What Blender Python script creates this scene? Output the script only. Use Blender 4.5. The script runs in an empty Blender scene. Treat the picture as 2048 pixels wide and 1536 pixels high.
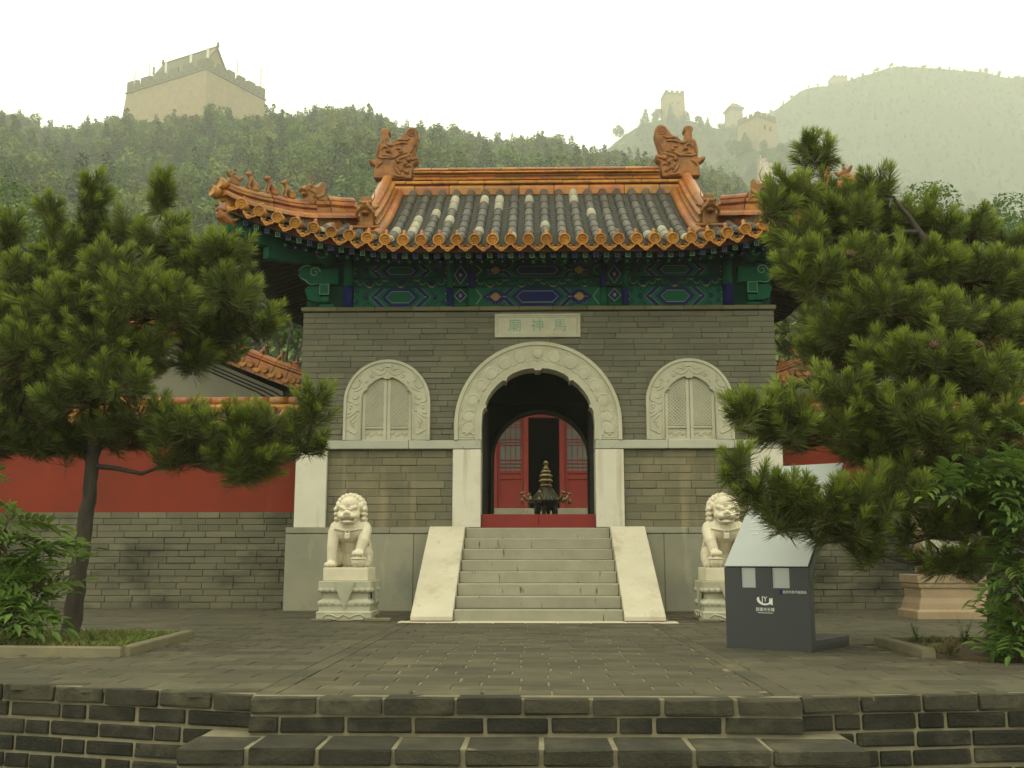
import bpy, bmesh, math, random
import numpy as np
from mathutils import Vector, Matrix

random.seed(7)
rng = np.random.default_rng(7)
scene = bpy.context.scene
COL = scene.collection
PI = math.pi

# ---------------------------------------------------------------- camera
F_PX = 2050.0
PITCH = math.atan(348 / F_PX)
YAW = math.radians(1.27)
CAM = np.array([-0.05, -15.0, 0.77])
FW = np.array([-math.sin(YAW) * math.cos(PITCH), math.cos(YAW) * math.cos(PITCH), math.sin(PITCH)])
RT = np.array([math.cos(YAW), math.sin(YAW), 0.0])
UP = np.cross(RT, FW)
cd = bpy.data.cameras.new('camera')
cd.sensor_width = 36.0
cd.lens = 36.0 * F_PX / 2048.0
cd.clip_start = 0.05
cd.clip_end = 4000
cam = bpy.data.objects.new('camera', cd)
COL.objects.link(cam)
cam.matrix_world = Matrix(((RT[0], UP[0], -FW[0], CAM[0]), (RT[1], UP[1], -FW[1], CAM[1]),
                           (RT[2], UP[2], -FW[2], CAM[2]), (0, 0, 0, 1)))
scene.camera = cam

# ---------------------------------------------------------------- overcast sky, soft sun, exposure
SUN_EL, SUN_AZ = math.radians(58), math.radians(205)
world = bpy.data.worlds.new('World')
scene.world = world
world.use_nodes = True
wn, wl = world.node_tree.nodes, world.node_tree.links
wn.clear()
w_out = wn.new('ShaderNodeOutputWorld')
w_bg = wn.new('ShaderNodeBackground')
w_sky = wn.new('ShaderNodeTexSky')
w_sky.sky_type = 'NISHITA'
w_sky.sun_disc = False
w_sky.sun_elevation = SUN_EL
w_sky.sun_rotation = SUN_AZ
w_sky.dust_density = 4.0
w_mix = wn.new('ShaderNodeMixRGB')
w_mix.inputs['Fac'].default_value = 0.86
w_mix.inputs['Color2'].default_value = (22.2, 22.2, 17.4, 1)
wl.new(w_sky.outputs[0], w_mix.inputs['Color1'])
wl.new(w_mix.outputs[0], w_bg.inputs['Color'])
w_bg.inputs['Strength'].default_value = 0.1
wl.new(w_bg.outputs[0], w_out.inputs['Surface'])

sd = bpy.data.lights.new('sun', 'SUN')
sd.energy = 0.9
sd.angle = math.radians(25)
sd.color = (1.0, 0.96, 0.84)
sun = bpy.data.objects.new('sun', sd)
COL.objects.link(sun)
sdir = Vector((math.sin(SUN_AZ) * math.cos(SUN_EL), math.cos(SUN_AZ) * math.cos(SUN_EL), math.sin(SUN_EL)))
sun.rotation_euler = sdir.to_track_quat('Z', 'Y').to_euler()
sun.location = (-10, -30, 40)

scene.view_settings.view_transform = 'Standard'
scene.view_settings.look = 'None'
scene.view_settings.gamma = 1
scene.view_settings.use_curve_mapping = False
scene.view_settings.exposure = 0.0
scene.render.engine = 'CYCLES'
cy = scene.cycles
cy.use_denoising = True
cy.max_bounces = 10
cy.diffuse_bounces = 3
cy.glossy_bounces = 2
cy.transmission_bounces = 2
cy.volume_bounces = 8
cy.caustics_reflective = False
cy.caustics_refractive = False

# ---------------------------------------------------------------- points of the place seen from the camera position
def _ray(px, py):
    return FW * F_PX + RT * (px - 1024) + UP * (768 - py)
def atY(px, py, Y):
    r = _ray(px, py); return Vector(CAM + r * ((Y - CAM[1]) / r[1]))
def atZ(px, py, Z):
    r = _ray(px, py); return Vector(CAM + r * ((Z - CAM[2]) / r[2]))

# ---------------------------------------------------------------- mesh helpers
class MB:
    def __init__(s):
        s.v = []; s.f = []; s.m = []; s.s = []
    def add(s, vs, fs, m=0, smooth=False):
        o = len(s.v)
        s.v.extend([tuple(p) for p in vs])
        for f in fs:
            s.f.append(tuple(i + o for i in f)); s.m.append(m); s.s.append(smooth)
        return s
    def box(s, x0, x1, y0, y1, z0, z1, m=0, ch=0.0):
        if ch <= 0:
            vs = [(x0, y0, z0), (x1, y0, z0), (x1, y1, z0), (x0, y1, z0), (x0, y0, z1), (x1, y0, z1), (x1, y1, z1), (x0, y1, z1)]
            return s.add(vs, [(3, 2, 1, 0), (4, 5, 6, 7), (0, 1, 5, 4), (1, 2, 6, 5), (2, 3, 7, 6), (3, 0, 4, 7)], m)
        return s.cbox(x0, x1, y0, y1, z0, z1, ch, m)
    def cbox(s, x0, x1, y0, y1, z0, z1, c, m=0):
        b = bmesh.new()
        bmesh.ops.create_cube(b, size=1.0)
        for v in b.verts:
            v.co = ((x0 if v.co.x < 0 else x1), (y0 if v.co.y < 0 else y1), (z0 if v.co.z < 0 else z1))
        bmesh.ops.bevel(b, geom=list(b.edges), offset=c, segments=1, affect='EDGES', profile=0.5)
        b.verts.index_update()
        s.add([v.co[:] for v in b.verts], [[v.index for v in f.verts] for f in b.faces], m)
        b.free(); return s
    def xf(s, M, start=0):
        for i in range(start, len(s.v)):
            s.v[i] = tuple(M @ Vector(s.v[i]))
        return s
    def tube(s, pts, rad, n=8, m=0, cap=True, smooth=True):
        pts = [Vector(p) for p in pts]
        if not hasattr(rad, '__len__'): rad = [rad] * len(pts)
        vs = []; fs = []; prev = None
        for i, p in enumerate(pts):
            t = (pts[min(i + 1, len(pts) - 1)] - pts[max(i - 1, 0)])
            if t.length < 1e-9: t = Vector((0, 0, 1))
            t.normalize()
            if prev is None:
                a = Vector((0, 0, 1)) if abs(t.z) < .9 else Vector((1, 0, 0))
                prev = (a - t * a.dot(t)).normalized()
            else:
                prev = (prev - t * prev.dot(t))
                prev = prev.normalized() if prev.length > 1e-6 else t.orthogonal().normalized()
            b = t.cross(prev)
            for k in range(n):
                a = 2 * PI * k / n
                vs.append(p + (prev * math.cos(a) + b * math.sin(a)) * rad[i])
        for i in range(len(pts) - 1):
            for k in range(n):
                k2 = (k + 1) % n
                fs.append((i * n + k, i * n + k2, (i + 1) * n + k2, (i + 1) * n + k))
        s.add(vs, fs, m, smooth)
        if cap:
            o = len(s.v) - len(vs)
            s.f.append(tuple(o + k for k in reversed(range(n)))); s.m.append(m); s.s.append(False)
            q = o + (len(pts) - 1) * n
            s.f.append(tuple(q + k for k in range(n))); s.m.append(m); s.s.append(False)
        return s
    def lathe(s, prof, c=(0, 0, 0), n=16, m=0, smooth=True):
        vs = []; fs = []
        for r, z in prof:
            for k in range(n):
                a = 2 * PI * k / n
                vs.append((c[0] + r * math.cos(a), c[1] + r * math.sin(a), c[2] + z))
        for i in range(len(prof) - 1):
            for k in range(n):
                k2 = (k + 1) % n
                fs.append((i * n + k, i * n + k2, (i + 1) * n + k2, (i + 1) * n + k))
        fs.append(tuple(reversed(range(n)))); fs.append(tuple((len(prof) - 1) * n + k for k in range(n)))
        return s.add(vs, fs, m, smooth)
    def ball(s, c, r, nu=12, nv=8, m=0, R=None):
        if not hasattr(r, '__len__'): r = (r, r, r)
        vs = [(0, 0, 1)]; fs = []
        for i in range(1, nv):
            a = PI * i / nv
            for k in range(nu):
                b = 2 * PI * k / nu
                vs.append((math.sin(a) * math.cos(b), math.sin(a) * math.sin(b), math.cos(a)))
        vs.append((0, 0, -1)); L = len(vs) - 1
        for k in range(nu):
            k2 = (k + 1) % nu
            fs.append((0, 1 + k, 1 + k2))
            for i in range(nv - 2):
                fs.append((1 + i * nu + k, 1 + (i + 1) * nu + k, 1 + (i + 1) * nu + k2, 1 + i * nu + k2))
            fs.append((1 + (nv - 2) * nu + k, L, 1 + (nv - 2) * nu + k2))
        out = []
        for v in vs:
            q = Vector((v[0] * r[0], v[1] * r[1], v[2] * r[2]))
            if R is not None: q = R @ q
            out.append(q + Vector(c))
        return s.add(out, fs, m, True)
    def prism(s, poly, a0, a1, axis='y', m=0):
        """closed 2D polygon swept straight between a0 and a1 along one axis"""
        def mk(p, a):
            if axis == 'y': return (p[0], a, p[1])
            if axis == 'x': return (a, p[0], p[1])
            return (p[0], p[1], a)
        n = len(poly)
        vs = [mk(p, a0) for p in poly] + [mk(p, a1) for p in poly]
        fs = [tuple(range(n)), tuple(reversed(range(n, 2 * n)))]
        for i in range(n):
            j = (i + 1) % n
            fs.append((i, n + i, n + j, j))
        return s.add(vs, fs, m)
    def sweep(s, pts, sec, up=(0, 0, 1), m=0, smooth=False, scales=None):
        """cross-section (side, up) swept along a line of points"""
        pts = [Vector(p) for p in pts]; up = Vector(up); n = len(sec); vs = []; fs = []
        for i, p in enumerate(pts):
            t = (pts[min(i + 1, len(pts) - 1)] - pts[max(i - 1, 0)]).normalized()
            sd_ = t.cross(up).normalized(); u = sd_.cross(t).normalized()
            k = scales[i] if scales else 1
            for a, b in sec:
                vs.append(p + sd_ * a * k + u * b * k)
        for i in range(len(pts) - 1):
            for k in range(n):
                k2 = (k + 1) % n
                fs.append((i * n + k, i * n + k2, (i + 1) * n + k2, (i + 1) * n + k))
        fs.append(tuple(reversed(range(n)))); fs.append(tuple((len(pts) - 1) * n + k for k in range(n)))
        return s.add(vs, fs, m, smooth)
    def mesh(s, name, mats=(), fix=True, bevel=0.0):
        me = bpy.data.meshes.new(name)
        me.from_pydata(s.v, [], s.f)
        for x in mats: me.materials.append(x)
        if s.m: me.polygons.foreach_set('material_index', s.m)
        if s.s: me.polygons.foreach_set('use_smooth', s.s)
        if fix or bevel:
            b = bmesh.new(); b.from_mesh(me)
            bmesh.ops.recalc_face_normals(b, faces=b.faces[:])
            if bevel:
                ed = [e for e in b.edges if len(e.link_faces) == 2 and e.calc_face_angle(0) > 0.6]
                bmesh.ops.bevel(b, geom=ed, offset=bevel, segments=1, affect='EDGES', profile=0.5, clamp_overlap=True)
            b.to_mesh(me); b.free()
        me.update()
        return me
    def build(s, name, mats, parent=None, **k):
        if not isinstance(mats, (list, tuple)): mats = [mats]
        return link(name, s.mesh(name, mats, **k), parent)

def link(name, data, parent=None, loc=None, rot=None, scale=None):
    o = bpy.data.objects.new(name, data)
    COL.objects.link(o)
    if parent is not None: o.parent = parent
    if loc is not None: o.location = loc
    if rot is not None: o.rotation_euler = rot
    if scale is not None: o.scale = scale
    return o
def tag(o, label, cat, group=None, kind=None):
    o['label'] = label; o['category'] = cat
    if group: o['group'] = group
    if kind: o['kind'] = kind
    return o
def thing(name, label, cat, loc=(0, 0, 0), group=None):
    return tag(link(name, None, None, loc), label, cat, group)
def struct(o):
    o['kind'] = 'structure'; return o
def stuff(o):
    o['kind'] = 'stuff'; return o
def local(parent, name, data, wloc, rot=None, scale=None):
    """child placed at a world point under a parent that is only translated"""
    p = parent; off = Vector((0, 0, 0))
    while p is not None:
        off += p.location; p = p.parent
    return link(name, data, parent, Vector(wloc) - off, rot, scale)
def dup_tree(o, parent=None):
    c = o.copy(); COL.objects.link(c); c.parent = parent
    for ch in list(o.children):
        dup_tree(ch, c)
    return c
def fuse(mb, voxel, smooth=2, name='fused', dec=None):
    """join overlapping solids into one continuous skin"""
    me = mb.mesh(name)
    o = bpy.data.objects.new(name, me); COL.objects.link(o)
    r = o.modifiers.new('r', 'REMESH'); r.mode = 'VOXEL'; r.voxel_size = voxel; r.use_smooth_shade = True
    if smooth:
        sm = o.modifiers.new('s', 'SMOOTH'); sm.iterations = smooth; sm.factor = 0.5
    if dec:
        d = o.modifiers.new('d', 'DECIMATE'); d.ratio = dec
    dg = bpy.context.evaluated_depsgraph_get()
    out = bpy.data.meshes.new_from_object(o.evaluated_get(dg))
    out.name = name
    bpy.data.objects.remove(o); bpy.data.meshes.remove(me)
    out.materials.clear()
    return out
def mirrored(me, name=None):
    c = me.copy(); b = bmesh.new(); b.from_mesh(c)
    for v in b.verts: v.co.x = -v.co.x
    bmesh.ops.reverse_faces(b, faces=b.faces[:]); b.to_mesh(c); b.free()
    return c
def text_mesh(body, size, name):
    c = bpy.data.curves.new(name, 'FONT'); c.body = body; c.size = size; c.align_x = 'CENTER'; c.align_y = 'CENTER'; c.extrude = 0.0012; c.resolution_u = 3
    o = bpy.data.objects.new(name, c); COL.objects.link(o)
    bpy.context.view_layer.update()
    me = bpy.data.meshes.new_from_object(o.evaluated_get(bpy.context.evaluated_depsgraph_get()))
    bpy.data.objects.remove(o); bpy.data.curves.remove(c)
    return me

# ---------------------------------------------------------------- materials
def M(name, col, col2=None, nscale=3.0, namt=0.6, rough=0.85, spec=0.25, var=0.1, bump=0.25, bscale=45.0,
      stain=None, streak=None, metallic=0.0, hue=0.0, sss=0.0, squash=(1, 1, 1), coat=0.0):
    m = bpy.data.materials.new(name); m.use_nodes = True
    n, l = m.node_tree.nodes, m.node_tree.links
    b = n['Principled BSDF']
    b.inputs['Roughness'].default_value = rough
    b.inputs['Specular IOR Level'].default_value = spec
    b.inputs['Metallic'].default_value = metallic
    if coat: b.inputs['Coat Weight'].default_value = coat; b.inputs['Coat Roughness'].default_value = 0.25
    g = n.new('ShaderNodeNewGeometry')
    mp = n.new('ShaderNodeMapping'); mp.inputs['Scale'].default_value = squash
    l.new(g.outputs['Position'], mp.inputs['Vector'])
    def noise(scale, detail=5, rough_=0.6, vec=None):
        t = n.new('ShaderNodeTexNoise'); t.inputs['Scale'].default_value = scale; t.inputs['Detail'].default_value = detail
        t.inputs['Roughness'].default_value = rough_
        l.new(vec or mp.outputs[0], t.inputs['Vector']); return t
    def ramp(src, a, c):
        r = n.new('ShaderNodeMapRange'); r.inputs['From Min'].default_value = a; r.inputs['From Max'].default_value = c
        l.new(src, r.inputs['Value']); return r.outputs[0]
    def mix(f, a, c, mode='MIX'):
        x = n.new('ShaderNodeMixRGB'); x.blend_type = mode
        for s_, v in (('Fac', f), ('Color1', a), ('Color2', c)):
            if hasattr(v, 'links') or hasattr(v, 'is_linked'): l.new(v, x.inputs[s_])
            elif s_ == 'Fac': x.inputs[s_].default_value = v
            else: x.inputs[s_].default_value = tuple(v[:3]) + (1,)
        return x.outputs[0]
    c2 = col2 or tuple(v * 0.6 for v in col)
    t1 = noise(nscale)
    mul = n.new('ShaderNodeMath'); mul.operation = 'MULTIPLY'; mul.inputs[1].default_value = namt
    l.new(ramp(t1.outputs['Fac'], 0.35, 0.68), mul.inputs[0])
    c = mix(mul.outputs[0], col, c2)
    if stain:
        sc, sscale, lo, hi = stain[0], stain[1], stain[2], stain[3]
        t2 = noise(sscale, 7, 0.65)
        c = mix(ramp(t2.outputs['Fac'], lo, hi), c, sc)
    if streak:
        sm = n.new('ShaderNodeMapping'); sm.inputs['Scale'].default_value = streak[1]
        l.new(g.outputs['Position'], sm.inputs['Vector'])
        t3 = noise(1.0, 3, 0.5, sm.outputs[0])
        c = mix(ramp(t3.outputs['Fac'], streak[2], streak[3]), c, streak[0])
    hs = n.new('ShaderNodeHueSaturation')
    oi = n.new('ShaderNodeObjectInfo')
    r = n.new('ShaderNodeMapRange'); r.inputs['To Min'].default_value = 1 - var; r.inputs['To Max'].default_value = 1 + var
    l.new(oi.outputs['Random'], r.inputs['Value']); l.new(r.outputs[0], hs.inputs['Value'])
    if hue:
        w = n.new('ShaderNodeTexWhiteNoise'); w.noise_dimensions = '1D'; l.new(oi.outputs['Random'], w.inputs['W'])
        r2 = n.new('ShaderNodeMapRange'); r2.inputs['To Min'].default_value = 0.5 - hue; r2.inputs['To Max'].default_value = 0.5 + hue
        l.new(w.outputs['Value'], r2.inputs['Value']); l.new(r2.outputs[0], hs.inputs['Hue'])
    l.new(c, hs.inputs['Color']); l.new(hs.outputs[0], b.inputs['Base Color'])
    if bump:
        t4 = noise(bscale, 4, 0.6)
        bp = n.new('ShaderNodeBump'); bp.inputs['Strength'].default_value = bump; bp.inputs['Distance'].default_value = 0.01
        l.new(t4.outputs['Fac'], bp.inputs['Height']); l.new(bp.outputs[0], b.inputs['Normal'])
    return m
def leafmat(name, col, col2, var=0.25, hue=0.02, trans=0.25, nscale=1.5):
    m = M(name, col, col2, nscale=nscale, namt=0.9, rough=0.6, spec=0.3, var=var, bump=0, hue=hue)
    n, l = m.node_tree.nodes, m.node_tree.links
    b = n['Principled BSDF']; out = n['Material Output']
    tr = n.new('ShaderNodeBsdfTranslucent'); mx = n.new('ShaderNodeMixShader'); mx.inputs[0].default_value = trans
    l.new(b.inputs['Base Color'].links[0].from_socket, tr.inputs['Color'])
    l.new(b.outputs[0], mx.inputs[1]); l.new(tr.outputs[0], mx.inputs[2]); l.new(mx.outputs[0], out.inputs['Surface'])
    return m

MAT = dict(
    brick=M('grey_brick', (.128, .123, .083), (.094, .092, .066), nscale=2.2, var=.13, rough=.92, bump=.35, bscale=60, stain=((.155, .138, .078), 1.1, .56, .80), hue=.012),
    brick_low=M('weathered_grey_brick', (.155, .142, .085), (.108, .102, .068), nscale=1.8, var=.12, rough=.92, bump=.35, bscale=50, stain=((.21, .18, .105), 1.3, .55, .78), streak=((.215, .18, .105), (4, 4, .35), .57, .72)),
    brick_wall=M('wall_brick', (.135, .127, .080), (.092, .088, .060), nscale=1.6, var=.13, rough=.92, bump=.4, bscale=50, stain=((.032, .032, .021), .6, .47, .66), squash=(1, 1, 2.2)),
    mortar_dark=M('dark_mortar', (.075, .07, .045), nscale=6, var=0),
    mortar=M('pale_mortar', (.20, .18, .112), (.10, .09, .056), nscale=7, var=0, bump=.5),
    ledge=M('ledge_brick', (.135, .122, .062), (.085, .08, .045), nscale=5, var=.2),
    marble=M('white_marble', (.56, .535, .43), (.47, .445, .345), nscale=2.5, namt=.6, rough=.7, var=.05, bump=.2, bscale=70, stain=((.36, .31, .20), 1.9, .56, .82), streak=((.40, .36, .25), (7, 7, .5), .58, .74)),
    carved=M('carved_marble', (.43, .415, .305), (.32, .31, .225), nscale=4, namt=.7, rough=.75, var=.05, bump=.3, bscale=60, stain=((.36, .30, .17), 2.2, .56, .8)),
    lion=M('lion_marble', (.64, .58, .43), (.50, .44, .31), nscale=5, namt=.6, rough=.65, var=.03, bump=.25, bscale=70),
    greystone=M('blue_grey_stone', (.255, .245, .172), (.18, .178, .13), nscale=1.6, namt=.8, rough=.7, var=.10, bump=.25, bscale=40, stain=((.16, .165, .13), 1.4, .55, .75), streak=((.36, .33, .22), (4, 4, .6), .60, .75)),
    step=M('step_stone', (.30, .285, .205), (.22, .21, .15), nscale=3, namt=.7, rough=.75, var=.08, bump=.3, bscale=50, streak=((.075, .066, .042), (15, 2, 4), .66, .74)),
    ramp=M('ramp_marble', (.50, .46, .345), (.38, .345, .245), nscale=2.0, namt=.6, rough=.7, var=.05, bump=.2, bscale=60, stain=((.28, .23, .14), 1.7, .55, .78), streak=((.40, .36, .25), (9, 9, .8), .60, .75)),
    belt=M('belt_stone', (.36, .36, .29), (.30, .30, .24), nscale=3, rough=.7, var=.08, bump=.2),
    red=M('red_board', (.20, .020, .014), (.15, .016, .012), nscale=3, rough=.55, var=.08, bump=.1),
    redwall=M('red_plaster', (.195, .028, .012), (.150, .025, .012), nscale=.9, rough=.9, var=.0, bump=.25, bscale=80, stain=((.115, .024, .012), .55, .48, .72), streak=((.225, .045, .022), (3, 3, .35), .60, .76)),
    redpaint=M('red_paint', (.23, .030, .020), (.19, .026, .018), nscale=3, rough=.65, var=.06, bump=.08),
    glaze=M('orange_glaze', (.305, .114, .017), (.19, .062, .012), nscale=7, namt=.95, rough=.34, spec=.35, var=.25, bump=.3, bscale=35, stain=((.12, .045, .014), 5, .54, .72), hue=.014),
    glaze_dark=M('worn_orange_glaze', (.25, .104, .017), (.135, .054, .012), nscale=9, namt=.9, rough=.42, spec=.3, var=.2, bump=.5, bscale=40, stain=((.075, .034, .012), 6, .52, .70), hue=.01),
    glaze_yel=M('yellow_ochre_glaze', (.40, .185, .022), (.29, .105, .014), nscale=8, namt=.9, rough=.38, spec=.3, var=.2, bump=.3, bscale=40, stain=((.15, .06, .014), 7, .54, .72)),
    tile=M('dark_glazed_tile', (.040, .043, .036), (.070, .068, .055), nscale=10, namt=.8, rough=.38, spec=.5, var=.4, bump=.25, bscale=40, stain=((.17, .16, .12), 9, .62, .78)),
    tile_pale=M('pale_bare_tile', (.29, .27, .19), (.20, .19, .14), nscale=9, rough=.7, var=.2, bump=.25),
    pan=M('pan_tile', (.055, .056, .045), (.085, .08, .06), nscale=14, rough=.7, var=.1),
    green=M('green_paint', (.009, .088, .046), (.006, .058, .032), nscale=8, rough=.8, spec=.1, var=.08, bump=.1),
    dgreen=M('dark_green_paint', (.006, .042, .024), (.004, .028, .017), nscale=8, rough=.8, spec=.1, var=.05, bump=.1),
    blue=M('blue_paint', (.012, .015, .095), (.009, .012, .066), nscale=8, rough=.8, spec=.1, var=.06, bump=.1),
    pline=M('pale_green_line', (.16, .27, .17), (.10, .2, .13), nscale=12, rough=.7, var=.1, bump=0),
    pblue=M('pale_blue_paint', (.10, .11, .24), nscale=12, rough=.7, var=.1, bump=0),
    gold=M('gold_paint', (.34, .21, .05), (.22, .13, .03), nscale=15, rough=.45, var=.1, bump=0),
    black=M('black_line', (.006, .008, .006), nscale=5, rough=.8, var=0, bump=0),
    brownboard=M('brown_eave_board', (.115, .032, .018), (.08, .024, .014), nscale=5, rough=.75, var=0, bump=.15),
    rafter=M('dark_rafter', (.030, .026, .018), (.020, .022, .016), nscale=5, rough=.85, var=.15, bump=.1),
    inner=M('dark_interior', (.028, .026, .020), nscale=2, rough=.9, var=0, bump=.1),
    cement=M('grey_cement', (.17, .165, .115), (.13, .125, .09), nscale=1.0, rough=.95, var=0, bump=.3, bscale=30, stain=((.12, .12, .09), 1.3, .55, .75)),
    bronze=M('bronze', (.055, .050, .028), (.035, .036, .022), nscale=12, rough=.45, metallic=.5, var=.05, bump=.2),
    brass=M('rubbed_brass', (.21, .15, .062), (.12, .09, .04), nscale=12, rough=.4, metallic=.5, var=.05, bump=.2),
    slate=M('charcoal_metal', (.031, .033, .033), (.027, .029, .029), nscale=4, rough=.45, spec=.4, var=0, bump=.06),
    panel=M('silver_panel', (.33, .355, .335), (.30, .32, .30), nscale=2, rough=.35, spec=.5, var=0, bump=.03),
    white=M('white_print', (.72, .72, .66), nscale=3, rough=.7, var=0, bump=0),
    navy=M('navy_print', (.012, .022, .07), nscale=3, rough=.7, var=0, bump=0),
    inkgreen=M('green_ink', (.14, .27, .18), (.26, .33, .235), nscale=30, rough=.8, var=0, bump=0),
    paver=M('paving_stone', (.073, .066, .041), (.048, .044, .028), nscale=2.5, var=.22, rough=.9, bump=.4, bscale=45, stain=((.115, .10, .056), 1.2, .52, .76), hue=.008),
    dkbrick=M('damp_dark_brick', (.028, .026, .0165), (.011, .011, .0075), nscale=4, namt=.95, var=.35, rough=.85, bump=1.0, bscale=38, stain=((.070, .063, .038), 2.6, .54, .76)),
    worn_skylit=M('worn_skylit_brick', (.046, .042, .026), (.022, .021, .014), nscale=4, namt=.95, var=.25, rough=.88, bump=1.0, bscale=38, stain=((.095, .085, .052), 2.6, .54, .76)),  # top courses paler than dkbrick: sky light put into the colour, besides foot wear
    kerb=M('kerb_concrete', (.165, .148, .088), (.105, .095, .06), nscale=4, rough=.95, var=.08, bump=.5),
    soil=M('bare_soil', (.075, .055, .030), (.05, .04, .022), nscale=9, rough=1, var=0, bump=1.0, bscale=25),
    bark=M('pine_bark', (.062, .052, .037), (.032, .028, .021), nscale=14, namt=.95, rough=.95, var=.05, bump=1.0, bscale=26, squash=(1, 1, .35)),
    twig=M('brown_twig', (.085, .050, .026), (.05, .034, .02), nscale=20, rough=.9, var=.1, bump=.2),
    pinkstone=M('pink_stone', (.29, .215, .13), (.21, .155, .095), nscale=4, rough=.8, var=.04, bump=.35, stain=((.38, .30, .195), 3, .58, .75)),
    tower=M('tower_masonry', (.27, .215, .125), (.20, .16, .095), nscale=.35, namt=.8, rough=.95, var=.03, bump=.5, bscale=2.0, stain=((.16, .13, .08), .8, .55, .75)),
    tower_top=M('parapet_brick', (.13, .12, .078), (.10, .092, .06), nscale=.8, rough=.95, var=.03, bump=.4, bscale=3.0),
    glass=M('dim_glass', (.16, .165, .14), (.10, .105, .09), nscale=2, rough=.3, var=.1, bump=0),
)
# ================================================================ GATE HALL
HW = 3.53                       # half width of the brick front
hall = thing('gate_hall', 'grey brick temple gate hall with orange glazed roof ridges and round arched doorway', 'temple gate', (0, 0, 0))

def brick_unit(ch=0.05, seed=0, L=.43, H=.08, D=.08):
    """one brick, about unit sized, slightly uneven, soft front arrises"""
    r = random.Random(seed)
    j = lambda a: r.uniform(-a, a)
    cx, cz = 0.006 / L * .8, 0.006 / H * .8
    v = []
    for (x, z) in ((-.5, -.5), (.5, -.5), (.5, .5), (-.5, .5)): v.append((x, .5, z))
    for (x, z) in ((-.5, -.5), (.5, -.5), (.5, .5), (-.5, .5)): v.append((x, -.42, z))
    for (x, z) in ((-.5, -.5), (.5, -.5), (.5, .5), (-.5, .5)):
        v.append((x - math.copysign(cx + abs(j(cx)), x), -.5 + j(.06), z - math.copysign(cz + abs(j(cz)), z)))
    f = [(0, 1, 2, 3), (11, 10, 9, 8)]
    for i in range(4):
        k = (i + 1) % 4
        f.append((4 + i, 4 + k, k, i)); f.append((8 + i, 8 + k, 4 + k, 4 + i))
    return v, f
def brick_meshes(name, mat, n=6, **k):
    out = []
    for s in range(n):
        mb = MB(); v, f = brick_unit(seed=s, **k); mb.add(v, f); out.append(mb.mesh(name, [mat]))
    return out
def lay(parent, meshes, x0, x1, z0, z1, course, length, joint, yf, depth=.08, gaps=None, seed=1, name='brick', P=None, limit=10**9, over=None, jit=.004, vary=.15):
    """courses of separate bricks; gaps(z) gives the openings a course has to leave free"""
    r = random.Random(seed); n = max(1, round((z1 - z0) / course)); ch = (z1 - z0) / n; cnt = 0
    for i in range(n):
        za = z0 + i * ch; zm = za + ch / 2
        iv = [(x0, x1)]
        for (a, b) in (gaps(zm) if gaps else []):
            nv = []
            for (p, q) in iv:
                if b <= p or a >= q: nv.append((p, q)); continue
                if a > p: nv.append((p, a))
                if b < q: nv.append((b, q))
            iv = nv
        for (p, q) in iv:
            x = p - (length * .5 if i % 2 else 0) - r.uniform(0, .12) * length
            while x < q - 1e-6:
                L = length * r.uniform(1 - vary, 1 + vary)
                a, b = max(x, p), min(x + L, q)
                if q - b < length * .18: b = q; 
                if b - a > length * .10:
                    w, h = b - a - joint, ch - joint
                    loc = Vector(((a + b) / 2, yf + depth / 2 + r.uniform(-jit, jit), zm))
                    o = bpy.data.objects.new(name, meshes[r.randrange(len(meshes))]); COL.objects.link(o)
                    o.parent = parent; o.location = loc; o.scale = (w, depth, h)
                    o.rotation_euler = (r.uniform(-.01, .01), 0, r.uniform(-.004, .004))
                    cnt += 1
                x = b if b == q else x + L
    return cnt

Z_B, Z_T = 2.48, 4.42
ZA = 2.715; RO = 1.235          # door arch
BRK = brick_meshes('brick', MAT['brick']); BRKL = brick_meshes('brick', MAT['brick_low']); BRKW = brick_meshes('brick', MAT['brick_wall'])

# ---- wall core with the arched opening
def arc(cx, cz, r, a0, a1, n): return [(cx + r * math.cos(a0 + (a1 - a0) * i / n), cz + r * math.sin(a0 + (a1 - a0) * i / n)) for i in range(n + 1)]
core = MB()
core.prism([(-HW + .01, 1.2), (-1.0, 1.2), (-1.0, ZA)] + arc(0, ZA, 1.0, PI, 0, 24)[1:-1] + [(1.0, ZA), (1.0, 1.2), (HW - .01, 1.2), (HW - .01, 4.5), (-HW + .01, 4.5)], .05, .40)
wall = core.build('front_wall', [MAT['mortar_dark']], hall)
SX, SR = 2.235, .645            # side blind windows
SZ = 3.045
def gaps_up(z):
    g = []
    e = 1.06 if z < ZA else (math.sqrt(max(0, 1.06 ** 2 - (z - ZA) ** 2)) if z < ZA + 1.06 else 0)
    if e > 0: g.append((-e, e))
    e = .56 if z < SZ else (math.sqrt(max(0, .56 ** 2 - (z - SZ) ** 2)) if z < SZ + .56 else 0)
    if e > 0: g += [(-SX - e, -SX + e), (SX - e, SX + e)]
    return g
nb = lay(wall, BRK, -HW, HW, Z_B, Z_T, .0845, .43, .0035, 0.0, gaps=gaps_up, seed=3)
for sx in (-1, 1):
    a, b = (-3.10, -1.25) if sx < 0 else (1.25, 3.10)
    lay(wall, BRKL, a, b, 1.2, 2.34, .114, .40, .004, 0.035, gaps=None, seed=11 + sx, vary=.3)
bk = sorted(wall.children, key=lambda o: -o.scale.x * o.scale.z)
jm = MB()
for o in bk[298:]:
    v, f = brick_unit(seed=1); Mx = Matrix.LocRotScale(o.location, o.rotation_euler, o.scale); jm.add([Mx @ Vector(q) for q in v], f); bpy.data.objects.remove(o)
stuff(jm.build('small_bricks', [MAT['brick']], wall))
side = MB()
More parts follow.
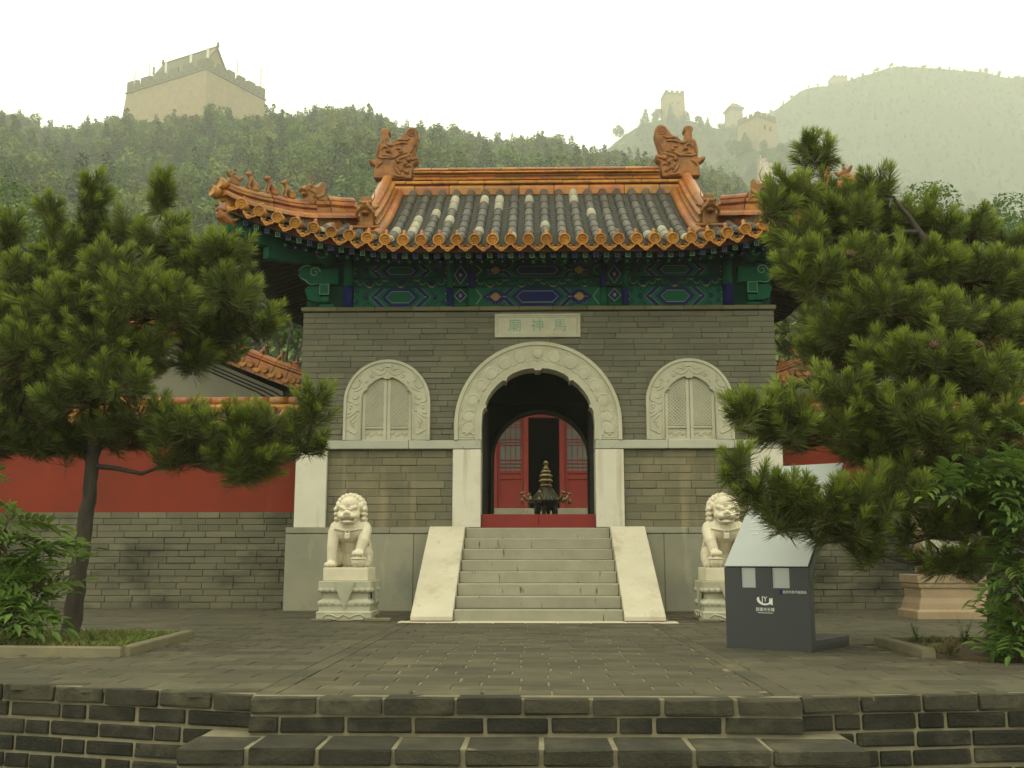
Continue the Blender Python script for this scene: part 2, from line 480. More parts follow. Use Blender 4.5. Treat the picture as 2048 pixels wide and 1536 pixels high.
for sx in (-1, 1):
    x0, x1 = (-HW, -HW + .4) if sx < 0 else (HW - .4, HW)
    side.box(x0, x1, .40, 4.0, 1.2, 4.5)
side.build('side_wall', [MAT['brick']], hall)
rear = MB()
rz = 2.58; rr = .89; rx = .06
rear.prism([(-HW + .01, 1.2), (rx - rr, 1.2), (rx - rr, rz)] + arc(rx, rz, rr, PI, 0, 24)[1:-1] + [(rx + rr, rz), (rx + rr, 1.2), (HW - .01, 1.2), (HW - .01, 4.5), (-HW + .01, 4.5)], 4.0, 4.4)
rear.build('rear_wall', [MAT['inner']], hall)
rim = MB()
pts = [(rx - rr, 3.99, 1.2), (rx - rr, 3.99, rz - .01)] + [(x, 3.99, z) for x, z in arc(rx, rz, rr, PI, 0, 24)] + [(rx + rr, 3.99, 1.2)]
rim.sweep(pts, [(-.03, -.02), (.03, -.02), (.03, .03), (-.03, .03)], up=(0, -1, 0))
rim.build('rear_arch_rim', [MAT['cement']], hall)
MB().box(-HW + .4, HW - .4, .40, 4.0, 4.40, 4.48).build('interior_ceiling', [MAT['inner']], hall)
MB().box(-HW + .4, HW - .4, .4, 4.0, 1.19, 1.21).build('interior_floor', [MAT['paver']], hall)
# beam inside, dark open door leaves
MB().box(-1.9, 1.9, 3.6, 3.8, 3.56, 3.80).build('interior_beam', [MAT['inner']], hall)
for sx in (-1, 1):
    d = MB(); x = sx * .80
    d.box(min(x, x + sx * .05), max(x, x + sx * .05), .45, 1.35, 1.24, 3.25)
    d.box(min(x - sx * .012, x), max(x - sx * .012, x), .50, .60, 1.24, 3.25); d.box(min(x - sx * .012, x), max(x - sx * .012, x), 1.2, 1.3, 1.24, 3.25)
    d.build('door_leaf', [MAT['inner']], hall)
th = MB(); th.box(-.833, -.002, .06, .16, 1.2, 1.40, ch=.006); th.box(.002, .833, .06, .16, 1.2, 1.40, ch=.006)
th.build('threshold_board', [MAT['red']], hall)

# ---- base platform
def slab(name, x0, x1, y0, y1, z0, z1, mat, parent=hall, ch=.008):
    return MB().box(x0, x1, y0, y1, z0, z1, ch=ch).build(name, [mat], parent)
MB().box(-3.64, 3.64, 0.0, 4.5, 0.0, 1.12).build('base_core', [MAT['mortar_dark']], hall)
for sx in (-1, 1):
    xs = [1.56, 1.80, 2.75, 3.66]
    for a, b in zip(xs[:-1], xs[1:]):
        x0, x1 = (a, b - .004) if sx > 0 else (-b + .004, -a)
        slab('base_slab', x0, x1, -.10, .0, 0.0, 1.115, MAT['greystone'])
    for a, b in ((1.0, 2.15), (2.15, 3.66)):
        x0, x1 = (a, b - .004) if sx > 0 else (-b + .004, -a)
        slab('base_coping', x0, x1, -.11, .30, 1.12, 1.205, MAT['greystone'])
    slab('plinth_course', *( (1.7, 3.75) if sx > 0 else (-3.75, -1.7)), -.2, -.1, -.02, .03, MAT['paver'])
slab('base_coping', -.998, .996, -.11, .10, 1.12, 1.199, MAT['greystone'])
# ---- piers and belts
for sx in (-1, 1):
    for a, b, y0, y1 in ((3.10, 3.56, -.035, .3), (.838, 1.25, -.035, .42)):
        x0, x1 = (a, b) if sx > 0 else (-b, -a)
        slab('stone_pier', x0, x1, y0, y1, 1.206, 2.345, MAT['marble'])
    for a, b in ((.838, 1.90), (1.904, 3.56)):
        x0, x1 = (a, b) if sx > 0 else (-b, -a)
        slab('belt_course', x0, x1, -.045, .3 if a > 1 else .42, 2.349, 2.476, MAT['belt'])

# ---- carved door arch
def ogee(half_pts):
    """left half outline, mirrored to a whole opening outline (left foot -> right foot)"""
    return half_pts + [(-x, z) for x, z in reversed(half_pts[:-1])]
def crop(pts, ox, oy, sc, cx):
    out = []
    for x, y in pts:
        p = atY(ox + x / sc, oy + y / sc, -.03); c = atY(cx, oy + y / sc, -.03)
        out.append((p.x - c.x, p.z))
    return out
inn = crop([(428, 1000), (440, 880), (458, 845), (487, 828), (470, 795), (500, 720), (540, 660), (600, 590), (668, 537), (700, 548), (712, 505), (770, 465), (850, 432), (930, 412), (1000, 408), (1022, 430), (1045, 425)], 880, 660, 5.39, 880 + 1045 / 5.39)
inn = [(-.84, 2.48)] + inn
inn[-1] = (0.0, inn[-1][1])
inner = ogee(inn)
outer = [(-RO, 2.48), (-RO, ZA)] + arc(0, ZA, RO, PI, 0, 36)[1:-1] + [(RO, ZA), (RO, 2.48)]
ar = MB(); ar.prism(outer + list(reversed(inner)), -.045, .42)
arch = ar.build('door_arch', [MAT['carved']], hall, bevel=.006)
rimm = MB()
op = [(-RO + .03, 2.48), (-RO + .03, ZA)] + arc(0, ZA, RO - .03, PI, 0, 36)[1:-1] + [(RO - .03, ZA), (RO - .03, 2.48)]
rimm.sweep([(x, -.045, z) for x, z in op], [(-.03, -.01), (.03, -.01), (.026, .022), (-.026, .022)], up=(0, -1, 0))
rimm.sweep([(x * 1.0, -.045, z) for x, z in inner], [(-.012, -.01), (.012, -.01), (.01, .010), (-.01, .010)], up=(0, -1, 0))
rimm.build('arch_rim', [MAT['carved']], arch)
def spiral(mb, cx, cz, r, a0, turns, y=-.045, w=.014, dir=1, flat=.6, n=22, m=0):
    pts = []; rad = []
    for i in range(n + 1):
        t = i / n; a = a0 + dir * turns * 2 * PI * t; q = r * (1 - .82 * t)
        pts.append((cx + q * math.cos(a), y, cz + q * math.sin(a))); rad.append(w * (1 - .4 * t))
    mb.tube(pts, rad, n=6, m=m)
def curve(mb, pts, w=.012, y=-.045, n=6, m=0, k=5):
    """smooth line through points, tapered ends"""
    P = [Vector((p[0], y, p[1])) for p in pts]; out = []
    for i in range(len(P) - 1):
        p0, p1, p2, p3 = P[max(i - 1, 0)], P[i], P[i + 1], P[min(i + 2, len(P) - 1)]
        for j in range(k):
            t = j / k
            out.append(.5 * ((2 * p1) + (p2 - p0) * t + (2 * p0 - 5 * p1 + 4 * p2 - p3) * t * t + (3 * p1 - p0 - 3 * p2 + p3) * t ** 3))
    out.append(P[-1]); L = len(out)
    mb.tube(out, [w * (0.35 + .65 * math.sin(PI * min(1, max(0, (i + .5) / L)))) for i in range(L)], n=n, m=m)
re = MB()
rm = 1.03
for k in range(7):
    for sx in (-1, 1):
        a = PI / 2 + sx * (0.24 + k * .245)
        cx, cz = rm * math.cos(a), ZA + rm * math.sin(a)
        if a > PI * 1.01 or a < -0.01 * PI: 
            cx = -sx * -rm if False else rm * math.copysign(1, math.cos(a)); cz = ZA - .06
        re.ball((cx, -.040, cz), (.112, .016, .112), 16, 6)
        spiral(re, cx, cz, .098, a + sx * (.5 + k * .7), 1.5, dir=sx, w=.011, y=-.050)
        t = a + sx * .12
        q = [(cx + .12 * math.cos(t - PI / 2 * sx + .3), cz + .12 * math.sin(t - PI / 2 * sx + .3)), ((rm - .09) * math.cos(t), ZA + (rm - .09) * math.sin(t)), ((rm - .06) * math.cos(t + sx * .08), ZA + (rm - .06) * math.sin(t + sx * .08))]
        curve(re, q, .011)
        t2 = a + sx * .1
        curve(re, [((rm + .10) * math.cos(t2), ZA + (rm + .10) * math.sin(t2)), ((rm + .12) * math.cos(t2 + .05 * sx), ZA + (rm + .12) * math.sin(t2 + .05 * sx)), ((rm + .07) * math.cos(t2 + .1 * sx), ZA + (rm + .07) * math.sin(t2 + .1 * sx))], .009)
re.ball((0, -.042, ZA + 1.05), (.09, .03, .08), 12, 6)
for sx in (-1, 1):
    curve(re, [(0, ZA + .93), (sx * .06, ZA + .97), (sx * .13, ZA + .93), (sx * .18, ZA + .94)], .012)
    for q in range(4):
        re.ball((sx * (.95 + .05 * q), -.045, 2.56 + .035 * (q % 2)), (.02, .018, .02), 8, 5)
    curve(re, [(sx * .92, 2.62), (sx * .98, 2.66), (sx * 1.08, 2.62), (sx * 1.14, 2.66)], .010)
    curve(re, [(sx * .90, 2.52), (sx * 1.16, 2.52)], .007); curve(re, [(sx * 1.165, 2.52), (sx * 1.165, ZA)], .007)
re.build('relief', [MAT['carved']], arch)

# ---- blind windows with lattice leaves
def blind_window():
    root = link('blind_window', None, hall, (-SX, 0, 0))
    cx = 852
    pin = crop([(462, 1345), (470, 740), (485, 670), (520, 630), (552, 622), (548, 590), (600, 530), (680, 470), (760, 430), (795, 428), (825, 455), (852, 448)], 660, 700, 7.68, 660 + cx / 7.68)
    pin[0] = (pin[0][0], 2.48); pin[-1] = (0.0, pin[-1][1])
    inn_ = ogee(pin); o = [(-SR, 2.48), (-SR, SZ)] + arc(0, SZ, SR, PI, 0, 28)[1:-1] + [(SR, SZ), (SR, 2.48)]
    m = MB(); m.prism(o + list(reversed(inn_)), -.035, .05)
    fr = m.build('window_surround', [MAT['carved']], root, bevel=.005)
    r_ = MB()
    op_ = [(-SR + .025, 2.48), (-SR + .025, SZ)] + arc(0, SZ, SR - .025, PI, 0, 28)[1:-1] + [(SR - .025, SZ), (SR - .025, 2.48)]
    r_.sweep([(x, -.035, z) for x, z in op_], [(-.025, -.01), (.025, -.01), (.02, .02), (-.02, .02)], up=(0, -1, 0))
    r_.sweep([(x * 1.06, -.035, z + .012) for x, z in inn_], [(-.011, -.01), (.011, -.01), (.008, .012), (-.008, .012)], up=(0, -1, 0))
    def C(p): return crop(p, 660, 700, 7.68, 660 + cx / 7.68)
    strokes = [[(600, 320), (660, 360), (740, 385), (810, 350), (850, 290)], [(660, 380), (640, 410), (600, 415), (580, 390), (600, 365)], [(670, 300), (715, 290), (760, 310), (790, 280), (770, 240), (800, 235)],
               [(810, 265), (890, 265)], [(560, 470), (530, 490), (540, 520)], [(290, 555), (340, 585), (400, 570), (440, 500)], [(350, 640), (420, 615), (470, 570)], [(320, 740), (370, 755), (410, 720), (400, 690)],
               [(360, 830), (390, 840), (420, 810)], [(230, 960), (270, 975), (310, 955)], [(225, 1040), (270, 1030), (330, 990), (400, 940)], [(290, 1110), (340, 1050), (400, 990)], [(235, 1215), (290, 1250), (380, 1290), (400, 1250)], [(270, 860), (310, 850), (300, 890)],
               [(380, 1080), (350, 1110), (330, 1160), (370, 1200)], [(470, 360), (430, 400), (420, 470), (470, 500)], [(270, 680), (250, 760), (290, 800), (340, 810)]]
    for st in strokes:
        q = C(st)
        curve(r_, q, .011, y=-.036); curve(r_, [(-x, z) for x, z in q], .011, y=-.036)
    for bx, bz in ((425, 465), (295, 895), (405, 935), (330, 1115), (600, 385)):
        q = C([(bx, bz)])[0]
        for s_ in (-1, 1): r_.ball((s_ * q[0], -.035, q[1]), (.022, .014, .022), 8, 5)
    r_.build('relief', [MAT['carved']], fr)
    xw = abs(pin[1][0])
    MB().box(-xw - .03, xw + .03, .012, .05, 2.48, 3.50).build('window_back', [MAT['carved']], root)
    for s_ in (-1, 1):
        lf = MB(); x0, x1 = (.008, xw - .005) if s_ > 0 else (-xw + .005, -.008)
        # frame of the leaf
        def top(x):
            best = 3.3
            for (xa, za), (xb, zb) in zip(inn_[:-1], inn_[1:]):
                if min(xa, xb) - 1e-6 <= x <= max(xa, xb) + 1e-6 and abs(xb - xa) > 1e-6: best = max(2.9, za + (zb - za) * (x - xa) / (xb - xa))
            return best
        lf.box(x0, x0 + .045, -.004, .012, 2.48, top(x0 + .02) - .01); lf.box(x1 - .045, x1, -.004, .012, 2.48, top(x1 - .02) - .01)
        lf.box(x0 + .045, x1 - .045, -.014, .012, 2.655, 2.675); lf.box(x0 + .045, x1 - .045, -.002, .012, 2.48, 2.50)
        for q in range(7):
            t = x0 + .07 + (x1 - x0 - .14) * q / 6
            spiral(lf, t, 2.57 + .02 * math.sin(q * 2.1), .022, q * 1.3, 1.1, y=.010, w=.006, n=10)
        L = link('lattice_leaf', lf.mesh('lattice_leaf', [MAT['carved']]), root)
        lt = MB(); zb, w = 2.69, .0065
        a0, a1 = x0 + .047, x1 - .047
        for k in range(-14, 16):
            for sl in (-1, 1):
                seg = []
                for i in range(61):
                    x = a0 + (a1 - a0) * i / 60; z = 2.9 + k * .052 + sl * (x - (a0 + a1) / 2)
                    if zb < z < top(x) - .03: seg.append((x, z))
                if len(seg) > 4:
                    (xa, za), (xb_, zc) = seg[0], seg[-1]
                    d = Vector((xb_ - xa, 0, zc - za)).normalized(); nn = Vector((-d.z, 0, d.x)) * w
                    A, B = Vector((xa, 0, za)), Vector((xb_, 0, zc)); yf = -.0035 if sl > 0 else -.0025
                    vs = [A + nn, A - nn, B - nn, B + nn]; vs = [(v.x, yf, v.z) for v in vs] + [(v.x, .013, v.z) for v in vs]
                    lt.add(vs, [(0, 1, 2, 3), (4, 7, 6, 5), (0, 4, 5, 1), (1, 5, 6, 2), (2, 6, 7, 3), (3, 7, 4, 0)])
        lt.build('lattice', [MAT['carved']], L)
    return root
bw = blind_window()
bw2 = dup_tree(bw, hall); bw2.location = (SX, 0, 0)

# ---- name plaque
pq = link('name_plaque', None, hall)
pz0, pz1 = atY(1075, 674, -.03).z, atY(1075, 627, -.03).z
MB().box(-.62, .62, -.012, .06, pz0 + .03, pz1 - .03).build('plaque_field', [MAT['carved']], pq)
fr = MB()
for w, d in ((.034, -.03), (.058, -.02)):
    o = 0 if d < -.025 else .034
    fr.box(-.64 + o, .64 - o, d, .055, pz0 + o, pz0 + w); fr.box(-.64 + o, .64 - o, d, .055, pz1 - w, pz1 - o)
    fr.box(-.64 + o, -.64 + w, d, .055, pz0 + w, pz1 - w); fr.box(.64 - w, .64 - o, d, .055, pz0 + w, pz1 - w)
fr.build('plaque_frame', [MAT['carved']], pq, bevel=.004)
for ch_, px in (('廟', 1030), ('神', 1075), ('馬', 1120)):
    tm = text_mesh(ch_, .205, 'plaque_character'); tm.materials.append(MAT['inkgreen'])
    p = atY(px, 652, -.014); link('plaque_character', tm, pq, (p.x, -.0135, p.z), (PI / 2, 0, 0))

# ---- brick ledge
r = random.Random(5); x = -HW - .03
while x < HW + .03:
    L = r.uniform(.40, .62); b = min(x + L, HW + .03)
    if HW + .03 - b < .15: b = HW + .03
    MB().box(x + .002, b - .002, -.045 + r.uniform(-.003, .003), .3, 4.432, 4.495, ch=.006).build('ledge_brick', [MAT['ledge']], hall); x = b
MB().box(-HW, HW, -.008, .3, 4.42, 4.432).build('ledge_joint', [MAT['black']], hall)

# ================================================================ painted timber frieze
frieze = link('painted_frieze', None, hall)
ZF0, ZF1, ZF2, ZF3 = 4.497, 4.80, 4.955, 5.22
def beam(name, x0, x1, z0, z1, y, mat, d=.2, ch=.008):
    return MB().box(x0, x1, y, y + d, z0, z1, ch=ch).build(name, [mat], frieze)
bays = [(-2.78, -1.36), (-.955, .955), (1.36, 2.78)]
PM = [MAT['green'], MAT['blue'], MAT['black'], MAT['pline'], MAT['gold'], MAT['dgreen'], MAT['pblue']]
GR, BL, BK, PL, GO, DG, PB = range(7)
def plate(mb, poly, y, m, th=.003):
    mb.prism(poly, y, y + th, m=m)
def hexa(cx, cz, hl, hh, nose): return [(cx - hl, cz), (cx - hl + nose, cz - hh), (cx + hl - nose, cz - hh), (cx + hl, cz), (cx + hl - nose, cz + hh), (cx - hl + nose, cz + hh)]
def paint(mb, x0, x1, z0, z1, y, ci, full):
    cx, cz, hh = (x0 + x1) / 2, (z0 + z1) / 2, (z1 - z0) / 2
    W = (x1 - x0) / 2; a, b = (GR, BL) if ci else (BL, GR)       # ci: centre bay has a blue cartouche
    hl = W * .29 if not ci else W * .32
    seq = []
    k = [(hl + .355, a if not ci else b), (hl + .345, BK), (hl + .338, b if not ci else a), (hl + .255, PL), (hl + .247, BK), (hl + .237, a if not ci else b), (hl + .165, PL), (hl + .157, b if not ci else a), (hl + .085, BK), (hl + .076, a if not ci else b)]
    lay_i = 0
    for L, c in k:
        L = min(L, W - .004)
        n_ = hh * .95
        plate(mb, hexa(cx, cz, L, hh - .004 - lay_i * .0004, n_), y - .0012 * (lay_i + 1), c, .004); lay_i += 1
    yy = y - .0012 * (lay_i + 1)
    plate(mb, hexa(cx, cz, hl + .012, hh * .62, hh * .62), yy, PL, .004)
    plate(mb, hexa(cx, cz, hl, hh * .54, hh * .54), yy - .0012, BK, .004)
    plate(mb, hexa(cx, cz, hl - .008, hh * .48, hh * .5), yy - .0024, b if not ci else (BL if ci else GR), .004)
    for s_ in (-1, 1):
        ex = cx + s_ * (hl + .29)
        if ci and W > .8:
            fx = cx + s_ * (W * .66)
            plate(mb, hexa(fx, cz, .20, hh * .78, .17), yy - .004, BL, .003)
            plate(mb, hexa(fx, cz, .085, hh * .42, .07), yy - .0075, GO, .006)
            for q in range(7):
                an = q * 2 * PI / 7; mb.ball((fx + .045 * math.cos(an), yy - .008, cz + .045 * math.sin(an)), (.020, .007, .020), 7, 4, m=GO)
            for q in (-1, 1): mb.ball((fx + q * .115, yy - .006, cz), (.012, .006, .012), 6, 4, m=GO)
            for q in range(5): spiral(mb, fx + (q - 2) * .05, cz - hh * .62, .018, q, 1.0, y=yy - .005, w=.0035, n=8, m=PB)
            plate(mb, [(fx + s_ * .30, cz - hh * .8), (fx + s_ * .285, cz - hh * .8), (fx + s_ * .20, cz), (fx + s_ * .285, cz + hh * .8), (fx + s_ * .30, cz + hh * .8), (fx + s_ * .215, cz)], yy - .004, PL, .003)
        else:
            for q, c in ((0, BL), (.03, GO)):
                mb.ball((ex + s_ * .03 - q * s_ * .4, yy - .002, cz), (.035 - q * .7, .006, .035 - q * .7), 8, 4, m=c)
            for zz in (-1, 1):
                spiral(mb, ex + s_ * .02, cz + zz * hh * .7, .035, 0, 1.2, y=yy - .002, w=.006, n=10, m=GR)
                spiral(mb, cx + s_ * (W - .06), cz + zz * hh * .55, .04, 1, 1.2, y=yy - .002, w=.006, n=10, m=BL)
                mb.ball((cx + s_ * (W - .02), yy - .002, cz + zz * hh * .35), (.010, .006, .010), 6, 4, m=GO)
        mb.ball((cx + s_ * (hl + .175), yy - .004, cz), (.014, .006, .014), 6, 4, m=GO)
for bi, (x0, x1) in enumerate(bays):
    lo = beam('lower_beam', x0, x1, ZF0, ZF1, 0.0, MAT['green'])
    mb = MB(); paint(mb, x0, x1, ZF0 + .004, ZF1 - .004, 0.0, bi == 1, True); link('painted_motif', mb.mesh('painted_motif', PM), lo)
    bo = beam('board', x0, x1, ZF1, ZF2, .045, MAT['dgreen'])
    sc = MB(); n = 3 if bi != 1 else 4; w = (x1 - x0) / n
    for k in range(n):
        c = x0 + w * (k + .5)
        for q, (dx, dz, rr_) in enumerate(((-.14, .02, .05), (0, 0, .07), (.14, .02, .05), (-.22, .06, .035), (.22, .06, .035))):
            pts = [(c + dx + rr_ * math.cos(a), (ZF1 + ZF2) / 2 + .01 + dz + rr_ * math.sin(a)) for a in np.linspace(PI * 1.02, PI * 1.98, 9)]
            curve(sc, pts, .0055, y=.043, m=PL if k % 2 == 0 else PB, k=1)
        sc.ball((c, .043, (ZF1 + ZF2) / 2 + .02), (.05, .008, .03), 8, 4, m=BL if bi != 1 else GR)
        sc.ball((c, .040, ZF1 + .016), (.035, .012, .016), 8, 4, m=GO)
    link('painted_motif', sc.mesh('painted_motif', PM), bo)
    up_ = beam('upper_beam', x0, x1, ZF2, ZF3, 0.0, MAT['dgreen'])
    mb = MB(); paint(mb, x0, x1, ZF2 + .004, ZF3 - .06, 0.0, bi == 1, False); link('painted_motif', mb.mesh('painted_motif', PM), up_)
for sx in (-1, 1):
    # middle posts: blocks between two rounded posts
    for cx in (-1.16, 1.16):
        if sx * cx < 0: continue
        for d, z0, z1 in ((-.165, ZF0, ZF3), (.165, ZF0, ZF3)):
            p = MB(); p.tube([(cx + d, .02, z0), (cx + d, .02, (z0 + z1) / 2 - .07)], .055, 12, m=0 if d * sx < 0 else 1); p.tube([(cx + d, .02, (z0 + z1) / 2 - .07), (cx + d, .02, z1)], .0545, 12, m=1 if d * sx < 0 else 0)
            link('post', p.mesh('post', [MAT['green'], MAT['blue']]), frieze)
        blk = MB(); blk.box(cx - .115, cx + .115, -.01, .15, ZF0 + .012, ZF1 - .01, ch=.012); blk.box(cx - .115, cx + .115, 0.0, .15, ZF1 + .01, ZF3, ch=.012)
        B = link('post_block', blk.mesh('post_block', [MAT['dgreen']]), frieze)
        o = MB()
        for z, hh_ in (((ZF0 + ZF1) / 2 + .02, .105), ((ZF1 + ZF3) / 2 - .02, .15)):
            plate(o, [(cx - .10, z), (cx, z - hh_), (cx + .10, z), (cx, z + hh_)], -.014, PL, .005); plate(o, [(cx - .088, z), (cx, z - hh_ + .014), (cx + .088, z), (cx, z + hh_ - .014)], -.0155, BL, .005)
            o.ball((cx, -.016, z), (.022, .008, .03), 8, 5, m=GO)
        o.ball((cx, -.012, ZF0 + .03), (.105, .016, .026), 12, 5, m=GR); o.ball((cx - .1, -.01, ZF1 + .05), (.012, .01, .012), 6, 4, m=GO); o.ball((cx + .1, -.01, ZF1 + .05), (.012, .01, .012), 6, 4, m=GO)
        link('painted_motif', o.mesh('painted_motif', PM), B)
    # corner post and carved bracket head
    p = MB(); cx = sx * 2.86
    p.tube([(cx, .0, ZF0), (cx, .0, ZF1 + .02)], .075, 14, m=1); p.tube([(cx, .0, ZF1 + .02), (cx, .0, ZF3)], .0745, 14, m=0)
    link('post', p.mesh('post', [MAT['green'], MAT['blue']]), frieze)
    MB().box(min(sx * 2.93, sx * 3.5), max(sx * 2.93, sx * 3.5), .06, .26, ZF0, ZF3).build('corner_infill', [MAT['dgreen']], frieze)
    br = MB()
    pts = crop([(1110, 920), (1105, 880), (1150, 830), (1215, 810), (1260, 815), (1340, 810), (1390, 850), (1600, 840), (1600, 1040), (1365, 1030), (1250, 1040), (1190, 990), (1130, 960)], 420, 400, 6.143, 1077)
    br.prism([(x * -sx if sx > 0 else x, z) for x, z in pts], -.05, .10)
    spx = pts[5][0]; 
    q = link('bracket_head', br.mesh('bracket_head', [MAT['green']], bevel=.012), frieze)
    o = MB(); spiral(o, -sx * (pts[4][0] + .06), pts[4][1] - .10, .085, 0, 1.4, y=-.055, w=.012, n=20, m=0)
    curve(o, [(-sx * x, z) for x, z in (pts[0], pts[12], pts[11], pts[10], pts[9])], .009, y=-.052, m=0); curve(o, [(-sx * x, z) for x, z in (pts[1], pts[2], pts[3], pts[4])], .009, y=-.052, m=0)
    link('bracket_scroll', o.mesh('bracket_scroll', [MAT['pline']]), q)
    bl_ = MB(); pts = crop([(1172, 1100), (1210, 1060), (1370, 1060), (1370, 1250), (1290, 1250), (1215, 1225)], 420, 400, 6.143, 1077)
    bl_.prism([(-sx * x, z) for x, z in pts], -.02, .12)
    link('bracket_arm', bl_.mesh('bracket_arm', [MAT['green']], bevel=.008), frieze)
    pts = crop([(1368, 1040), (1488, 1180)], 420, 400, 6.143, 1077)
    xa, xb = sorted((-sx * pts[0][0], -sx * pts[1][0])); 
    b2 = MB(); b2.box(xa, xb, -.10, .05, pts[1][1], pts[0][1], ch=.008); b2.box(xa + .006, xb - .006, -.06, .05, pts[1][1] - .10, pts[1][1] - .004, ch=.02); b2.box(xa - .01, xb + .06, -.03, .05, ZF0 + .002, ZF0 + .05, ch=.015)
    Bk = link('bracket_block', b2.mesh('bracket_block', [MAT['green']]), frieze)
    o = MB()
    for (u0, u1, w0, w1) in ((xa + .006, xb - .006, pts[0][1] - .016, pts[0][1] - .008), (xa + .006, xb - .006, pts[1][1] + .008, pts[1][1] + .016), (xa + .006, xa + .014, pts[1][1] + .016, pts[0][1] - .016), (xb - .014, xb - .006, pts[1][1] + .016, pts[0][1] - .016)):
        o.box(u0, u1, -.103, -.09, w0, w1)
    link('edge_line', o.mesh('edge_line', [MAT['pline']]), Bk)
    dsk = MB(); c = crop([(1435, 705)], 420, 400, 6.143, 1077)[0]; cx, cz = -sx * c[0], c[1]
    dsk.tube([(cx, -.30, cz), (cx, .1, cz)], .115, 20)
    D = link('purlin_end', dsk.mesh('purlin_end', [MAT['green']]), frieze)
    o = MB(); o.tube([(cx + .085 * math.cos(a), -.302, cz + .085 * math.sin(a)) for a in np.linspace(0, 2 * PI, 25)], .006, 5); o.ball((cx, -.303, cz), (.016, .008, .016), 8, 5)
    link('purlin_ring', o.mesh('purlin_ring', [MAT['pline']]), D)
# ================================================================ ROOF
roof = link('roof', None, hall)
Z_E, RISE, YE, YB, YR = 5.125, 1.98, -1.1, 5.5, 2.2
XE = 4.46; XG = 2.80
def F(s): s = max(0.0, s); return RISE * (s / 3.3) ** 1.25
def upl(X, Y):
    tx = min(1.15, max(0.0, (abs(X) - 1.9) / (XE - 1.9))); ty = min(1.15, max(0.0, (abs(Y - YR) - .8) / 2.5))
    return .575 * tx ** 1.7 * ty ** 1.5
def ye(X):
    t = min(1.1, max(0.0, (abs(X) - 1.9) / (XE - 1.9))); return YE - .16 * t * t
def zf(X, s):
    """front slope surface, s metres up from the eave"""
    return Z_E + F(s) + upl(X, ye(X) + s)
def zs(Y, s):
    X = XE - s; return Z_E + F(s) + upl(X, Y)
def hip_s(X): return XE - abs(X)      # where the front slope meets the hip

# ---- roof bed (front, back, side slopes) and soffit
bed = MB()
def sheet(fn, us, vs, m=0, dz=0.0):
    o = len(bed.v); nu, nv = len(us), len(vs)
    for u in us:
        for v in vs:
            x, y, z = fn(u, v); bed.v.append((x, y, z + dz))
    for i in range(nu - 1):
        for j in range(nv - 1):
            bed.f.append((o + i * nv + j, o + (i + 1) * nv + j, o + (i + 1) * nv + j + 1, o + i * nv + j + 1)); bed.m.append(m); bed.s.append(True)
us = np.linspace(-XE, XE, 73); ts = np.linspace(0, 1, 12)
def smax(X): return 3.3 if abs(X) <= XG else max(0.0, hip_s(X))
def front(u, t): s = smax(u) * t; return (u, ye(u) + s * (YR - ye(u)) / 3.3 if abs(u) <= XG else ye(u) + s, zf(u, s))
def back(u, t): x, y, z = front(u, t); return (x, 2 * YR - y, z)
for dz, m in ((-.015, 0), (-.12, 1)):
    sheet(front, us, ts, m, dz); sheet(back, us, ts, m, dz)
    for sx in (-1, 1):
        def sidef(v, t, sx=sx):
            ss = min(XE - XG, (v - ye(XE)), (2 * YR - ye(XE) - v)); s = max(0, ss) * t
            return (sx * (XE - s), v, zs(v, s))
        sheet(sidef, np.linspace(ye(XE), 2 * YR - ye(XE), 49), np.linspace(0, 1, 7), m, dz)
bed.build('roof_bed', [MAT['pan'], MAT['dgreen']], roof, fix=False)

# ---- pan tiles: little curved steps between the tube rows
PIT = .253
def frow(X, s): 
    k = (YR - ye(X)) / 3.3 if abs(X) <= XG else 1.0
    return Vector((X, ye(X) + s * k, zf(X, s)))
xs = [PIT * (k + .5) for k in range(18)]
pan = MB()
for k in range(-17, 17):
    X = PIT * (k + 0.0)
    if abs(X) > 4.2: continue
    sm = 3.2 if abs(X) < 2.35 else hip_s(X) - .05
    s = .06
    while s < sm:
        a, b = frow(X, s), frow(X, min(s + .085, sm))
        vs = []
        for j in range(5):
            dx = (j - 2) / 2 * .075; dz = .030 * ((j - 2) / 2) ** 2
            vs.append((a.x + dx, a.y, a.z + dz + .018)); 
        for j in range(5):
            dx = (j - 2) / 2 * .075; dz = .030 * ((j - 2) / 2) ** 2
            vs.append((b.x + dx, b.y, b.z + dz + .002))
        for j in range(5):
            dx = (j - 2) / 2 * .075; dz = .030 * ((j - 2) / 2) ** 2
            vs.append((a.x + dx, a.y, a.z + dz - .004))
        fs = [(j, j + 1, 6 + j, 5 + j) for j in range(4)] + [(10 + j, 11 + j, 1 + j, j) for j in range(4)]
        pan.add(vs, fs); s += .085
stuff(pan.build('pan_tiles', [MAT['pan']], roof, fix=False))

# ---- tube tiles, one object each
def tube_tile(seed, m):
    r_ = random.Random(seed); mb = MB(); n = 8; R = .078
    rings = [(0.0, 1.06), (.045, 1.06), (.05, 1.0), (.96, .965), (1.0, .93)]
    vs = []
    for y, k in rings:
        for j in range(n + 1):
            a = PI * j / n; vs.append((R * k * math.cos(a) * r_.uniform(.985, 1.015), y, R * k * math.sin(a) + .012))
    fs = [(i * (n + 1) + j, i * (n + 1) + j + 1, (i + 1) * (n + 1) + j + 1, (i + 1) * (n + 1) + j) for i in range(len(rings) - 1) for j in range(n)]
    mb.add(vs, fs, 0, True)
    mb.f.append(tuple(range(n + 1))); mb.m.append(0); mb.s.append(False)
    return mb.mesh('roof_tile', [m], fix=False)
TT = [tube_tile(i, MAT['tile']) for i in range(3)]; TP = [tube_tile(9, MAT['tile_pale'])]; TO = [tube_tile(5, MAT['glaze'])]
tr = random.Random(21)
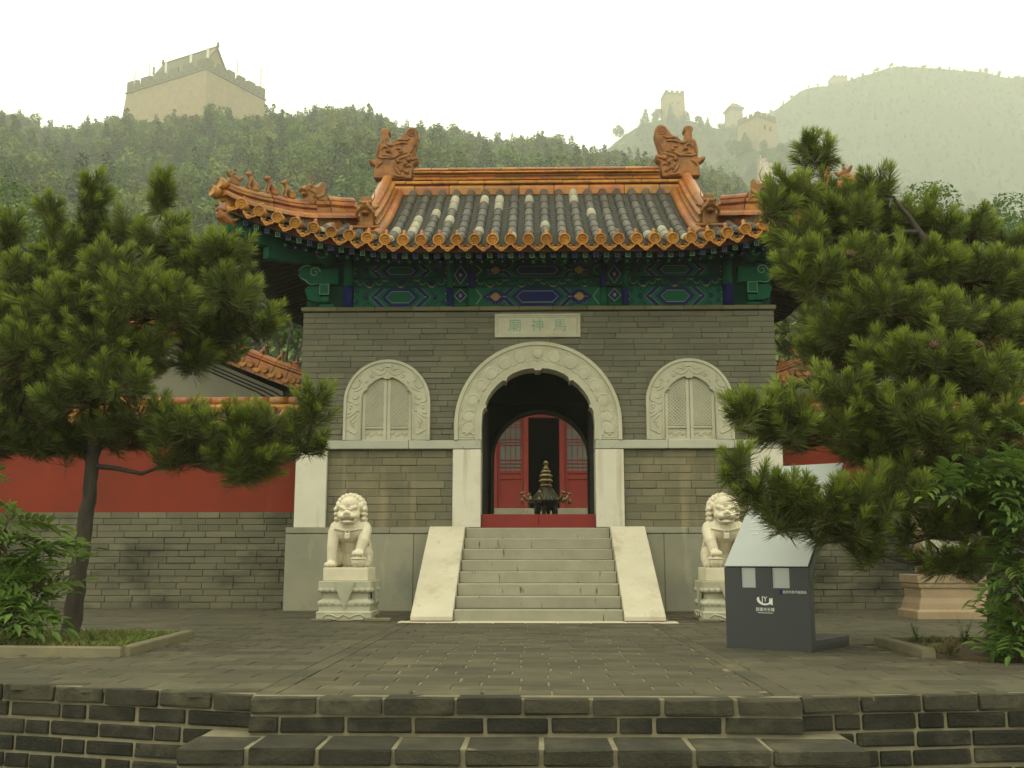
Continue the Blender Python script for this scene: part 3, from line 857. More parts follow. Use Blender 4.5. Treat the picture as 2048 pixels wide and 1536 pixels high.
def put_tile(me, a, b, name='roof_tile', parent=roof):
    d = b - a; L = d.length; d.normalize()
    side_ = d.cross(Vector((0, 0, 1))).normalized(); upv = side_.cross(d)
    Mx = Matrix((side_, d, upv)).transposed().to_4x4(); Mx.translation = a
    o = bpy.data.objects.new(name, me); COL.objects.link(o); o.parent = parent
    o.matrix_basis = Mx @ Matrix.Diagonal((1, L * 1.02, 1, 1))
    return o
# eave cap: disc with raised rim and a spiral, stub and nail knob
def eave_cap():
    mb = MB(); R = .083
    rings = [(R * .97, 0.0), (R, -.006), (R, -.024), (R * .94, -.030), (R * .80, -.028), (R * .76, -.008), (0.001, -.006)]
    st = len(mb.v); mb.lathe([(a, -b) for a, b in rings], n=22); mb.xf(Matrix.Rotation(PI / 2, 4, 'X'), st); mb.tube([(0, 0, 0), (0, .17, .002)], R * .94, 14)
    mb.tube([(R * .58 * math.cos(a), -.010, R * .58 * math.sin(a)) for a in np.linspace(0, 2 * PI, 17)], .007, 5)
    spiral(mb, 0, 0, R * .42, .5, 1.2, y=-.012, w=.010, n=12); 
    return mb.mesh('eave_cap', [MAT['glaze_yel']])
def knob():
    mb = MB(); mb.lathe([(.030, 0), (.032, .02), (.024, .035), (.030, .055), (.026, .08), (.012, .095), (.002, .10)], n=10); return mb.mesh('nail_knob', [MAT['glaze']])
def drip():
    mb = MB(); n = 10; vs = []
    prof = [(-.108, .020), (-.100, -.008), (-.082, -.032), (-.05, -.048), (-.03, -.068), (0, -.084), (.03, -.068), (.05, -.048), (.082, -.032), (.100, -.008), (.108, .020)]
    top = [(.085, .006), (.05, -.016), (0, -.024), (-.05, -.016), (-.085, .006)]
    mb.prism(prof + top, -.022, -.004)
    for sx in (-1, 1): spiral(mb, sx * .045, -.015, .025, 0 if sx > 0 else PI, 1.2, y=-.024, w=.006, dir=sx, n=9)
    mb.ball((0, -.022, -.04), (.022, .01, .022), 8, 5)
    # pan behind
    vs = []
    for y, dz in ((-.012, 0.0), (.22, .012)):
        for x, z in reversed(top): vs.append((x, y, z - .004 + dz))
    mb.add(vs, [(j, j + 1, 6 + j, 5 + j) for j in range(4)])
    return mb.mesh('drip_tile', [MAT['glaze_yel']])
CAP, KNOB, DRIP = eave_cap(), knob(), drip()
def tilt(a, b): return math.atan2(b.z - a.z, math.hypot(b.x - a.x, b.y - a.y))
for k, X0 in enumerate(xs):
    for sx in (-1, 1):
        X = sx * X0
        if X0 > 4.44: continue
        if X0 < 2.3: sm = 3.22
        elif X0 < 2.5: sm = 1.30
        else: sm = min(hip_s(X) - .02, 1.20)
        n = max(1, round((sm - .15) / .335)); st = .15
        e0, e1 = frow(X, 0), frow(X, .2)
        up_ = Vector((0, 0, .052))
        o = link('eave_cap', CAP, roof, e0 + up_ + Vector((0, -.03, .010)), (tilt(e0, e1) * .8, 0, 0))
        kb = frow(X, .09) + Vector((0, 0, .135)); link('nail_knob', KNOB, roof, kb, (-.15, 0, 0), None)
        if sm - .15 < .12: continue
        for i in range(n):
            a = frow(X, st + (sm - st) * i / n) + up_ * .55; b = frow(X, st + (sm - st) * (i + 1) / n) + up_ * .55
            q = tr.random(); pale = .12 if i > 0 else .3
            me = TP[0] if q < pale else TT[tr.randrange(3)]
            put_tile(me, a, b)
for k in range(-17, 18):
    X = PIT * k
    if abs(X) > 4.31: continue
    e0, e1 = frow(X, 0), frow(X, .2)
    sl = (frow(X + .05, 0).z - frow(X - .05, 0).z) / .1
    link('drip_tile', DRIP, roof, e0 + Vector((0, -.045, -.030)), (tilt(e0, e1) * .6, -math.atan(sl), 0))

# ---- side and back slopes (seen only edge-on): tube rows with caps and drips
for sx in (-1, 1):
    mb = MB(); Y = YE + .05
    while Y < YB - .02:
        ss = max(.12, min(XE - XG - .1, Y - ye(XE), 2 * YR - ye(XE) - Y))
        pts = [(sx * (XE + .02 - s), Y, zs(Y, s) + .05) for s in np.linspace(0, ss, 4)]
        mb.tube(pts, .075, 8, m=0)
        p0 = pts[0]; mb.tube([(p0[0] + sx * .02, Y, p0[2]), (p0[0] - sx * .13, Y, p0[2] + .03)], .083, 12, m=1)
        q = (p0[0] + sx * .02, Y + PIT / 2, zs(Y + PIT / 2, 0) - .015)
        mb.prism([(q[1] - .115, q[2] + .04), (q[1] - .08, q[2] - .03), (q[1], q[2] - .082), (q[1] + .08, q[2] - .03), (q[1] + .115, q[2] + .04)], q[0] - .01, q[0] + .01, axis='x', m=1)
        Y += PIT
    stuff(mb.build('side_tiles', [MAT['tile'], MAT['glaze_yel']], roof))
mb = MB()
for X0 in xs:
    for sx in (-1, 1):
        X = sx * X0; sm = 3.2 if X0 < 2.6 else max(.1, hip_s(X))
        pts = []
        for s in np.linspace(0, sm, 6):
            p = frow(X, s); pts.append((p.x, 2 * YR - p.y, p.z + .03))
        mb.tube(pts, .075, 6)
stuff(mb.build('back_tiles', [MAT['tile']], roof))

# ---- eave board and rafters
mb = MB(); sec = [(-.012, -.055), (.012, -.055), (.012, .05), (-.012, .05)]
mb.sweep([frow(X, .07) + Vector((0, 0, -.052)) for X in np.linspace(-4.34, 4.34, 61)], sec)
for sx in (-1, 1): mb.sweep([(sx * (XE - .08), Y, zs(Y, .08) - .052) for Y in np.linspace(ye(XE) + .1, 2 * YR - ye(XE) - .1, 41)], sec)
mb.build('eave_board', [MAT['brownboard']], roof)
def sq_rafter(ci):
    mb = MB(); h = .036
    mb.box(-h, h, 0, .75, -h, h, m=0)
    c = 1
    for a, b, m in ((h, .0, 2 + ci), ):
        mb.box(-h + .001, h - .001, -.004, 0, -h + .001, h - .001, m=2 + ci)
    mb.box(-h + .012, h - .012, -.006, -.003, -h + .012, h - .012, m=1)
    mb.box(-h + .018, h - .018, -.008, -.005, -h + .018, h - .018, m=4 + ci)
    mb.ball((0, -.008, 0), (.007, .004, .007), 6, 4, m=6)
    return mb.mesh('flying_rafter', [MAT['dgreen'], MAT['black'], MAT['pline'], MAT['pblue'], MAT['green'], MAT['blue'], MAT['gold']])
def rd_rafter(ci):
    mb = MB(); mb.tube([(0, 0, 0), (0, .75, 0)], .036, 10, m=0); mb.tube([(0, -.004, 0), (0, 0, 0)], .034, 10, m=1 + ci); mb.ball((0, -.004, .004), (.014, .005, .014), 8, 4, m=3)
    return mb.mesh('round_rafter', [MAT['dgreen'], MAT['green'], MAT['blue'], MAT['pline']])
SQ = [sq_rafter(0), sq_rafter(1)]; RD = [rd_rafter(0), rd_rafter(1)]
sp = .1505
for k in range(28):
    for sx in (-1, 1):
        X = sx * sp * (k + .5)
        if abs(X) > 4.15: continue
        a, b = frow(X, .10), frow(X, .9)
        link('flying_rafter', SQ[k % 2], roof, a + Vector((0, 0, -.155)), (tilt(a, b) * .8, 0, 0))
        a = frow(X, .46); b = frow(X, 1.1)
        if abs(X) < 3.75: link('round_rafter', RD[k % 2], roof, Vector((X + .02, a.y, a.z - .285)), (tilt(a, b) * .8, 0, 0))
SR_ = MB().box(-.036, .036, 0, .95, -.036, .036).mesh('side_rafter', [MAT['rafter']])
Y = -.85
while Y < 5.3:
    for sx in (-1, 1):
        z0, z1 = zs(Y, .1), zs(Y, 1.0)
        link('side_rafter', SR_, roof, (sx * (XE - .10), Y, z0 - .155), (math.atan2(z1 - z0, .9) * .8, 0, sx * PI / 2))
    Y += sp
MB().box(-2.78, 2.78, -.25, .05, 5.22, 5.50).build('eave_purlin', [MAT['dgreen']], roof)
# upper wall under the eaves along the sides and the back
for sx in (-1, 1): MB().box(min(sx * 3.05, sx * 3.45), max(sx * 3.05, sx * 3.45), .1, 4.3, 4.5, 5.3).build('side_beam', [MAT['dgreen']], roof)
MB().box(-3.4, 3.4, 4.1, 4.35, 4.5, 5.3).build('rear_beam', [MAT['dgreen']], roof)

# ---- corner beams with dragon-head end caps
def at_hip(ax):    # point on the hip line above |X|=ax
    return Vector((ax, ye(ax) + hip_s(ax), Z_E + F(hip_s(ax)) + upl(ax, ye(ax) + hip_s(ax))))
for sx in (-1, 1):
    for back_ in (0, 1):
        def HP(ax, dz=0):
            p = at_hip(ax); y = p.y if not back_ else 2 * YR - p.y
            return Vector((sx * p.x, y, p.z + dz))
        mb = MB(); mb.sweep([HP(a, -.27) for a in np.linspace(3.2, 4.40, 8)], [(-.08, -.11), (.08, -.11), (.08, .11), (-.08, .11)])
        mb.sweep([HP(a, -.46) for a in np.linspace(3.2, 3.95, 6)], [(-.07, -.09), (.07, -.09), (.07, .08), (-.07, .08)])
        mb.build('corner_beam', [MAT['green']], roof)
        if back_: continue
        hd = MB(); a, b = HP(4.34, -.27), HP(4.58, -.20); d = (b - a).normalized()
        hd.tube([a - d * .02, a + d * .10, a + d * .2, a + d * .27], [.10, .105, .09, .05], 10)
        hd.ball(a + d * .24 + Vector((0, 0, .045)), (.06, .06, .035), 10, 6); hd.ball(a + d * .22 + Vector((0, 0, -.055)), (.06, .06, .028), 10, 6)
        for s_ in (-1, 1):
            w = Vector((d.y, -d.x, 0)).normalized() * s_
            hd.ball(a + d * .14 + w * .09 + Vector((0, 0, .07)), .035, 8, 6); hd.tube([a + d * .05 + w * .11, a - d * .02 + w * .13 + Vector((0, 0, .08)), a - d * .08 + w * .13 + Vector((0, 0, .12))], [.03, .024, .008], 6)
            hd.ball(a + d * .29 + w * .03 + Vector((0, 0, .08)), .022, 8, 6)
        me = fuse(hd, .011, 1, 'corner_dragon_head'); me.materials.append(MAT['glaze_dark']); link('corner_dragon_head', me, roof)

# ---- hip ridges
ROUND = [(.075 * math.cos(a), .075 * math.sin(a)) for a in np.linspace(0, PI, 9)]
def sec_hip(h): return [(-.10, -.16), (.10, -.16), (.10, h * .45), (.075, h * .5), (.11, h * .58), (.11, h * .70), (.06, h * .76)] + [(x, h * .78 + z) for x, z in ROUND] + [(-.06, h * .76), (-.11, h * .70), (-.11, h * .58), (-.075, h * .5), (-.10, h * .45)]
SK = [(.10 * math.cos(a) + .0, .10 * math.sin(a)) for a in np.linspace(0, PI, 8)]
def hipridge(sx, back_):
    def HP(ax, dz=0):
        p = at_hip(ax); y = p.y if not back_ else 2 * YR - p.y
        return Vector((sx * p.x, y, p.z + dz))
    n = 9 if not back_ else 3
    lift = lambda a: float(np.interp(a, [2.86, 3.2, 3.9, 4.2, 4.4, 4.56], [.03, .10, .11, .05, -.01, -.05]))
    A = np.linspace(2.86, 4.45, n + 1)
    for i in range(n):
        h = .40 if A[i] < 3.35 else .30
        mb = MB(); q = np.linspace(A[i], A[i + 1] - .004, 4)
        mb.sweep([HP(a, .02 + lift(a)) for a in q], sec_hip(h))
        link('hip_ridge_tile', mb.mesh('hip_ridge_tile', [MAT['glaze']]), roof)
        if not back_:
            mb = MB(); mb.sweep([HP(a, .05 + lift(a) * .6) + Vector((-sx * .03, -.10, .0)) for a in q], SK); link('hip_skirt_tile', mb.mesh('hip_skirt_tile', [MAT['glaze']]), roof)
    if not back_:
        e = HP(4.45); t = (HP(4.45) - HP(4.35)).normalized()
        mb = MB(); h = .30; c = e + Vector((0, 0, .02 + h * .78 - .02))
        mb.tube([c - t * .05, c + t * .05], .085, 18); w = Vector((-t.y, t.x, 0)).normalized()
        mb.tube([c + t * .052 + w * .07 * math.cos(a) + Vector((0, 0, .07 * math.sin(a))) for a in np.linspace(0, 2 * PI, 19)], .010, 5)
        c2 = HP(4.52, .03); mb.tube([c2 - t * .05, c2 + t * .06], .085, 18); mb.tube([c2 + t * .062 + w * .07 * math.cos(a) + Vector((0, 0, .07 * math.sin(a))) for a in np.linspace(0, 2 * PI, 19)], .010, 5)
        link('hip_end_cap', mb.mesh('hip_end_cap', [MAT['glaze_yel']]), roof)
for sx in (-1, 1):
    for b_ in (0, 1): hipridge(sx, b_)

# ---- main ridge, built of moulded pieces
zr = Z_E + F(3.3) - .03
def rpoly(half): return [(YR + a, z) for a, z in half] + [(YR - a, z) for a, z in reversed(half)]
def ridge_run(name, half, L, mat, x0=-2.16, x1=2.16):
    n = max(1, round((x1 - x0) / L)); step_ = (x1 - x0) / n
    me = MB().prism(rpoly(half), -step_ / 2 + .003, step_ / 2 - .003, axis='x').mesh(name, [mat], bevel=.008)
    for i in range(n): link(name, me, roof, (x0 + step_ * (i + .5), 0, random.Random(i).uniform(-.003, .003)))
MB().box(-2.14, 2.14, YR - .075, YR + .075, zr - .12, zr + .40).build('ridge_core', [MAT['glaze']], roof)
ridge_run('ridge_base_tile', [(.19, zr - .08), (.19, zr + .05), (.16, zr + .10), (.12, zr + .125)], .62, MAT['glaze'], -2.74, 2.74)
ridge_run('ridge_band', [(.10, zr + .130), (.175, zr + .138), (.18, zr + .180), (.14, zr + .20), (.09, zr + .206)], .46, MAT['glaze_yel'], -2.74, 2.74)
ridge_run('ridge_brick', [(.09, zr + .214), (.135, zr + .228), (.115, zr + .26), (.08, zr + .285), (.125, zr + .315), (.08, zr + .330)], .46, MAT['glaze'])
ridge_run('ridge_moulding', [(.08, zr + .340), (.155, zr + .348), (.155, zr + .374), (.07, zr + .388)], .50, MAT['glaze_yel'])
ridge_run('ridge_cap', [(.06, zr + .396), (.10, zr + .42), (.085, zr + .455), (.05, zr + .475), (.015, zr + .482)], .31, MAT['glaze'])

# ---- vertical ridges down to the beast at their foot
SECV = [(-.13, -.10), (.13, -.10), (.135, .05), (.16, .06), (.16, .11), (.12, .13), (.12, .18), (.145, .19), (.145, .23), (.09, .25)] + [(.085 * math.cos(a), .27 + .085 * math.sin(a)) for a in np.linspace(0, PI, 9)] + [(-.09, .25), (-.145, .23), (-.145, .19), (-.12, .18), (-.12, .13), (-.16, .11), (-.16, .06), (-.135, .05)]
XV = 2.57
def VP(sx, s, dz=0):
    p = frow(sx * XV, s) if s <= 3.3 else frow(sx * XV, 3.3); return Vector((sx * (XV + .02), p.y, Z_E + F(s) + upl(XV, p.y) + dz))
for sx in (-1, 1):
    S = np.linspace(1.12, 3.15, 7)
    for i in range(6):
        mb = MB(); mb.sweep([VP(sx, s, .03) for s in np.linspace(S[i], S[i + 1] - .004, 4)], SECV)
        link('vertical_ridge_tile', mb.mesh('vertical_ridge_tile', [MAT['glaze']]), roof)
    S = np.linspace(.55, 3.12, 9)
    for i in range(8):
        mb = MB(); mb.sweep([VP(sx, s, .05) + Vector((-sx * .20, 0, 0)) for s in np.linspace(S[i], S[i + 1] - .004, 3)], [(.085 * math.cos(a), .085 * math.sin(a)) for a in np.linspace(0, PI, 8)])
        link('verge_tile', mb.mesh('verge_tile', [MAT['glaze']]), roof)
    # back ridge plain
    mb = MB(); mb.sweep([Vector((p.x, 2 * YR - p.y, p.z)) for p in [VP(sx, s, .03) for s in np.linspace(1.1, 3.15, 6)]], SECV); link('back_vertical_ridge', mb.mesh('back_vertical_ridge', [MAT['glaze']]), roof)
    # gable panel and side cover ridge
    mb = MB(); prof = [(ye(0) + 1.66, Z_E + F(1.66))] + [(ye(0) + s, Z_E + F(s) + .02) for s in np.linspace(1.8, 3.3, 6)]; prof += [(2 * YR - y, z) for y, z in reversed(prof[:-1])]
    mb.prism(prof, sx * 2.74, sx * 2.80, axis='x'); link('gable_panel', mb.mesh('gable_panel', [MAT['redpaint']]), roof)
    # foot pedestal of the vertical ridge
    f0 = VP(sx, 1.02)
    mb = MB(); mb.box(f0.x - .20, f0.x + .20, f0.y - .14, f0.y + .16, f0.z - .12, f0.z + .05, ch=.02); mb.box(f0.x - .22, f0.x + .22, f0.y - .16, f0.y + .16, f0.z + .05, f0.z + .10, ch=.015)
    link('ridge_foot', mb.mesh('ridge_foot', [MAT['glaze_dark']]), roof)
    mb = MB(); z0 = f0.z + .10
    mb.box(f0.x - .10, f0.x + .10, f0.y - .10, f0.y + .12, z0, z0 + .24, ch=.015)
    c = Vector((f0.x, f0.y - .08, z0 + .30))
    mb.ball(c, (.115, .12, .10), 12, 8); mb.ball(c + Vector((0, -.12, -.03)), (.085, .09, .055), 10, 6); mb.ball(c + Vector((0, -.09, -.11)), (.07, .07, .03), 10, 6)
    mb.ball(c + Vector((0, -.20, .01)), (.05, .03, .03), 8, 5); mb.box(c.x - .07, c.x + .07, c.y + .02, c.y + .10, c.z + .02, c.z + .19)
    for s_ in (-1, 1):
        mb.ball(c + Vector((s_ * .07, -.09, .055)), .035, 8, 6); mb.tube([c + Vector((s_ * .10, .02, .0)), c + Vector((s_ * .17, .04, .03)), c + Vector((s_ * .16, .05, .10))], [.04, .03, .01], 6)
        mb.tube([c + Vector((s_ * .08, -.14, -.05)), c + Vector((s_ * .13, -.10, -.12)), c + Vector((s_ * .11, -.05, -.2))], [.03, .03, .01], 6)
    me = fuse(mb, .012, 1, 'ridge_beast'); me.materials.append(MAT['glaze_dark']); B = link('ridge_beast', me, roof)
    hn = MB()
    for s_ in (-1, 1): hn.tube([c + Vector((s_ * .07, .0, .08)), c + Vector((s_ * .12, .02, .17)), c + Vector((s_ * .12, -.01, .30))], [.010, .008, .005], 6)
    link('beast_horn', hn.mesh('beast_horn', [MAT['glaze_dark']]), B)

# ---- great dragon ornaments on the ridge ends
def chiwen():
    out = [(225, 850), (228, 740), (250, 660), (205, 628), (142, 590), (148, 552), (200, 560), (252, 578), (265, 490), (292, 298), (338, 290), (345, 190), (322, 130), (350, 96), (400, 80), (455, 100), (480, 135), (452, 180), (458, 290), (500, 318), (560, 250), (640, 225), (700, 150), (740, 90), (800, 62), (860, 75), (905, 130), (912, 210), (880, 330), (835, 470), (815, 530), (880, 505), (912, 550), (880, 600), (822, 640), (812, 760), (800, 855)]
    P = []
    for x, y in out:
        p = atY(720 + x / 7.68, 250 + y / 7.68, YR); P.append((p.x, p.z))
    mb = MB(); mb.prism(P, YR - .11, YR + .11)
    me0 = mb.mesh('ridge_dragon', [MAT['glaze_dark']], bevel=.016)
    r_ = MB()
    def Q(pts): 
        o = []
        for x, y in pts:
            p = atY(720 + x / 7.68, 250 + y / 7.68, YR); o.append((p.x, p.z))
        return o
    for yy in (YR - .11, YR + .11):
        sp_ = Q([(800, 150)])[0]; spiral(r_, sp_[0], sp_[1], .085, 0, 1.7, y=yy, w=.016, dir=-1)
        L = [[(870, 130), (868, 250), (835, 360), (790, 470)], [(590, 270), (650, 265), (720, 270), (780, 245)], [(545, 345), (620, 320), (690, 310), (740, 330)], [(560, 410), (610, 400), (650, 420)], [(345, 430), (370, 380), (420, 375), (470, 430), (490, 480)], [(355, 510), (430, 500), (520, 540), (600, 500), (740, 460)],
             [(270, 520), (350, 545), (440, 540), (520, 560)], [(560, 580), (660, 540), (790, 500)], [(640, 600), (690, 620), (660, 680), (690, 740), (770, 790)], [(700, 560), (760, 545), (790, 580), (750, 610)], [(540, 620), (560, 700), (620, 790), (640, 800)], [(270, 700), (310, 640), (370, 610)], [(700, 690), (760, 660), (800, 690)], [(800, 580), (850, 560), (890, 545)],
             [(600, 650), (640, 720), (600, 760)], [(520, 800), (580, 820), (700, 830)], [(300, 330), (285, 450), (275, 520)], [(420, 320), (470, 350), (530, 350)]]
        for st in L: curve(r_, Q(st), .030, y=yy)
        for bx, by in ((760, 580), (700, 640), (730, 760), (440, 440), (600, 600), (640, 450)):
            q = Q([(bx, by)])[0]; r_.ball((q[0], yy, q[1]), (.040, .05, .040), 8, 6)
    me1 = r_.mesh('dragon_relief', [MAT['glaze_dark']])
    return me0, me1
c0, c1 = chiwen()
a = link('ridge_dragon', c0, roof); link('dragon_relief', c1, a)
a = link('ridge_dragon', mirrored(c0), roof); link('dragon_relief', mirrored(c1), a)

# ---- small figures on the hip ridges
def beast_mesh(kind=0):
    mb = MB()
    if kind == 0:                                    # sitting animal, faces -x
        mb.tube([(.07, 0, .03), (.05, 0, .09), (0, 0, .15), (-.035, 0, .20)], [.055, .055, .045, .035], 10)
        mb.ball((-.055, 0, .235), (.045, .04, .042), 10, 8); mb.ball((-.095, 0, .225), (.026, .024, .02), 8, 6)
        for s_ in (-1, 1):
            mb.tube([(-.03, s_ * .03, .15), (-.055, s_ * .035, .07), (-.06, s_ * .035, 0)], [.022, .018, .022], 8); mb.ball((.06, s_ * .035, .03), (.05, .028, .04), 8, 6)
            mb.tube([(-.035, s_ * .03, .26), (-.03, s_ * .04, .29)], [.015, .006], 6)
        mb.tube([(.11, 0, .03), (.14, 0, .09), (.115, 0, .15)], [.022, .02, .01], 8)
    else:                                            # rider on a bird
        mb.box(-.07, .10, -.05, .05, 0, .07); mb.ball((.02, 0, .11), (.10, .05, .05), 10, 8); mb.tube([(-.06, 0, .11), (-.11, 0, .15), (-.13, 0, .16)], [.03, .024, .012], 8)
        mb.tube([(.08, 0, .11), (.13, 0, .17), (.14, 0, .20)], [.035, .03, .012], 8); mb.tube([(.0, 0, .13), (-.005, 0, .20)], [.035, .026], 8); mb.ball((-.005, 0, .235), .026, 8, 6)
        for s_ in (-1, 1): mb.tube([(0, s_ * .03, .19), (-.04, s_ * .04, .14)], [.013, .012], 6)
    me = fuse(mb, .009, 1, 'roof_figure'); me.materials.append(MAT['glaze_dark']); return me
FIG = [beast_mesh(0), beast_mesh(1)]
def hip_dragon():
    mb = MB()
    mb.prism([(-.17, 0), (.15, 0), (.16, .10), (.15, .22), (.165, .34), (.10, .375), (.05, .30), (-.02, .27), (-.10, .30), (-.19, .28), (-.24, .21), (-.19, .17), (-.16, .10)], -.08, .08)
    mb.ball((-.15, 0, .22), (.09, .10, .075), 10, 8); mb.ball((-.22, 0, .235), (.045, .06, .03), 8, 6); mb.ball((-.19, 0, .155), (.05, .06, .025), 8, 6)
    for s_ in (-1, 1):
        mb.ball((-.12, s_ * .08, .27), .03, 8, 6)
        mb.tube([(-.02, s_ * .085, .10), (.06, s_ * .10, .14), (.12, s_ * .085, .20)], [.03, .025, .012], 8); mb.tube([(.14, s_ * .085, .03), (.08, s_ * .1, .09), (.0, s_ * .085, .06)], [.03, .025, .012], 8)
        mb.tube([(-.10, s_ * .08, .2), (-.05, s_ * .10, .17), (-.08, s_ * .085, .1)], [.03, .025, .012], 8)
    me = fuse(mb, .011, 1, 'hip_dragon'); me.materials.append(MAT['glaze_dark'])
    h = MB()
    for s_ in (-1, 1): h.tube([(-.08, s_ * .05, .28), (-.03, s_ * .08, .33), (-.01, s_ * .085, .42), (-.05, s_ * .08, .52)] if s_ > 0 else [(-.08, s_ * .05, .28), (-.05, s_ * .08, .33), (-.06, s_ * .085, .40), (-.09, s_ * .08, .48)], [.014, .012, .009, .004], 6)
    return me, h.mesh('dragon_horn', [MAT['glaze_dark']])
HD = hip_dragon()
for sx in (-1, 1):
    for ax, kind in ((4.36, 1), (4.15, 0), (3.93, 0), (3.725, 0), (3.39, 2)):
        p = at_hip(ax); p2 = at_hip(ax + .1); dirv = Vector((sx * (p2.x - p.x), p2.y - p.y, 0)); ang = math.atan2(dirv.y, dirv.x) + PI
        base = Vector((sx * p.x, p.y, p.z + .02 + .3 * .78 + .065 + float(np.interp(ax, [2.86, 3.2, 3.9, 4.2, 4.4, 4.56], [.03, .10, .11, .05, -.01, -.05]))))
        slope = math.atan2(p2.z - p.z, dirv.length)
        if kind == 2:
            base.z -= .06; o = link('hip_dragon', HD[0], roof, base, (0, slope * .5, ang)); link('dragon_horn', HD[1], o)
        else:
            link('roof_figure', FIG[kind], roof, base, (0, slope * .6, ang), (1.0, 1.0, 1.0))
# ================================================================ GROUND, COURTYARD, TERRACE
def plane(name, x0, x1, y0, y1, z, mat):
    m = MB(); m.add([(x0, y0, z), (x1, y0, z), (x1, y1, z), (x0, y1, z)], [(0, 1, 2, 3)]); return struct(m.build(name, [mat], fix=False))
MAT['earth'] = M('hillside_earth', (.10, .095, .05), (.05, .07, .025), nscale=.2, namt=.9, rough=1, var=0, bump=.5, bscale=2)
plane('ground', -1300, 1700, -50, 2100, -.90, MAT['earth'])
# courtyard body: mortar bed under the paving
YT = -8.97
def edge_l(x): return -8.92 + (-1.66 - x) * math.tan(math.radians(15))
def edge_r(x): return -8.96 + (x - 1.43) * math.tan(math.radians(8.5))
bed_ = MB(); out = [(-9.5, edge_l(-9.5) if False else -6.7), (-9.5, 30), (9.5, 30), (9.5, -7.75), (1.43, -8.93), (-1.66, -8.88)]
out = [(-9.5, edge_l(-9.5) + .03), (-1.66, -8.89), (1.43, -8.93), (9.5, edge_r(9.5) + .03), (9.5, 30), (-9.5, 30)]
bed_.prism(out, -.9, -.006, axis='z')
court = struct(bed_.build('courtyard', [MAT['mortar']]))
def pave_mesh(seed, L=.4, W=.2):
    r_ = random.Random(seed); mb = MB(); c = .008
    j = lambda: r_.uniform(-.0015, .0015)
    t = [(-.5 + c / L, -.5 + c / W, .006 + j()), (.5 - c / L, -.5 + c / W, .006 + j()), (.5 - c / L, .5 - c / W, .006 + j()), (-.5 + c / L, .5 - c / W, .006 + j())]
    e = [(-.5, -.5, -.002), (.5, -.5, -.002), (.5, .5, -.002), (-.5, .5, -.002)]; b = [(x, y, -.03) for x, y, _ in e]
    mb.add(b + e + t, [(8, 9, 10, 11)] + [(4 + i, 4 + (i + 1) % 4, 8 + (i + 1) % 4, 8 + i) for i in range(4)] + [(i, (i + 1) % 4, 4 + (i + 1) % 4, 4 + i) for i in range(4)])
    return mb.mesh('paving_stone', [MAT['paver']], fix=False)
PV = [pave_mesh(i) for i in range(6)]
pr = random.Random(77)
def in_planter(x, y): return (x < -3.28 and -6.85 < y < -4.68 and x < -3.24) or (x > 2.98 and -7.1 < y < -5.40)
def stone_at(parent, x0, x1, y0, y1, gap):
    w, d = x1 - x0 - gap, y1 - y0 - gap
    if w < .04: return None
    o = bpy.data.objects.new('paving_stone', PV[pr.randrange(6)]); COL.objects.link(o); o.parent = parent
    o.location = ((x0 + x1) / 2, (y0 + y1) / 2, pr.uniform(-.0025, .0025)); o.scale = (w, d, 1); o.rotation_euler = (pr.uniform(-.003, .003), pr.uniform(-.003, .003), pr.uniform(-.004, .004))
    return o
# the path in the middle, with border strips
path = struct(link('paved_path', None)); PXL, PXR = -1.66, 1.43
path_bed = MB(); path_bed.box(PXL + .002, PXR - .002, -9.0, -2.25, -.05, -.002); struct(path_bed.build('path_bed', [MAT['mortar']], path))
n = 0; y = YT + .02
row = 0
while y < -2.32 and n < 296:
    d = .205; x = PXL + .13 - (0.2 if row % 2 else 0) - pr.uniform(0, .04)
    while x < PXR - .13:
        L = .40 * pr.uniform(.96, 1.04); a, b = max(PXL + .13, x), min(x + L, PXR - .13)
        if b - a > .05:
            if stone_at(path, a, b, y, y + d, pr.uniform(.006, .016)): n += 1
        x += L
    y += d; row += 1
for xa in (PXL, PXR - .13):
    y = YT + .02
    while y < -2.3:
        o = stone_at(path, xa, xa + .13, y, y + .42, .007); o.name = 'border_stone'; y += .42
# side pavements: nearest 300 separate, the rest joined
rest = MB(); cells = []
for sx, (xa, xb) in ((-1, (-9.4, PXL)), (1, (PXR, 9.4))):
    y = 1.0; row = 0
    while y > -9.4:
        d = .27; x = (xb if sx < 0 else xa); off = .2 if row % 2 else 0; k = 0
        while True:
            L = .46 * pr.uniform(.9, 1.1) if (k or not off) else .23
            x0, x1 = (x - L, x) if sx < 0 else (x, x + L); k += 1
            if (sx < 0 and x0 < xa) or (sx > 0 and x1 > xb): break
            ed = edge_l((x0 + x1) / 2) if sx < 0 else edge_r((x0 + x1) / 2)
            y0 = max(y - d, ed + .02)
            ok = y - y0 > .07 and not in_planter((x0 + x1) / 2, y - d / 2) and not (abs((x0 + x1) / 2) < 3.8 and y > .2)
            if ok and abs((x0 + x1) / 2) < 1.75 and y > -2.4: ok = False
            if ok:
                dist = (y + 15); lim = dist * .52
                cells.append((((x0 + x1) / 2) ** 2 * .3 + dist ** 2 if abs((x0 + x1) / 2) < lim + .3 else 1e6 + dist, x0, x1, y0, y))
            x = x0 if sx < 0 else x1
        y -= d; row += 1
cells.sort()
pav = struct(link('side_pavement', None))
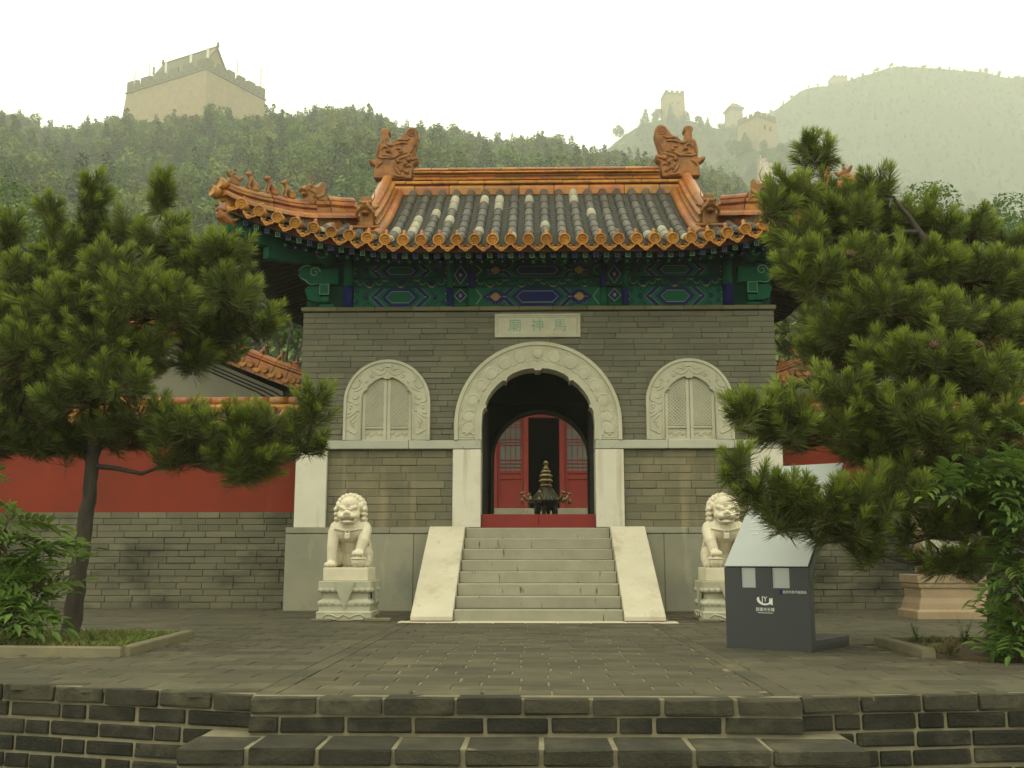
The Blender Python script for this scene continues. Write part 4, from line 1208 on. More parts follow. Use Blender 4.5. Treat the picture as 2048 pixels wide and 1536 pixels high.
for i, (_, x0, x1, y0, y1) in enumerate(cells):
    if i < 298: stone_at(pav, x0, x1, y0, y1, pr.uniform(.004, .010))
    else:
        z = pr.uniform(-.002, .0035) + .004; g_ = .003
        rest.add([(x0 + g_, y0 + g_, z), (x1 - g_, y0 + g_, z), (x1 - g_, y1 - g_, z), (x0 + g_, y1 - g_, z), (x0 + g_, y0 + g_, -.02), (x1 - g_, y0 + g_, -.02), (x1 - g_, y1 - g_, -.02), (x0 + g_, y1 - g_, -.02)], [(0, 1, 2, 3), (4, 5, 1, 0), (5, 6, 2, 1), (6, 7, 3, 2), (7, 4, 0, 3)])
stuff(rest.build('far_paving_stones', [MAT['paver']], pav, fix=False))

# ---- terrace retaining walls and entry steps: fat grey bricks in pale mortar
def fat_brick(seed, L=.38, H=.085, mat='dkbrick'):
    b = bmesh.new(); bmesh.ops.create_cube(b, size=1.0); r_ = random.Random(seed)
    for v in b.verts: v.co = (v.co.x * L, v.co.y * .3, v.co.z * H)
    bmesh.ops.bevel(b, geom=b.edges[:], offset=.013, segments=2, affect='EDGES', profile=.6)
    for v in b.verts: v.co += Vector((r_.uniform(-.003, .003), r_.uniform(-.003, .003), r_.uniform(-.0025, .0025)))
    for v in b.verts: v.co = (v.co.x / L, v.co.y / .3, v.co.z / H)
    me = bpy.data.meshes.new('brick'); b.to_mesh(me); b.free(); me.materials.append(MAT[mat])
    return me
FB = [fat_brick(i) for i in range(7)]; FW_ = [fat_brick(20 + i, mat='worn_skylit') for i in range(7)]
def frun(parent, p0, p1, zc, h, length, seed, depth=.3, joint=.017, off=0.0, vary=.3, name='brick', proud=0.0, half=.25):
    """one course of bricks along the line p0 -> p1 (front edge)"""
    r_ = random.Random(seed); a = Vector((p0[0], p0[1], 0)); d = Vector((p1[0] - p0[0], p1[1] - p0[1], 0)); T = d.length; d.normalize(); nrm = Vector((-d.y, d.x, 0))
    ang = math.atan2(d.y, d.x); t = 0.0; first = True
    while t < T - .03:
        L = length * r_.uniform(.92, 1.08) * (.5 if r_.random() < half else 1)
        if first and off: L = length * off
        first = False
        if T - t - L < .12: L = T - t
        c = a + d * (t + L / 2) + nrm * (depth / 2 - proud + r_.uniform(-.005, .005))
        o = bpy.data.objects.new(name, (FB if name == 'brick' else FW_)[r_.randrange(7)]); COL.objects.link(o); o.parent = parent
        o.location = (c.x, c.y, zc + r_.uniform(-.002, .002)); o.scale = (L - joint * r_.uniform(.5, 1.7), depth, h * r_.uniform(.94, 1.02))
        o.rotation_euler = (r_.uniform(-.015, .015), r_.uniform(-.008, .008), ang + r_.uniform(-.006, .006)); t += L
TW = struct(link('terrace_wall', None)); TW.name = 'terrace_wall'
wl_, wr_ = (-4.9, edge_l(-4.9)), (-1.67, edge_l(-1.67))
rl_, rr_ = (1.44, edge_r(1.44)), (4.7, edge_r(4.7))
def mortar_strip(name, a, b, z0, z1, inset, parent, depth=.2):
    d = Vector((b[0] - a[0], b[1] - a[1], 0)).normalized(); nrm = Vector((-d.y, d.x, 0)); A = Vector((a[0], a[1], 0)) + nrm * inset; B = Vector((b[0], b[1], 0)) + nrm * inset
    mb = MB(); vs = []
    for z in (z0, z1):
        for q in (A, B, B + nrm * depth, A + nrm * depth): vs.append((q.x, q.y, z))
    mb.add(vs, [(3, 2, 1, 0), (4, 5, 6, 7), (0, 1, 5, 4), (1, 2, 6, 5), (2, 3, 7, 6), (3, 0, 4, 7)]); return struct(mb.build(name, [MAT['mortar']], parent))
def tag_wall(o, label): 
    del o['kind']; tag(o, label, 'retaining wall')
tag_wall(TW, 'damp dark brick retaining wall under the planter with the leaning pine')
TW2 = thing('terrace_wall', 'damp dark brick retaining wall under the pavement right of the entry steps', 'retaining wall')
for W, a, b, sd_ in ((TW, wl_, wr_, 1), (TW2, rl_, rr_, 40)):
    mortar_strip('mortar_bed', a, b, -.88, -.004, .016, W)
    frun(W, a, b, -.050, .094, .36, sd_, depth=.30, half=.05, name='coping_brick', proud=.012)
    for k in range(6): frun(W, a, b, -.150 - .1005 * k, .084, .36, sd_ + 2 + k, off=(.55, .9, .3)[k % 3], half=.35)
ST = thing('entry_steps', 'broad steps of dark grey bricks with pale mortar joints at the bottom of the photo', 'steps')
def stepline(y, xa, xb, z, sd_, tread):
    MBm = MB(); MBm.box(xa + .012, xb - .012, y + .016, y + tread + .35, z - .4, z - .010); MBm.build('mortar_core', [MAT['mortar']], ST)
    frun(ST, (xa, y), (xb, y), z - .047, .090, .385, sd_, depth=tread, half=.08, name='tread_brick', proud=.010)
    frun(ST, (xa, y), (xb, y), z - .149, .086, .385, sd_ + 5, off=.45, half=.15)
stepline(-9.07, -1.66, 1.44, 0.0, 101, .28); stepline(-9.46, -1.93, 1.67, -.2, 131, .38); stepline(-9.86, -2.22, 1.95, -.4, 151, .38); stepline(-10.26, -2.5, 2.2, -.6, 171, .38)

# ---- stone staircase up to the hall
SC = thing('stone_staircase', 'flight of eight pale stone steps between two smooth sloping marble ramps', 'staircase', (0, 0, 0))
for i in range(8):
    z1 = 1.19 - .1489 * i; y0 = -.115 - .30 * i
    if i == 0: continue
    MB().box(-1.045, 1.02, y0 - .0, y0 + .33, z1 - .151, z1, ch=.010).build('tread', [MAT['step']], SC)
MB().box(-1.04, 1.015, -.14, -.111, 1.04, 1.196, ch=.006).build('riser', [MAT['step']], SC)
MB().box(-1.03, 1.0, -2.0, -.1, 0, .15).build('stair_core', [MAT['mortar_dark']], SC)
for sx, (xa, xb) in ((-1, (-1.56, -1.05)), (1, (1.025, 1.52))):
    mb = MB(); mb.prism([(-.11, 1.215), (-.20, 1.215), (-2.36, .075), (-2.36, .02), (-2.2, .02), (-.11, 1.06)], xa, xb, axis='x')
    mb.build('side_ramp', [MAT['ramp']], SC, bevel=.008)
    mb = MB(); mb.prism([(-.101, 1.05), (-2.2, .015), (-2.2, 0), (-.101, 0)], xa + .02, xb - .02, axis='x'); mb.build('ramp_wall', [MAT['greystone']], SC)
    MB().box(xa, xb, -2.365, -2.32, 0, .016).build('ramp_foot', [MAT['redpaint']], SC)
MB().box(-1.70, 1.66, -2.46, -2.2, -.02, .014, ch=.006).build('sill_stone', [MAT['ramp']], SC)

# ---- guardian lions and their pedestals
def sq_stack(mb, prof, m=0):
    vs = []; fs = []
    for h, z in prof:
        vs += [(-h, -h, z), (h, -h, z), (h, h, z), (-h, h, z)]
    for i in range(len(prof) - 1):
        for k in range(4):
            fs.append((i * 4 + k, i * 4 + (k + 1) % 4, (i + 1) * 4 + (k + 1) % 4, (i + 1) * 4 + k))
    fs.append((3, 2, 1, 0)); q = (len(prof) - 1) * 4; fs.append((q, q + 1, q + 2, q + 3))
    mb.add(vs, fs, m)
def pedestal_parts():
    P = []
    mb = MB(); sq_stack(mb, [(.40, 0), (.40, .07), (.405, .10), (.37, .105), (.37, .165), (.375, .17), (.385, .20), (.37, .235), (.345, .25), (.325, .255), (.325, .325), (.345, .33), (.375, .345), (.385, .37), (.38, .395), (.38, .475)]); P.append(('pedestal_body', mb.mesh('pedestal_body', [MAT['carved']], bevel=.007)))
    for ang in range(4):
        mb = MB(); mb.prism([(-.165, .47), (0, .13), (.165, .47)], -.392, -.35); mb.prism([(-.135, .455), (0, .17), (.135, .455)], -.397, -.39)
        mb.xf(Matrix.Rotation(ang * PI / 2, 4, 'Z')); P.append(('cloth_drape', mb.mesh('cloth_drape', [MAT['carved']])))
    mb = MB()
    for ang in range(4):
        st = len(mb.v)
        for k in range(9):
            x = -.34 + k * .085
            if abs(x) < .12: continue
            mb.ball((x, -.374, .365), (.038, .022, .03), 8, 6); mb.ball((x, -.374, .205), (.04, .022, .03), 8, 6)
        for s_ in (-1, 1): mb.tube([(s_ * .30, -.398, .03), (s_ * .24, -.402, .075), (s_ * .15, -.402, .06), (s_ * .08, -.402, .03), (0, -.402, .07)], [.008, .012, .012, .012, .01], 6)
        mb.xf(Matrix.Rotation(ang * PI / 2, 4, 'Z'), st)
    P.append(('petal_band', mb.mesh('petal_band', [MAT['carved']])))
    return P
PED = pedestal_parts()
def lion_mesh():
    mb = MB(); V = Vector
    mb.tube([(0, .16, .06), (0, .13, .24), (0, .02, .44), (0, -.06, .54)], [.19, .20, .21, .17], 14)
    mb.ball((0, -.09, .47), (.235, .17, .17), 16, 10); mb.ball((0, -.02, .56), (.22, .15, .12), 14, 8)
    for s_ in (-1, 1):
        mb.ball((s_ * .20, .12, .15), (.11, .19, .16), 14, 10); mb.ball((s_ * .235, -.03, .05), (.065, .11, .05), 10, 8)
        mb.ball((s_ * .215, -.06, .47), (.10, .12, .12), 12, 8)
        for k in range(3): mb.ball((s_ * .26 - .02 * s_ * k * 0, .0 + .07 * k, .34 - .05 * k), (.03, .04, .05), 8, 6)
    # straight leg (viewer's left) and the paw resting on the ball
    mb.tube([(-.225, -.09, .46), (-.235, -.16, .26), (-.235, -.18, .06)], [.098, .082, .072], 12); mb.ball((-.235, -.225, .045), (.085, .10, .05), 12, 8)
    for k in range(4): mb.ball((-.235 + (k - 1.5) * .042, -.305, .036), (.024, .035, .034), 8, 6)
    mb.tube([(.22, -.09, .46), (.215, -.20, .33), (.18, -.235, .21)], [.098, .085, .07], 12); mb.ball((.165, -.275, .19), (.085, .085, .045), 12, 8)
    for k in range(4): mb.ball((.165 + (k - 1.5) * .042, -.345, .175), (.024, .03, .034), 8, 6)
    mb.ball((.165, -.27, .085), (.105, .10, .09), 14, 10); mb.tube([(.165 + .108 * math.cos(a), -.27 + .103 * math.sin(a), .115) for a in np.linspace(0, 2 * PI, 17)], .010, 6)
    mb.ball((.245, -.18, .07), (.04, .05, .07), 8, 6); mb.ball((.27, -.05, .09), (.05, .05, .09), 8, 6)
    # head
    mb.ball((0, -.13, .73), (.165, .17, .165), 16, 12); mb.ball((0, -.19, .80), (.135, .12, .095), 14, 10)
    mb.ball((0, -.285, .655), (.118, .10, .052), 14, 10); mb.ball((0, -.365, .690), (.046, .036, .030), 10, 8)
    for s_ in (-1, 1):
        mb.ball((s_ * .030, -.372, .678), (.022, .024, .02), 8, 6); mb.ball((s_ * .075, -.325, .640), (.055, .055, .036), 10, 8)
        mb.tube([(s_ * .135, -.245, .765), (s_ * .085, -.298, .752), (s_ * .025, -.318, .722)], [.018, .028, .020], 8)
        for k in range(3): mb.ball((s_ * (.05 + .035 * k), -.305 + .018 * k, .752 + .008 * k), .020, 8, 6)
        mb.ball((s_ * .072, -.288, .708), (.034, .024, .022), 10, 8); mb.ball((s_ * .118, -.24, .66), (.05, .07, .06), 10, 8)
        mb.tube([(s_ * .115, -.27, .65), (s_ * .105, -.275, .60), (s_ * .085, -.29, .565)], [.025, .022, .02], 8)
        mb.ball((s_ * .165, -.15, .775), (.035, .05, .05), 8, 6)
        for k, z in enumerate((.735, .675, .615, .555, .505)):
            mb.ball((s_ * (.200 - .004 * k), -.10 + .01 * k, z), (.052, .075, .036), 12, 8); mb.ball((s_ * (.185), .0, z), (.06, .075, .037), 10, 6)
    mb.ball((0, -.29, .572), (.092, .075, .026), 12, 8); mb.ball((0, -.24, .585), (.085, .08, .035), 12, 8)
    mb.tube([(-.05, -.335, .618), (0, -.345, .622), (.05, -.335, .618)], [.008, .010, .008], 6)
    for k in range(11):
        a = PI * k / 10; x, z = .185 * math.cos(a), .765 + .145 * math.sin(a)
        mb.ball((x, -.11, z), (.040, .045, .040), 10, 8); mb.ball((x * 1.05, -.03, z), (.045, .05, .042), 8, 6); mb.ball((x * .95, .05, z - .01), (.05, .05, .045), 8, 6)
    mb.ball((0, .0, .68), (.19, .16, .22), 14, 10)
    # harness band and bell
    mb.tube([(.24 * math.cos(a), -.09 + .185 * math.sin(a), .455 + .045 * abs(math.cos(a))) for a in np.linspace(PI * 1.0, PI * 2.0, 21)], .012, 6)
    me = fuse(mb, .0062, 1, 'lion_body'); me.materials.append(MAT['lion']); return me
LION = lion_mesh()
def bell():
    mb = MB(); mb.box(-.038, .038, -.315, -.26, .355, .435, ch=.012); mb.box(-.032, -.020, -.295, -.262, .43, .475); mb.box(.020, .032, -.295, -.262, .43, .475); mb.box(-.032, .032, -.297, -.262, .462, .478); return mb.mesh('harness_bell', [MAT['lion']])
BELL = bell()
def plinth():
    mb = MB(); mb.box(-.325, .325, -.335, .335, 0, .165, ch=.008); return mb.mesh('plinth', [MAT['lion']])
PLI = plinth()
for sx, lab, plab in ((-1, 'white marble guardian lion resting a paw on a ball, left of the staircase', 'carved stone pedestal under the lion left of the staircase'),
                      (1, 'white marble guardian lion partly hidden by the information board', 'carved stone pedestal partly hidden behind the information board')):
    cx, cyy = (-2.415, -1.74) if sx < 0 else (2.345, -1.74)
    pd = thing('lion_pedestal', plab, 'pedestal', (cx, cyy, 0.012), 'lion pedestals beside the stairs')
    for nm, me in PED:
        o = link(nm, me, pd, None, None, (.86, .90, 1))
        if nm == 'petal_band': stuff(o)
    ln = thing('guardian_lion', lab, 'lion statue', (cx, cyy, .487), 'stone lions flanking the stairs')
    link('plinth', PLI, ln, None, None, (.86, .92, 1))
    lb = link('lion_body', LION if sx < 0 else mirrored(LION), ln, (0, .02, .160), None, (.87, .95, 1)); link('harness_bell', BELL, lb)
# broken stone pieces at the foot of the pedestals
for sx in (-1, 1):
    for k, (dx, dy, w, d_, h) in enumerate(((-.30, -.47, .26, .07, .035), (.38, -.45, .34, .09, .045), (-.02, -.46, .20, .05, .02))):
        mb = MB(); mb.cbox(-w / 2, w / 2, -d_ / 2, d_ / 2, 0, h, .008); o = mb.build('stone_chunk', [MAT['kerb']])
        o.location = (sx * 2.36 + dx, -1.76 + dy, .004); o.rotation_euler = (0, 0, .1 * k - .1)
        tag(o, ('medium kerb piece at the left corner of ', 'longest kerb piece at the right corner of ', 'smallest stone piece before the middle of ')[k] + ('the lion pedestal left of the stairs' if sx < 0 else 'the pedestal behind the information board'), 'stone', 'stone pieces at the feet of the lion pedestals')

# ---- courtyard side walls with tiled tops
def court_wall(sx, label):
    W = thing('courtyard_wall', label, 'wall', (0, 0, 0))
    xa, xb = (-10.2, -3.66) if sx < 0 else (3.66, 10.2)
    MB().box(xa, xb, 1.03, 1.5, 0, 3.0).build('wall_core', [MAT['mortar_dark']], W)
    MB().box(xa, xb, 1.005, 1.03, 1.475, 2.72).build('red_plaster', [MAT['redwall']], W)
    bx0, bx1 = (-8.9, xb) if sx < 0 else (xa, 8.9)
    b = link('brick_base', None, W)
    lay(b, BRKW, bx0, bx1, 0, 1.475, .0975, .40, .006, .975, seed=50 + sx, vary=.25, jit=.005)
    # cornice, tube tiles, caps, drips and ridge of the wall top
    mb = MB(); mb.box(xa, xb, .93, 1.02, 2.72, 2.80, ch=.01); mb.box(xa, xb, .88, 1.02, 2.80, 2.87, ch=.01); mb.build('cornice', [MAT['glaze_dark']], W)
    mb = MB(); mb.prism([(.78, 2.90), (1.25, 3.16), (1.72, 2.90), (1.72, 2.86), (.78, 2.86)], xa, xb, axis='x'); mb.build('tile_bed', [MAT['pan']], W)
    tl = MB(); tl.tube([(0, .84, 2.94), (0, 1.14, 3.11)], .062, 8); TLm = tl.mesh('wall_tile', [MAT['glaze']])
    cp = MB(); cp.tube([(0, .775, 2.905), (0, .84, 2.94)], .068, 14); cp.tube([(.052 * math.cos(a), .772, 2.905 + .052 * math.sin(a)) for a in np.linspace(0, 2 * PI, 13)], .009, 5); CPm = cp.mesh('eave_cap', [MAT['glaze_yel']])
    dp = MB(); dp.prism([(-.085, 2.905), (-.06, 2.86), (0, 2.82), (.06, 2.86), (.085, 2.905)], .765, .785); DPm = dp.mesh('drip_tile', [MAT['glaze_yel']])
    x = xa + .1
    while x < xb:
        link('wall_tile', TLm, W, (x, 0, 0)); link('eave_cap', CPm, W, (x, 0, 0)); link('drip_tile', DPm, W, (x + .105, 0, 0)); x += .21
    me1 = MB().prism([(1.25 - .11, 3.08), (1.25 - .12, 3.15), (1.25 - .09, 3.20), (1.25 + .09, 3.20), (1.25 + .12, 3.15), (1.25 + .11, 3.08)], -.208, .208, axis='x').mesh('ridge_band', [MAT['glaze_yel']], bevel=.006)
    me2 = MB(); me2.tube([(-.153, 1.25, 3.255), (.153, 1.25, 3.255)], .078, 10); me2 = me2.mesh('ridge_cap', [MAT['glaze']])
    x = xa + .21
    while x < xb: link('ridge_band', me1, W, (x, 0, 0)); x += .42
    x = xa + .155
    while x < xb: link('ridge_cap', me2, W, (x, 0, 0)); x += .31
court_wall(-1, 'red plastered courtyard wall with grey brick base behind the left pine trunk')
court_wall(1, 'red plastered courtyard wall behind the right pine and the stone stele')

# ---- side halls behind the walls: gable ends facing the courtyard
def side_hall(sx, label):
    H = thing('side_hall', label, 'building', (0, 0, 0))
    ax, az, ex, ez = 7.05, 4.92, 4.20, 3.78
    W = lambda x: sx * x
    mb = MB(); mb.prism([(W(4.55), 0), (W(9.6), 0), (W(9.6), 3.71), (W(ax), 4.78), (W(4.55), 3.71)], 3.0, 9.0); mb.build('gable_wall', [MAT['cement']], H)
    for s_ in (-1, 1):
        mb = MB(); p0, p1 = (ax, az), (ax - s_ * (ax - ex), ez)
        mb.prism([(W(p0[0]), p0[1] + .02), (W(p1[0]), p1[1] + .02), (W(p1[0]), p1[1] - .08), (W(p0[0]), p0[1] - .08)], 3.02, 9.3); mb.build('roof_slope', [MAT['tile']], H)
        # verge: ridge pieces, end discs and drips along the gable edge
        n = 11
        for i in range(n):
            t0, t1 = i / n, (i + 1) / n
            q = lambda t: Vector((W(p0[0] + (p1[0] - p0[0]) * t), 2.98, p0[1] + (p1[1] - p0[1]) * t + .06 + .10 * max(0, t - .75) ** 2 * 4))
            a, b = q(t0), q(t1 - .004)
            mb = MB(); mb.sweep([a, b], sec_hip(.22)); link('verge_ridge', mb.mesh('verge_ridge', [MAT['glaze']]), H)
            for k in range(1):
                c = (a + b) / 2 + Vector((0, -.14, -.03))
                mb = MB(); mb.tube([c + Vector((0, -.02, 0)), c + Vector((0, .10, .01))], .062, 14); mb.tube([c + Vector((.05 * math.cos(an), -.022, .05 * math.sin(an))) for an in np.linspace(0, 2 * PI, 13)], .008, 5)
                link('verge_cap', mb.mesh('verge_cap', [MAT['glaze_yel']]), H)
                c = b + Vector((0, -.15, -.07)); mb = MB(); mb.prism([(c.x - .08, c.z + .02), (c.x - .05, c.z - .03), (c.x, c.z - .06), (c.x + .05, c.z - .03), (c.x + .08, c.z + .02)], c.y - .012, c.y + .012)
                link('verge_drip', mb.mesh('verge_drip', [MAT['glaze_yel']]), H)
        if s_ > 0:
            for t, kind in ((.96, 1), (.86, 0), (.75, 0)):
                c = q(t); link('roof_figure', FIG[kind], H, c + Vector((0, 0, .22)), (0, 0, 0 if sx > 0 else PI), (.8, .8, .8))
            e = q(1.0); mb = MB()
            mb.tube([e + Vector((-W(1) * -.02, 0, .15)), e + Vector((W(1) * -.06, 0, .15))], .085, 14); mb.box(min(e.x, e.x + W(.12)), max(e.x, e.x + W(.12)), 2.84, 2.99, e.z - .38, e.z + .05, ch=.015)
            for k in range(4): mb.ball((e.x + W(.02), 2.83, e.z - .32 + .1 * k), (.06, .05, .045), 8, 6)
            link('corner_dragon_head', mb.mesh('corner_dragon_head', [MAT['glaze_dark']]), H)
side_hall(-1, 'grey gabled side hall behind the wall with cables on it, left of the gate hall')
side_hall(1, 'grey gabled side hall behind the wall, mostly hidden by the right pine')
for k in range(3):
    mb = MB(); o_ = Vector((.15 * k, 0, .0))
    pts = [Vector((-6.9, 2.8, 4.46)) + o_, Vector((-5.86, 2.75, 4.05)) + o_, Vector((-4.95, 2.7, 3.66)) + o_, Vector((-4.45, 2.6, 3.38)) + o_]
    mb.tube(pts, .016, 6); tag(mb.build('cable', [MAT['black']]), ['lowest', 'middle', 'topmost'][k] + ' of three black cables slanting across the grey gable', 'cable', 'black cables on the side hall')

# ---- inner court, incense burner, main hall seen through the gate
inner_c = struct(MB().box(-8, 8, 4.5, 29, 0, 1.2).build('inner_court', [MAT['paver']]))
IB = thing('incense_burner', 'dark bronze incense burner with ribbed spire and dragon heads behind the red threshold', 'incense burner', (.20, 8.0, 1.2))
mb = MB(); mb.box(-.35, .35, -.35, .35, 0, .30, ch=.02); mb.build('burner_base', [MAT['greystone']], IB)
mb = MB(); mb.lathe([(.19, .62), (.24, .68), (.27, .76), (.28, .82), (.275, .84)], n=24); mb.build('bowl', [MAT['bronze']], IB)
lg = MB(); lg.tube([(.20, 0, .70), (.235, 0, .58), (.22, 0, .45), (.25, 0, .30)], [.07, .045, .035, .045], 10); lgm = lg.mesh('leg', [MAT['bronze']])
for k in range(6): link('leg', lgm, IB, None, (0, 0, k * PI / 3 + .3))
mb = MB(); mb.lathe([(.36, .80), (.37, .83), (.31, .88), (.23, .95), (.165, 1.03), (.13, 1.10), (.11, 1.14)], n=30); RFm = mb.build('burner_roof', [MAT['bronze']], IB)
mb = MB()
for k in range(24):
    a = k * PI / 12; mb.tube([(.365 * math.cos(a), .365 * math.sin(a), .835), (.235 * math.cos(a), .235 * math.sin(a), .955), (.125 * math.cos(a), .125 * math.sin(a), 1.12)], [.016, .012, .007], 5)
mb.build('roof_rib', [MAT['bronze']], RFm)
mb = MB(); mb.lathe([(.11, 1.13), (.145, 1.16), (.11, 1.20), (.085, 1.21), (.155, 1.25), (.155, 1.29), (.08, 1.33), (.145, 1.36), (.14, 1.40), (.07, 1.435), (.115, 1.46), (.11, 1.49), (.05, 1.52), (.085, 1.54), (.045, 1.57), (.038, 1.64), (.055, 1.66), (.045, 1.70), (.01, 1.72)], n=20); mb.build('spire', [MAT['brass']], IB)
hd = MB(); hd.tube([(.33, 0, .85), (.42, 0, .84), (.48, 0, .88), (.52, 0, .96)], [.03, .035, .03, .025], 8); hd.ball((.545, 0, .985), (.05, .035, .032), 8, 6); hd.tube([(.51, 0, 1.0), (.49, 0, 1.04)], [.02, .006], 6); hd.tube([(.52, 0, .93), (.55, 0, .88)], .006, 5); hd.lathe([(.015, .88), (.03, .84), (.045, .77), (.012, .76)], c=(.55, 0, 0), n=10)
hdm = hd.mesh('dragon_head', [MAT['brass']])
for k in range(6): link('dragon_head', hdm, IB, None, (0, 0, k * PI / 3 + .25))
MH = thing('main_hall', 'red fronted hall with lattice doors seen through the gate arch', 'building', (0, 0, 0))
slab('stone_base', -4.5, 4.9, 12.6, 21, 1.2, 2.08, MAT['step'], MH)
MB().box(-4.2, 4.6, 13.25, 13.4, 4.62, 5.6).build('lintel', [MAT['redpaint']], MH)
MB().box(-4.2, 4.6, 20.4, 20.6, 2.08, 5.6).build('rear_wall', [MAT['inner']], MH)
MB().box(-4.4, 4.8, 12.4, 20.8, 5.6, 5.9).build('eave_slab', [MAT['inner']], MH)
mb = MB(); mb.prism([(12.0, 5.7), (16.6, 8.6), (21.2, 5.7), (21.2, 5.6), (12.0, 5.6)], -4.8, 5.2, axis='x'); mb.build('roof', [MAT['tile']], MH)
for x in (-4.2, 4.45): MB().box(x, x + .15, 13.4, 20.4, 2.08, 5.6).build('end_wall', [MAT['inner']], MH)
for xa in (-.29, .70, -1.15, 1.56, -2.0, 2.4, -2.9, 3.3): MB().box(xa - .07, xa + .07, 13.15, 13.35, 2.08, 4.62, ch=.01).build('door_post', [MAT['redpaint']], MH)
def leaf(x0, x1):
    L = link('door_leaf', None, MH); y = 13.22; w = .075
    mb = MB(); mb.box(x0, x0 + w, y, y + .06, 2.10, 4.60, ch=.006); mb.box(x1 - w, x1, y, y + .06, 2.10, 4.60, ch=.006)
    for za, zb in ((2.10, 2.20), (2.90, 2.97), (3.06, 3.14), (4.5, 4.6)): mb.box(x0 + w, x1 - w, y, y + .06, za, zb, ch=.006)
    mb.box(x0 + w, x1 - w, y + .025, y + .05, 2.20, 2.90); mb.box(x0 + w, x1 - w, y + .025, y + .05, 2.97, 3.06)
    mb.build('leaf_frame', [MAT['redpaint']], L)
    MB().box(x0 + w, x1 - w, y + .04, y + .05, 3.14, 4.5).build('pane', [MAT['glass']], L)
    g = MB(); n = 4
    for k in range(1, n): xx = x0 + w + (x1 - x0 - 2 * w) * k / n; g.box(xx - .008, xx + .008, y + .015, y + .04, 3.14, 4.5)
    for z in (3.24, 3.34, 3.44, 3.85, 3.93, 4.01, 4.34, 4.42): g.box(x0 + w, x1 - w, y + .017, y + .039, z - .008, z + .008)
    g.build('lattice', [MAT['redpaint']], L)
leaf(-1.08, -.36); leaf(.77, 1.49); leaf(-1.93, -1.22); leaf(1.63, 2.33); leaf(-2.83, -2.07); leaf(2.47, 3.23)
MB().box(-.5, .9, 17.5, 18.3, 2.08, 3.4).build('altar', [MAT['inner']], MH)

# ---- information board
IBd = thing('information_board', 'folded metal information board with charcoal lower plate and silver slanted panel', 'sign', (1.607, -5.85, 0))
IBd.rotation_euler = (0, 0, -math.atan2(.6, .8))
WB, HB, TH, BX, BZ = .76, .69, .085, .95, .93           # local: x along the board, y backwards
mb = MB(); mb.prism([(.012, 0), (.012, HB - .004), (BX, HB + BZ), (BX + .06, HB + BZ - .055), (TH + .012, HB - .035), (TH + .012, .10), (.85, .10), (.85, 0)], 0, WB, axis='x'); mb.build('board_frame', [MAT['slate']], IBd, bevel=.004)
mb = MB(); pl = [(0, .0), (WB, .0), (WB, HB - .002), (.595, HB - .002), (.595, HB - .17), (.438, HB - .17), (.438, HB - .002), (.29, HB - .002), (.29, HB - .17), (.155, HB - .17), (.155, HB - .002), (0, HB - .002)]
mb.prism(pl, -.006, .010); mb.build('lower_plate', [MAT['slate']], IBd)
mb = MB(); mb.box(.13, .62, .0105, .0118, HB - .19, HB - .003); mb.build('notch_back', [MAT['panel']], IBd)
sl = math.atan2(BZ, BX); LN = math.hypot(BX, BZ)
mb = MB(); mb.box(.0, WB, 0, LN, 0, .012, ch=.002); pn = mb.build('slanted_panel', [MAT['panel']], IBd); pn.location = (0, 0.0, HB + .004); pn.rotation_euler = (sl, 0, 0)
def put_text(body, size, u, z, mat=MAT['white'], par=IBd, name='lettering'):
    me = text_mesh(body, size, name); me.materials.append(mat); return link(name, me, par, (u, -.0085, z), (PI / 2, 0, 0))
lg_ = link('logo', None, IBd)
put_text('JY', .062, .365, .425, par=lg_)
mb = MB(); pts = []
for t in np.linspace(PI * .92, PI * 1.72, 14): pts.append((.368 + .072 * math.cos(t), .425 + .050 * math.sin(t)))
pi_ = [(.372 + .056 * math.cos(t), .436 + .046 * math.sin(t)) for t in np.linspace(PI * 1.70, PI * .94, 14)]
mb.prism(pts + [(.437, .376), (.437, .436), (.428, .436), (.428, .428), (.418, .428), (.418, .436), (.410, .436)] + pi_, -.0082, -.006); mb.build('logo_swoosh', [MAT['white']], lg_)
put_text('居庸关长城', .034, .368, .338); MB().box(.30, .436, -.0075, -.006, .310, .314).build('logo_line', [MAT['white']], lg_)
put_text('北京市昌平旅游局', .026, .635, .487)
em = MB(); em.prism([(.50, .50), (.515, .515), (.532, .50), (.527, .475), (.512, .462), (.503, .478)], -.0080, -.006); em.build('emblem', [MAT['navy']], IBd)
lines = ['gods. It was restored in', 'ceremonies for the horse god', 'ancient courier and army horse', 'government officers held here', 'of the Ming Dynasty, temple', 'was first built in the reign', 'The Temple of the Horse God']
for k, t in enumerate(lines):
    me = text_mesh(t, .036, 'lettering'); me.materials.append(MAT['white']); o = link('lettering', me, pn, (.31, .40 + .052 * k, .0135))

# ---- stone stele on a moulded pedestal
SP = thing('stele_pedestal', 'moulded pinkish stone pedestal by the right pine trunk', 'pedestal', (5.30, -1.25, 0))
def rect_stack(prof, ax=1.0, ay=.7):
    vs = []; fs = []
    for h, z in prof: vs += [(-h * ax, -h * ay, z), (h * ax, -h * ay, z), (h * ax, h * ay, z), (-h * ax, h * ay, z)]
    for i in range(len(prof) - 1):
        for k in range(4): fs.append((i * 4 + k, i * 4 + (k + 1) % 4, (i + 1) * 4 + (k + 1) % 4, (i + 1) * 4 + k))
    fs.append((3, 2, 1, 0)); q = (len(prof) - 1) * 4; fs.append((q, q + 1, q + 2, q + 3)); mb = MB(); mb.add(vs, fs); return mb
rect_stack([(.51, 0), (.51, .10), (.475, .12), (.46, .20), (.43, .27), (.43, .38), (.45, .39), (.46, .43), (.45, .44), (.475, .455), (.475, .56)]).build('pedestal_body', [MAT['pinkstone']], SP, bevel=.012)
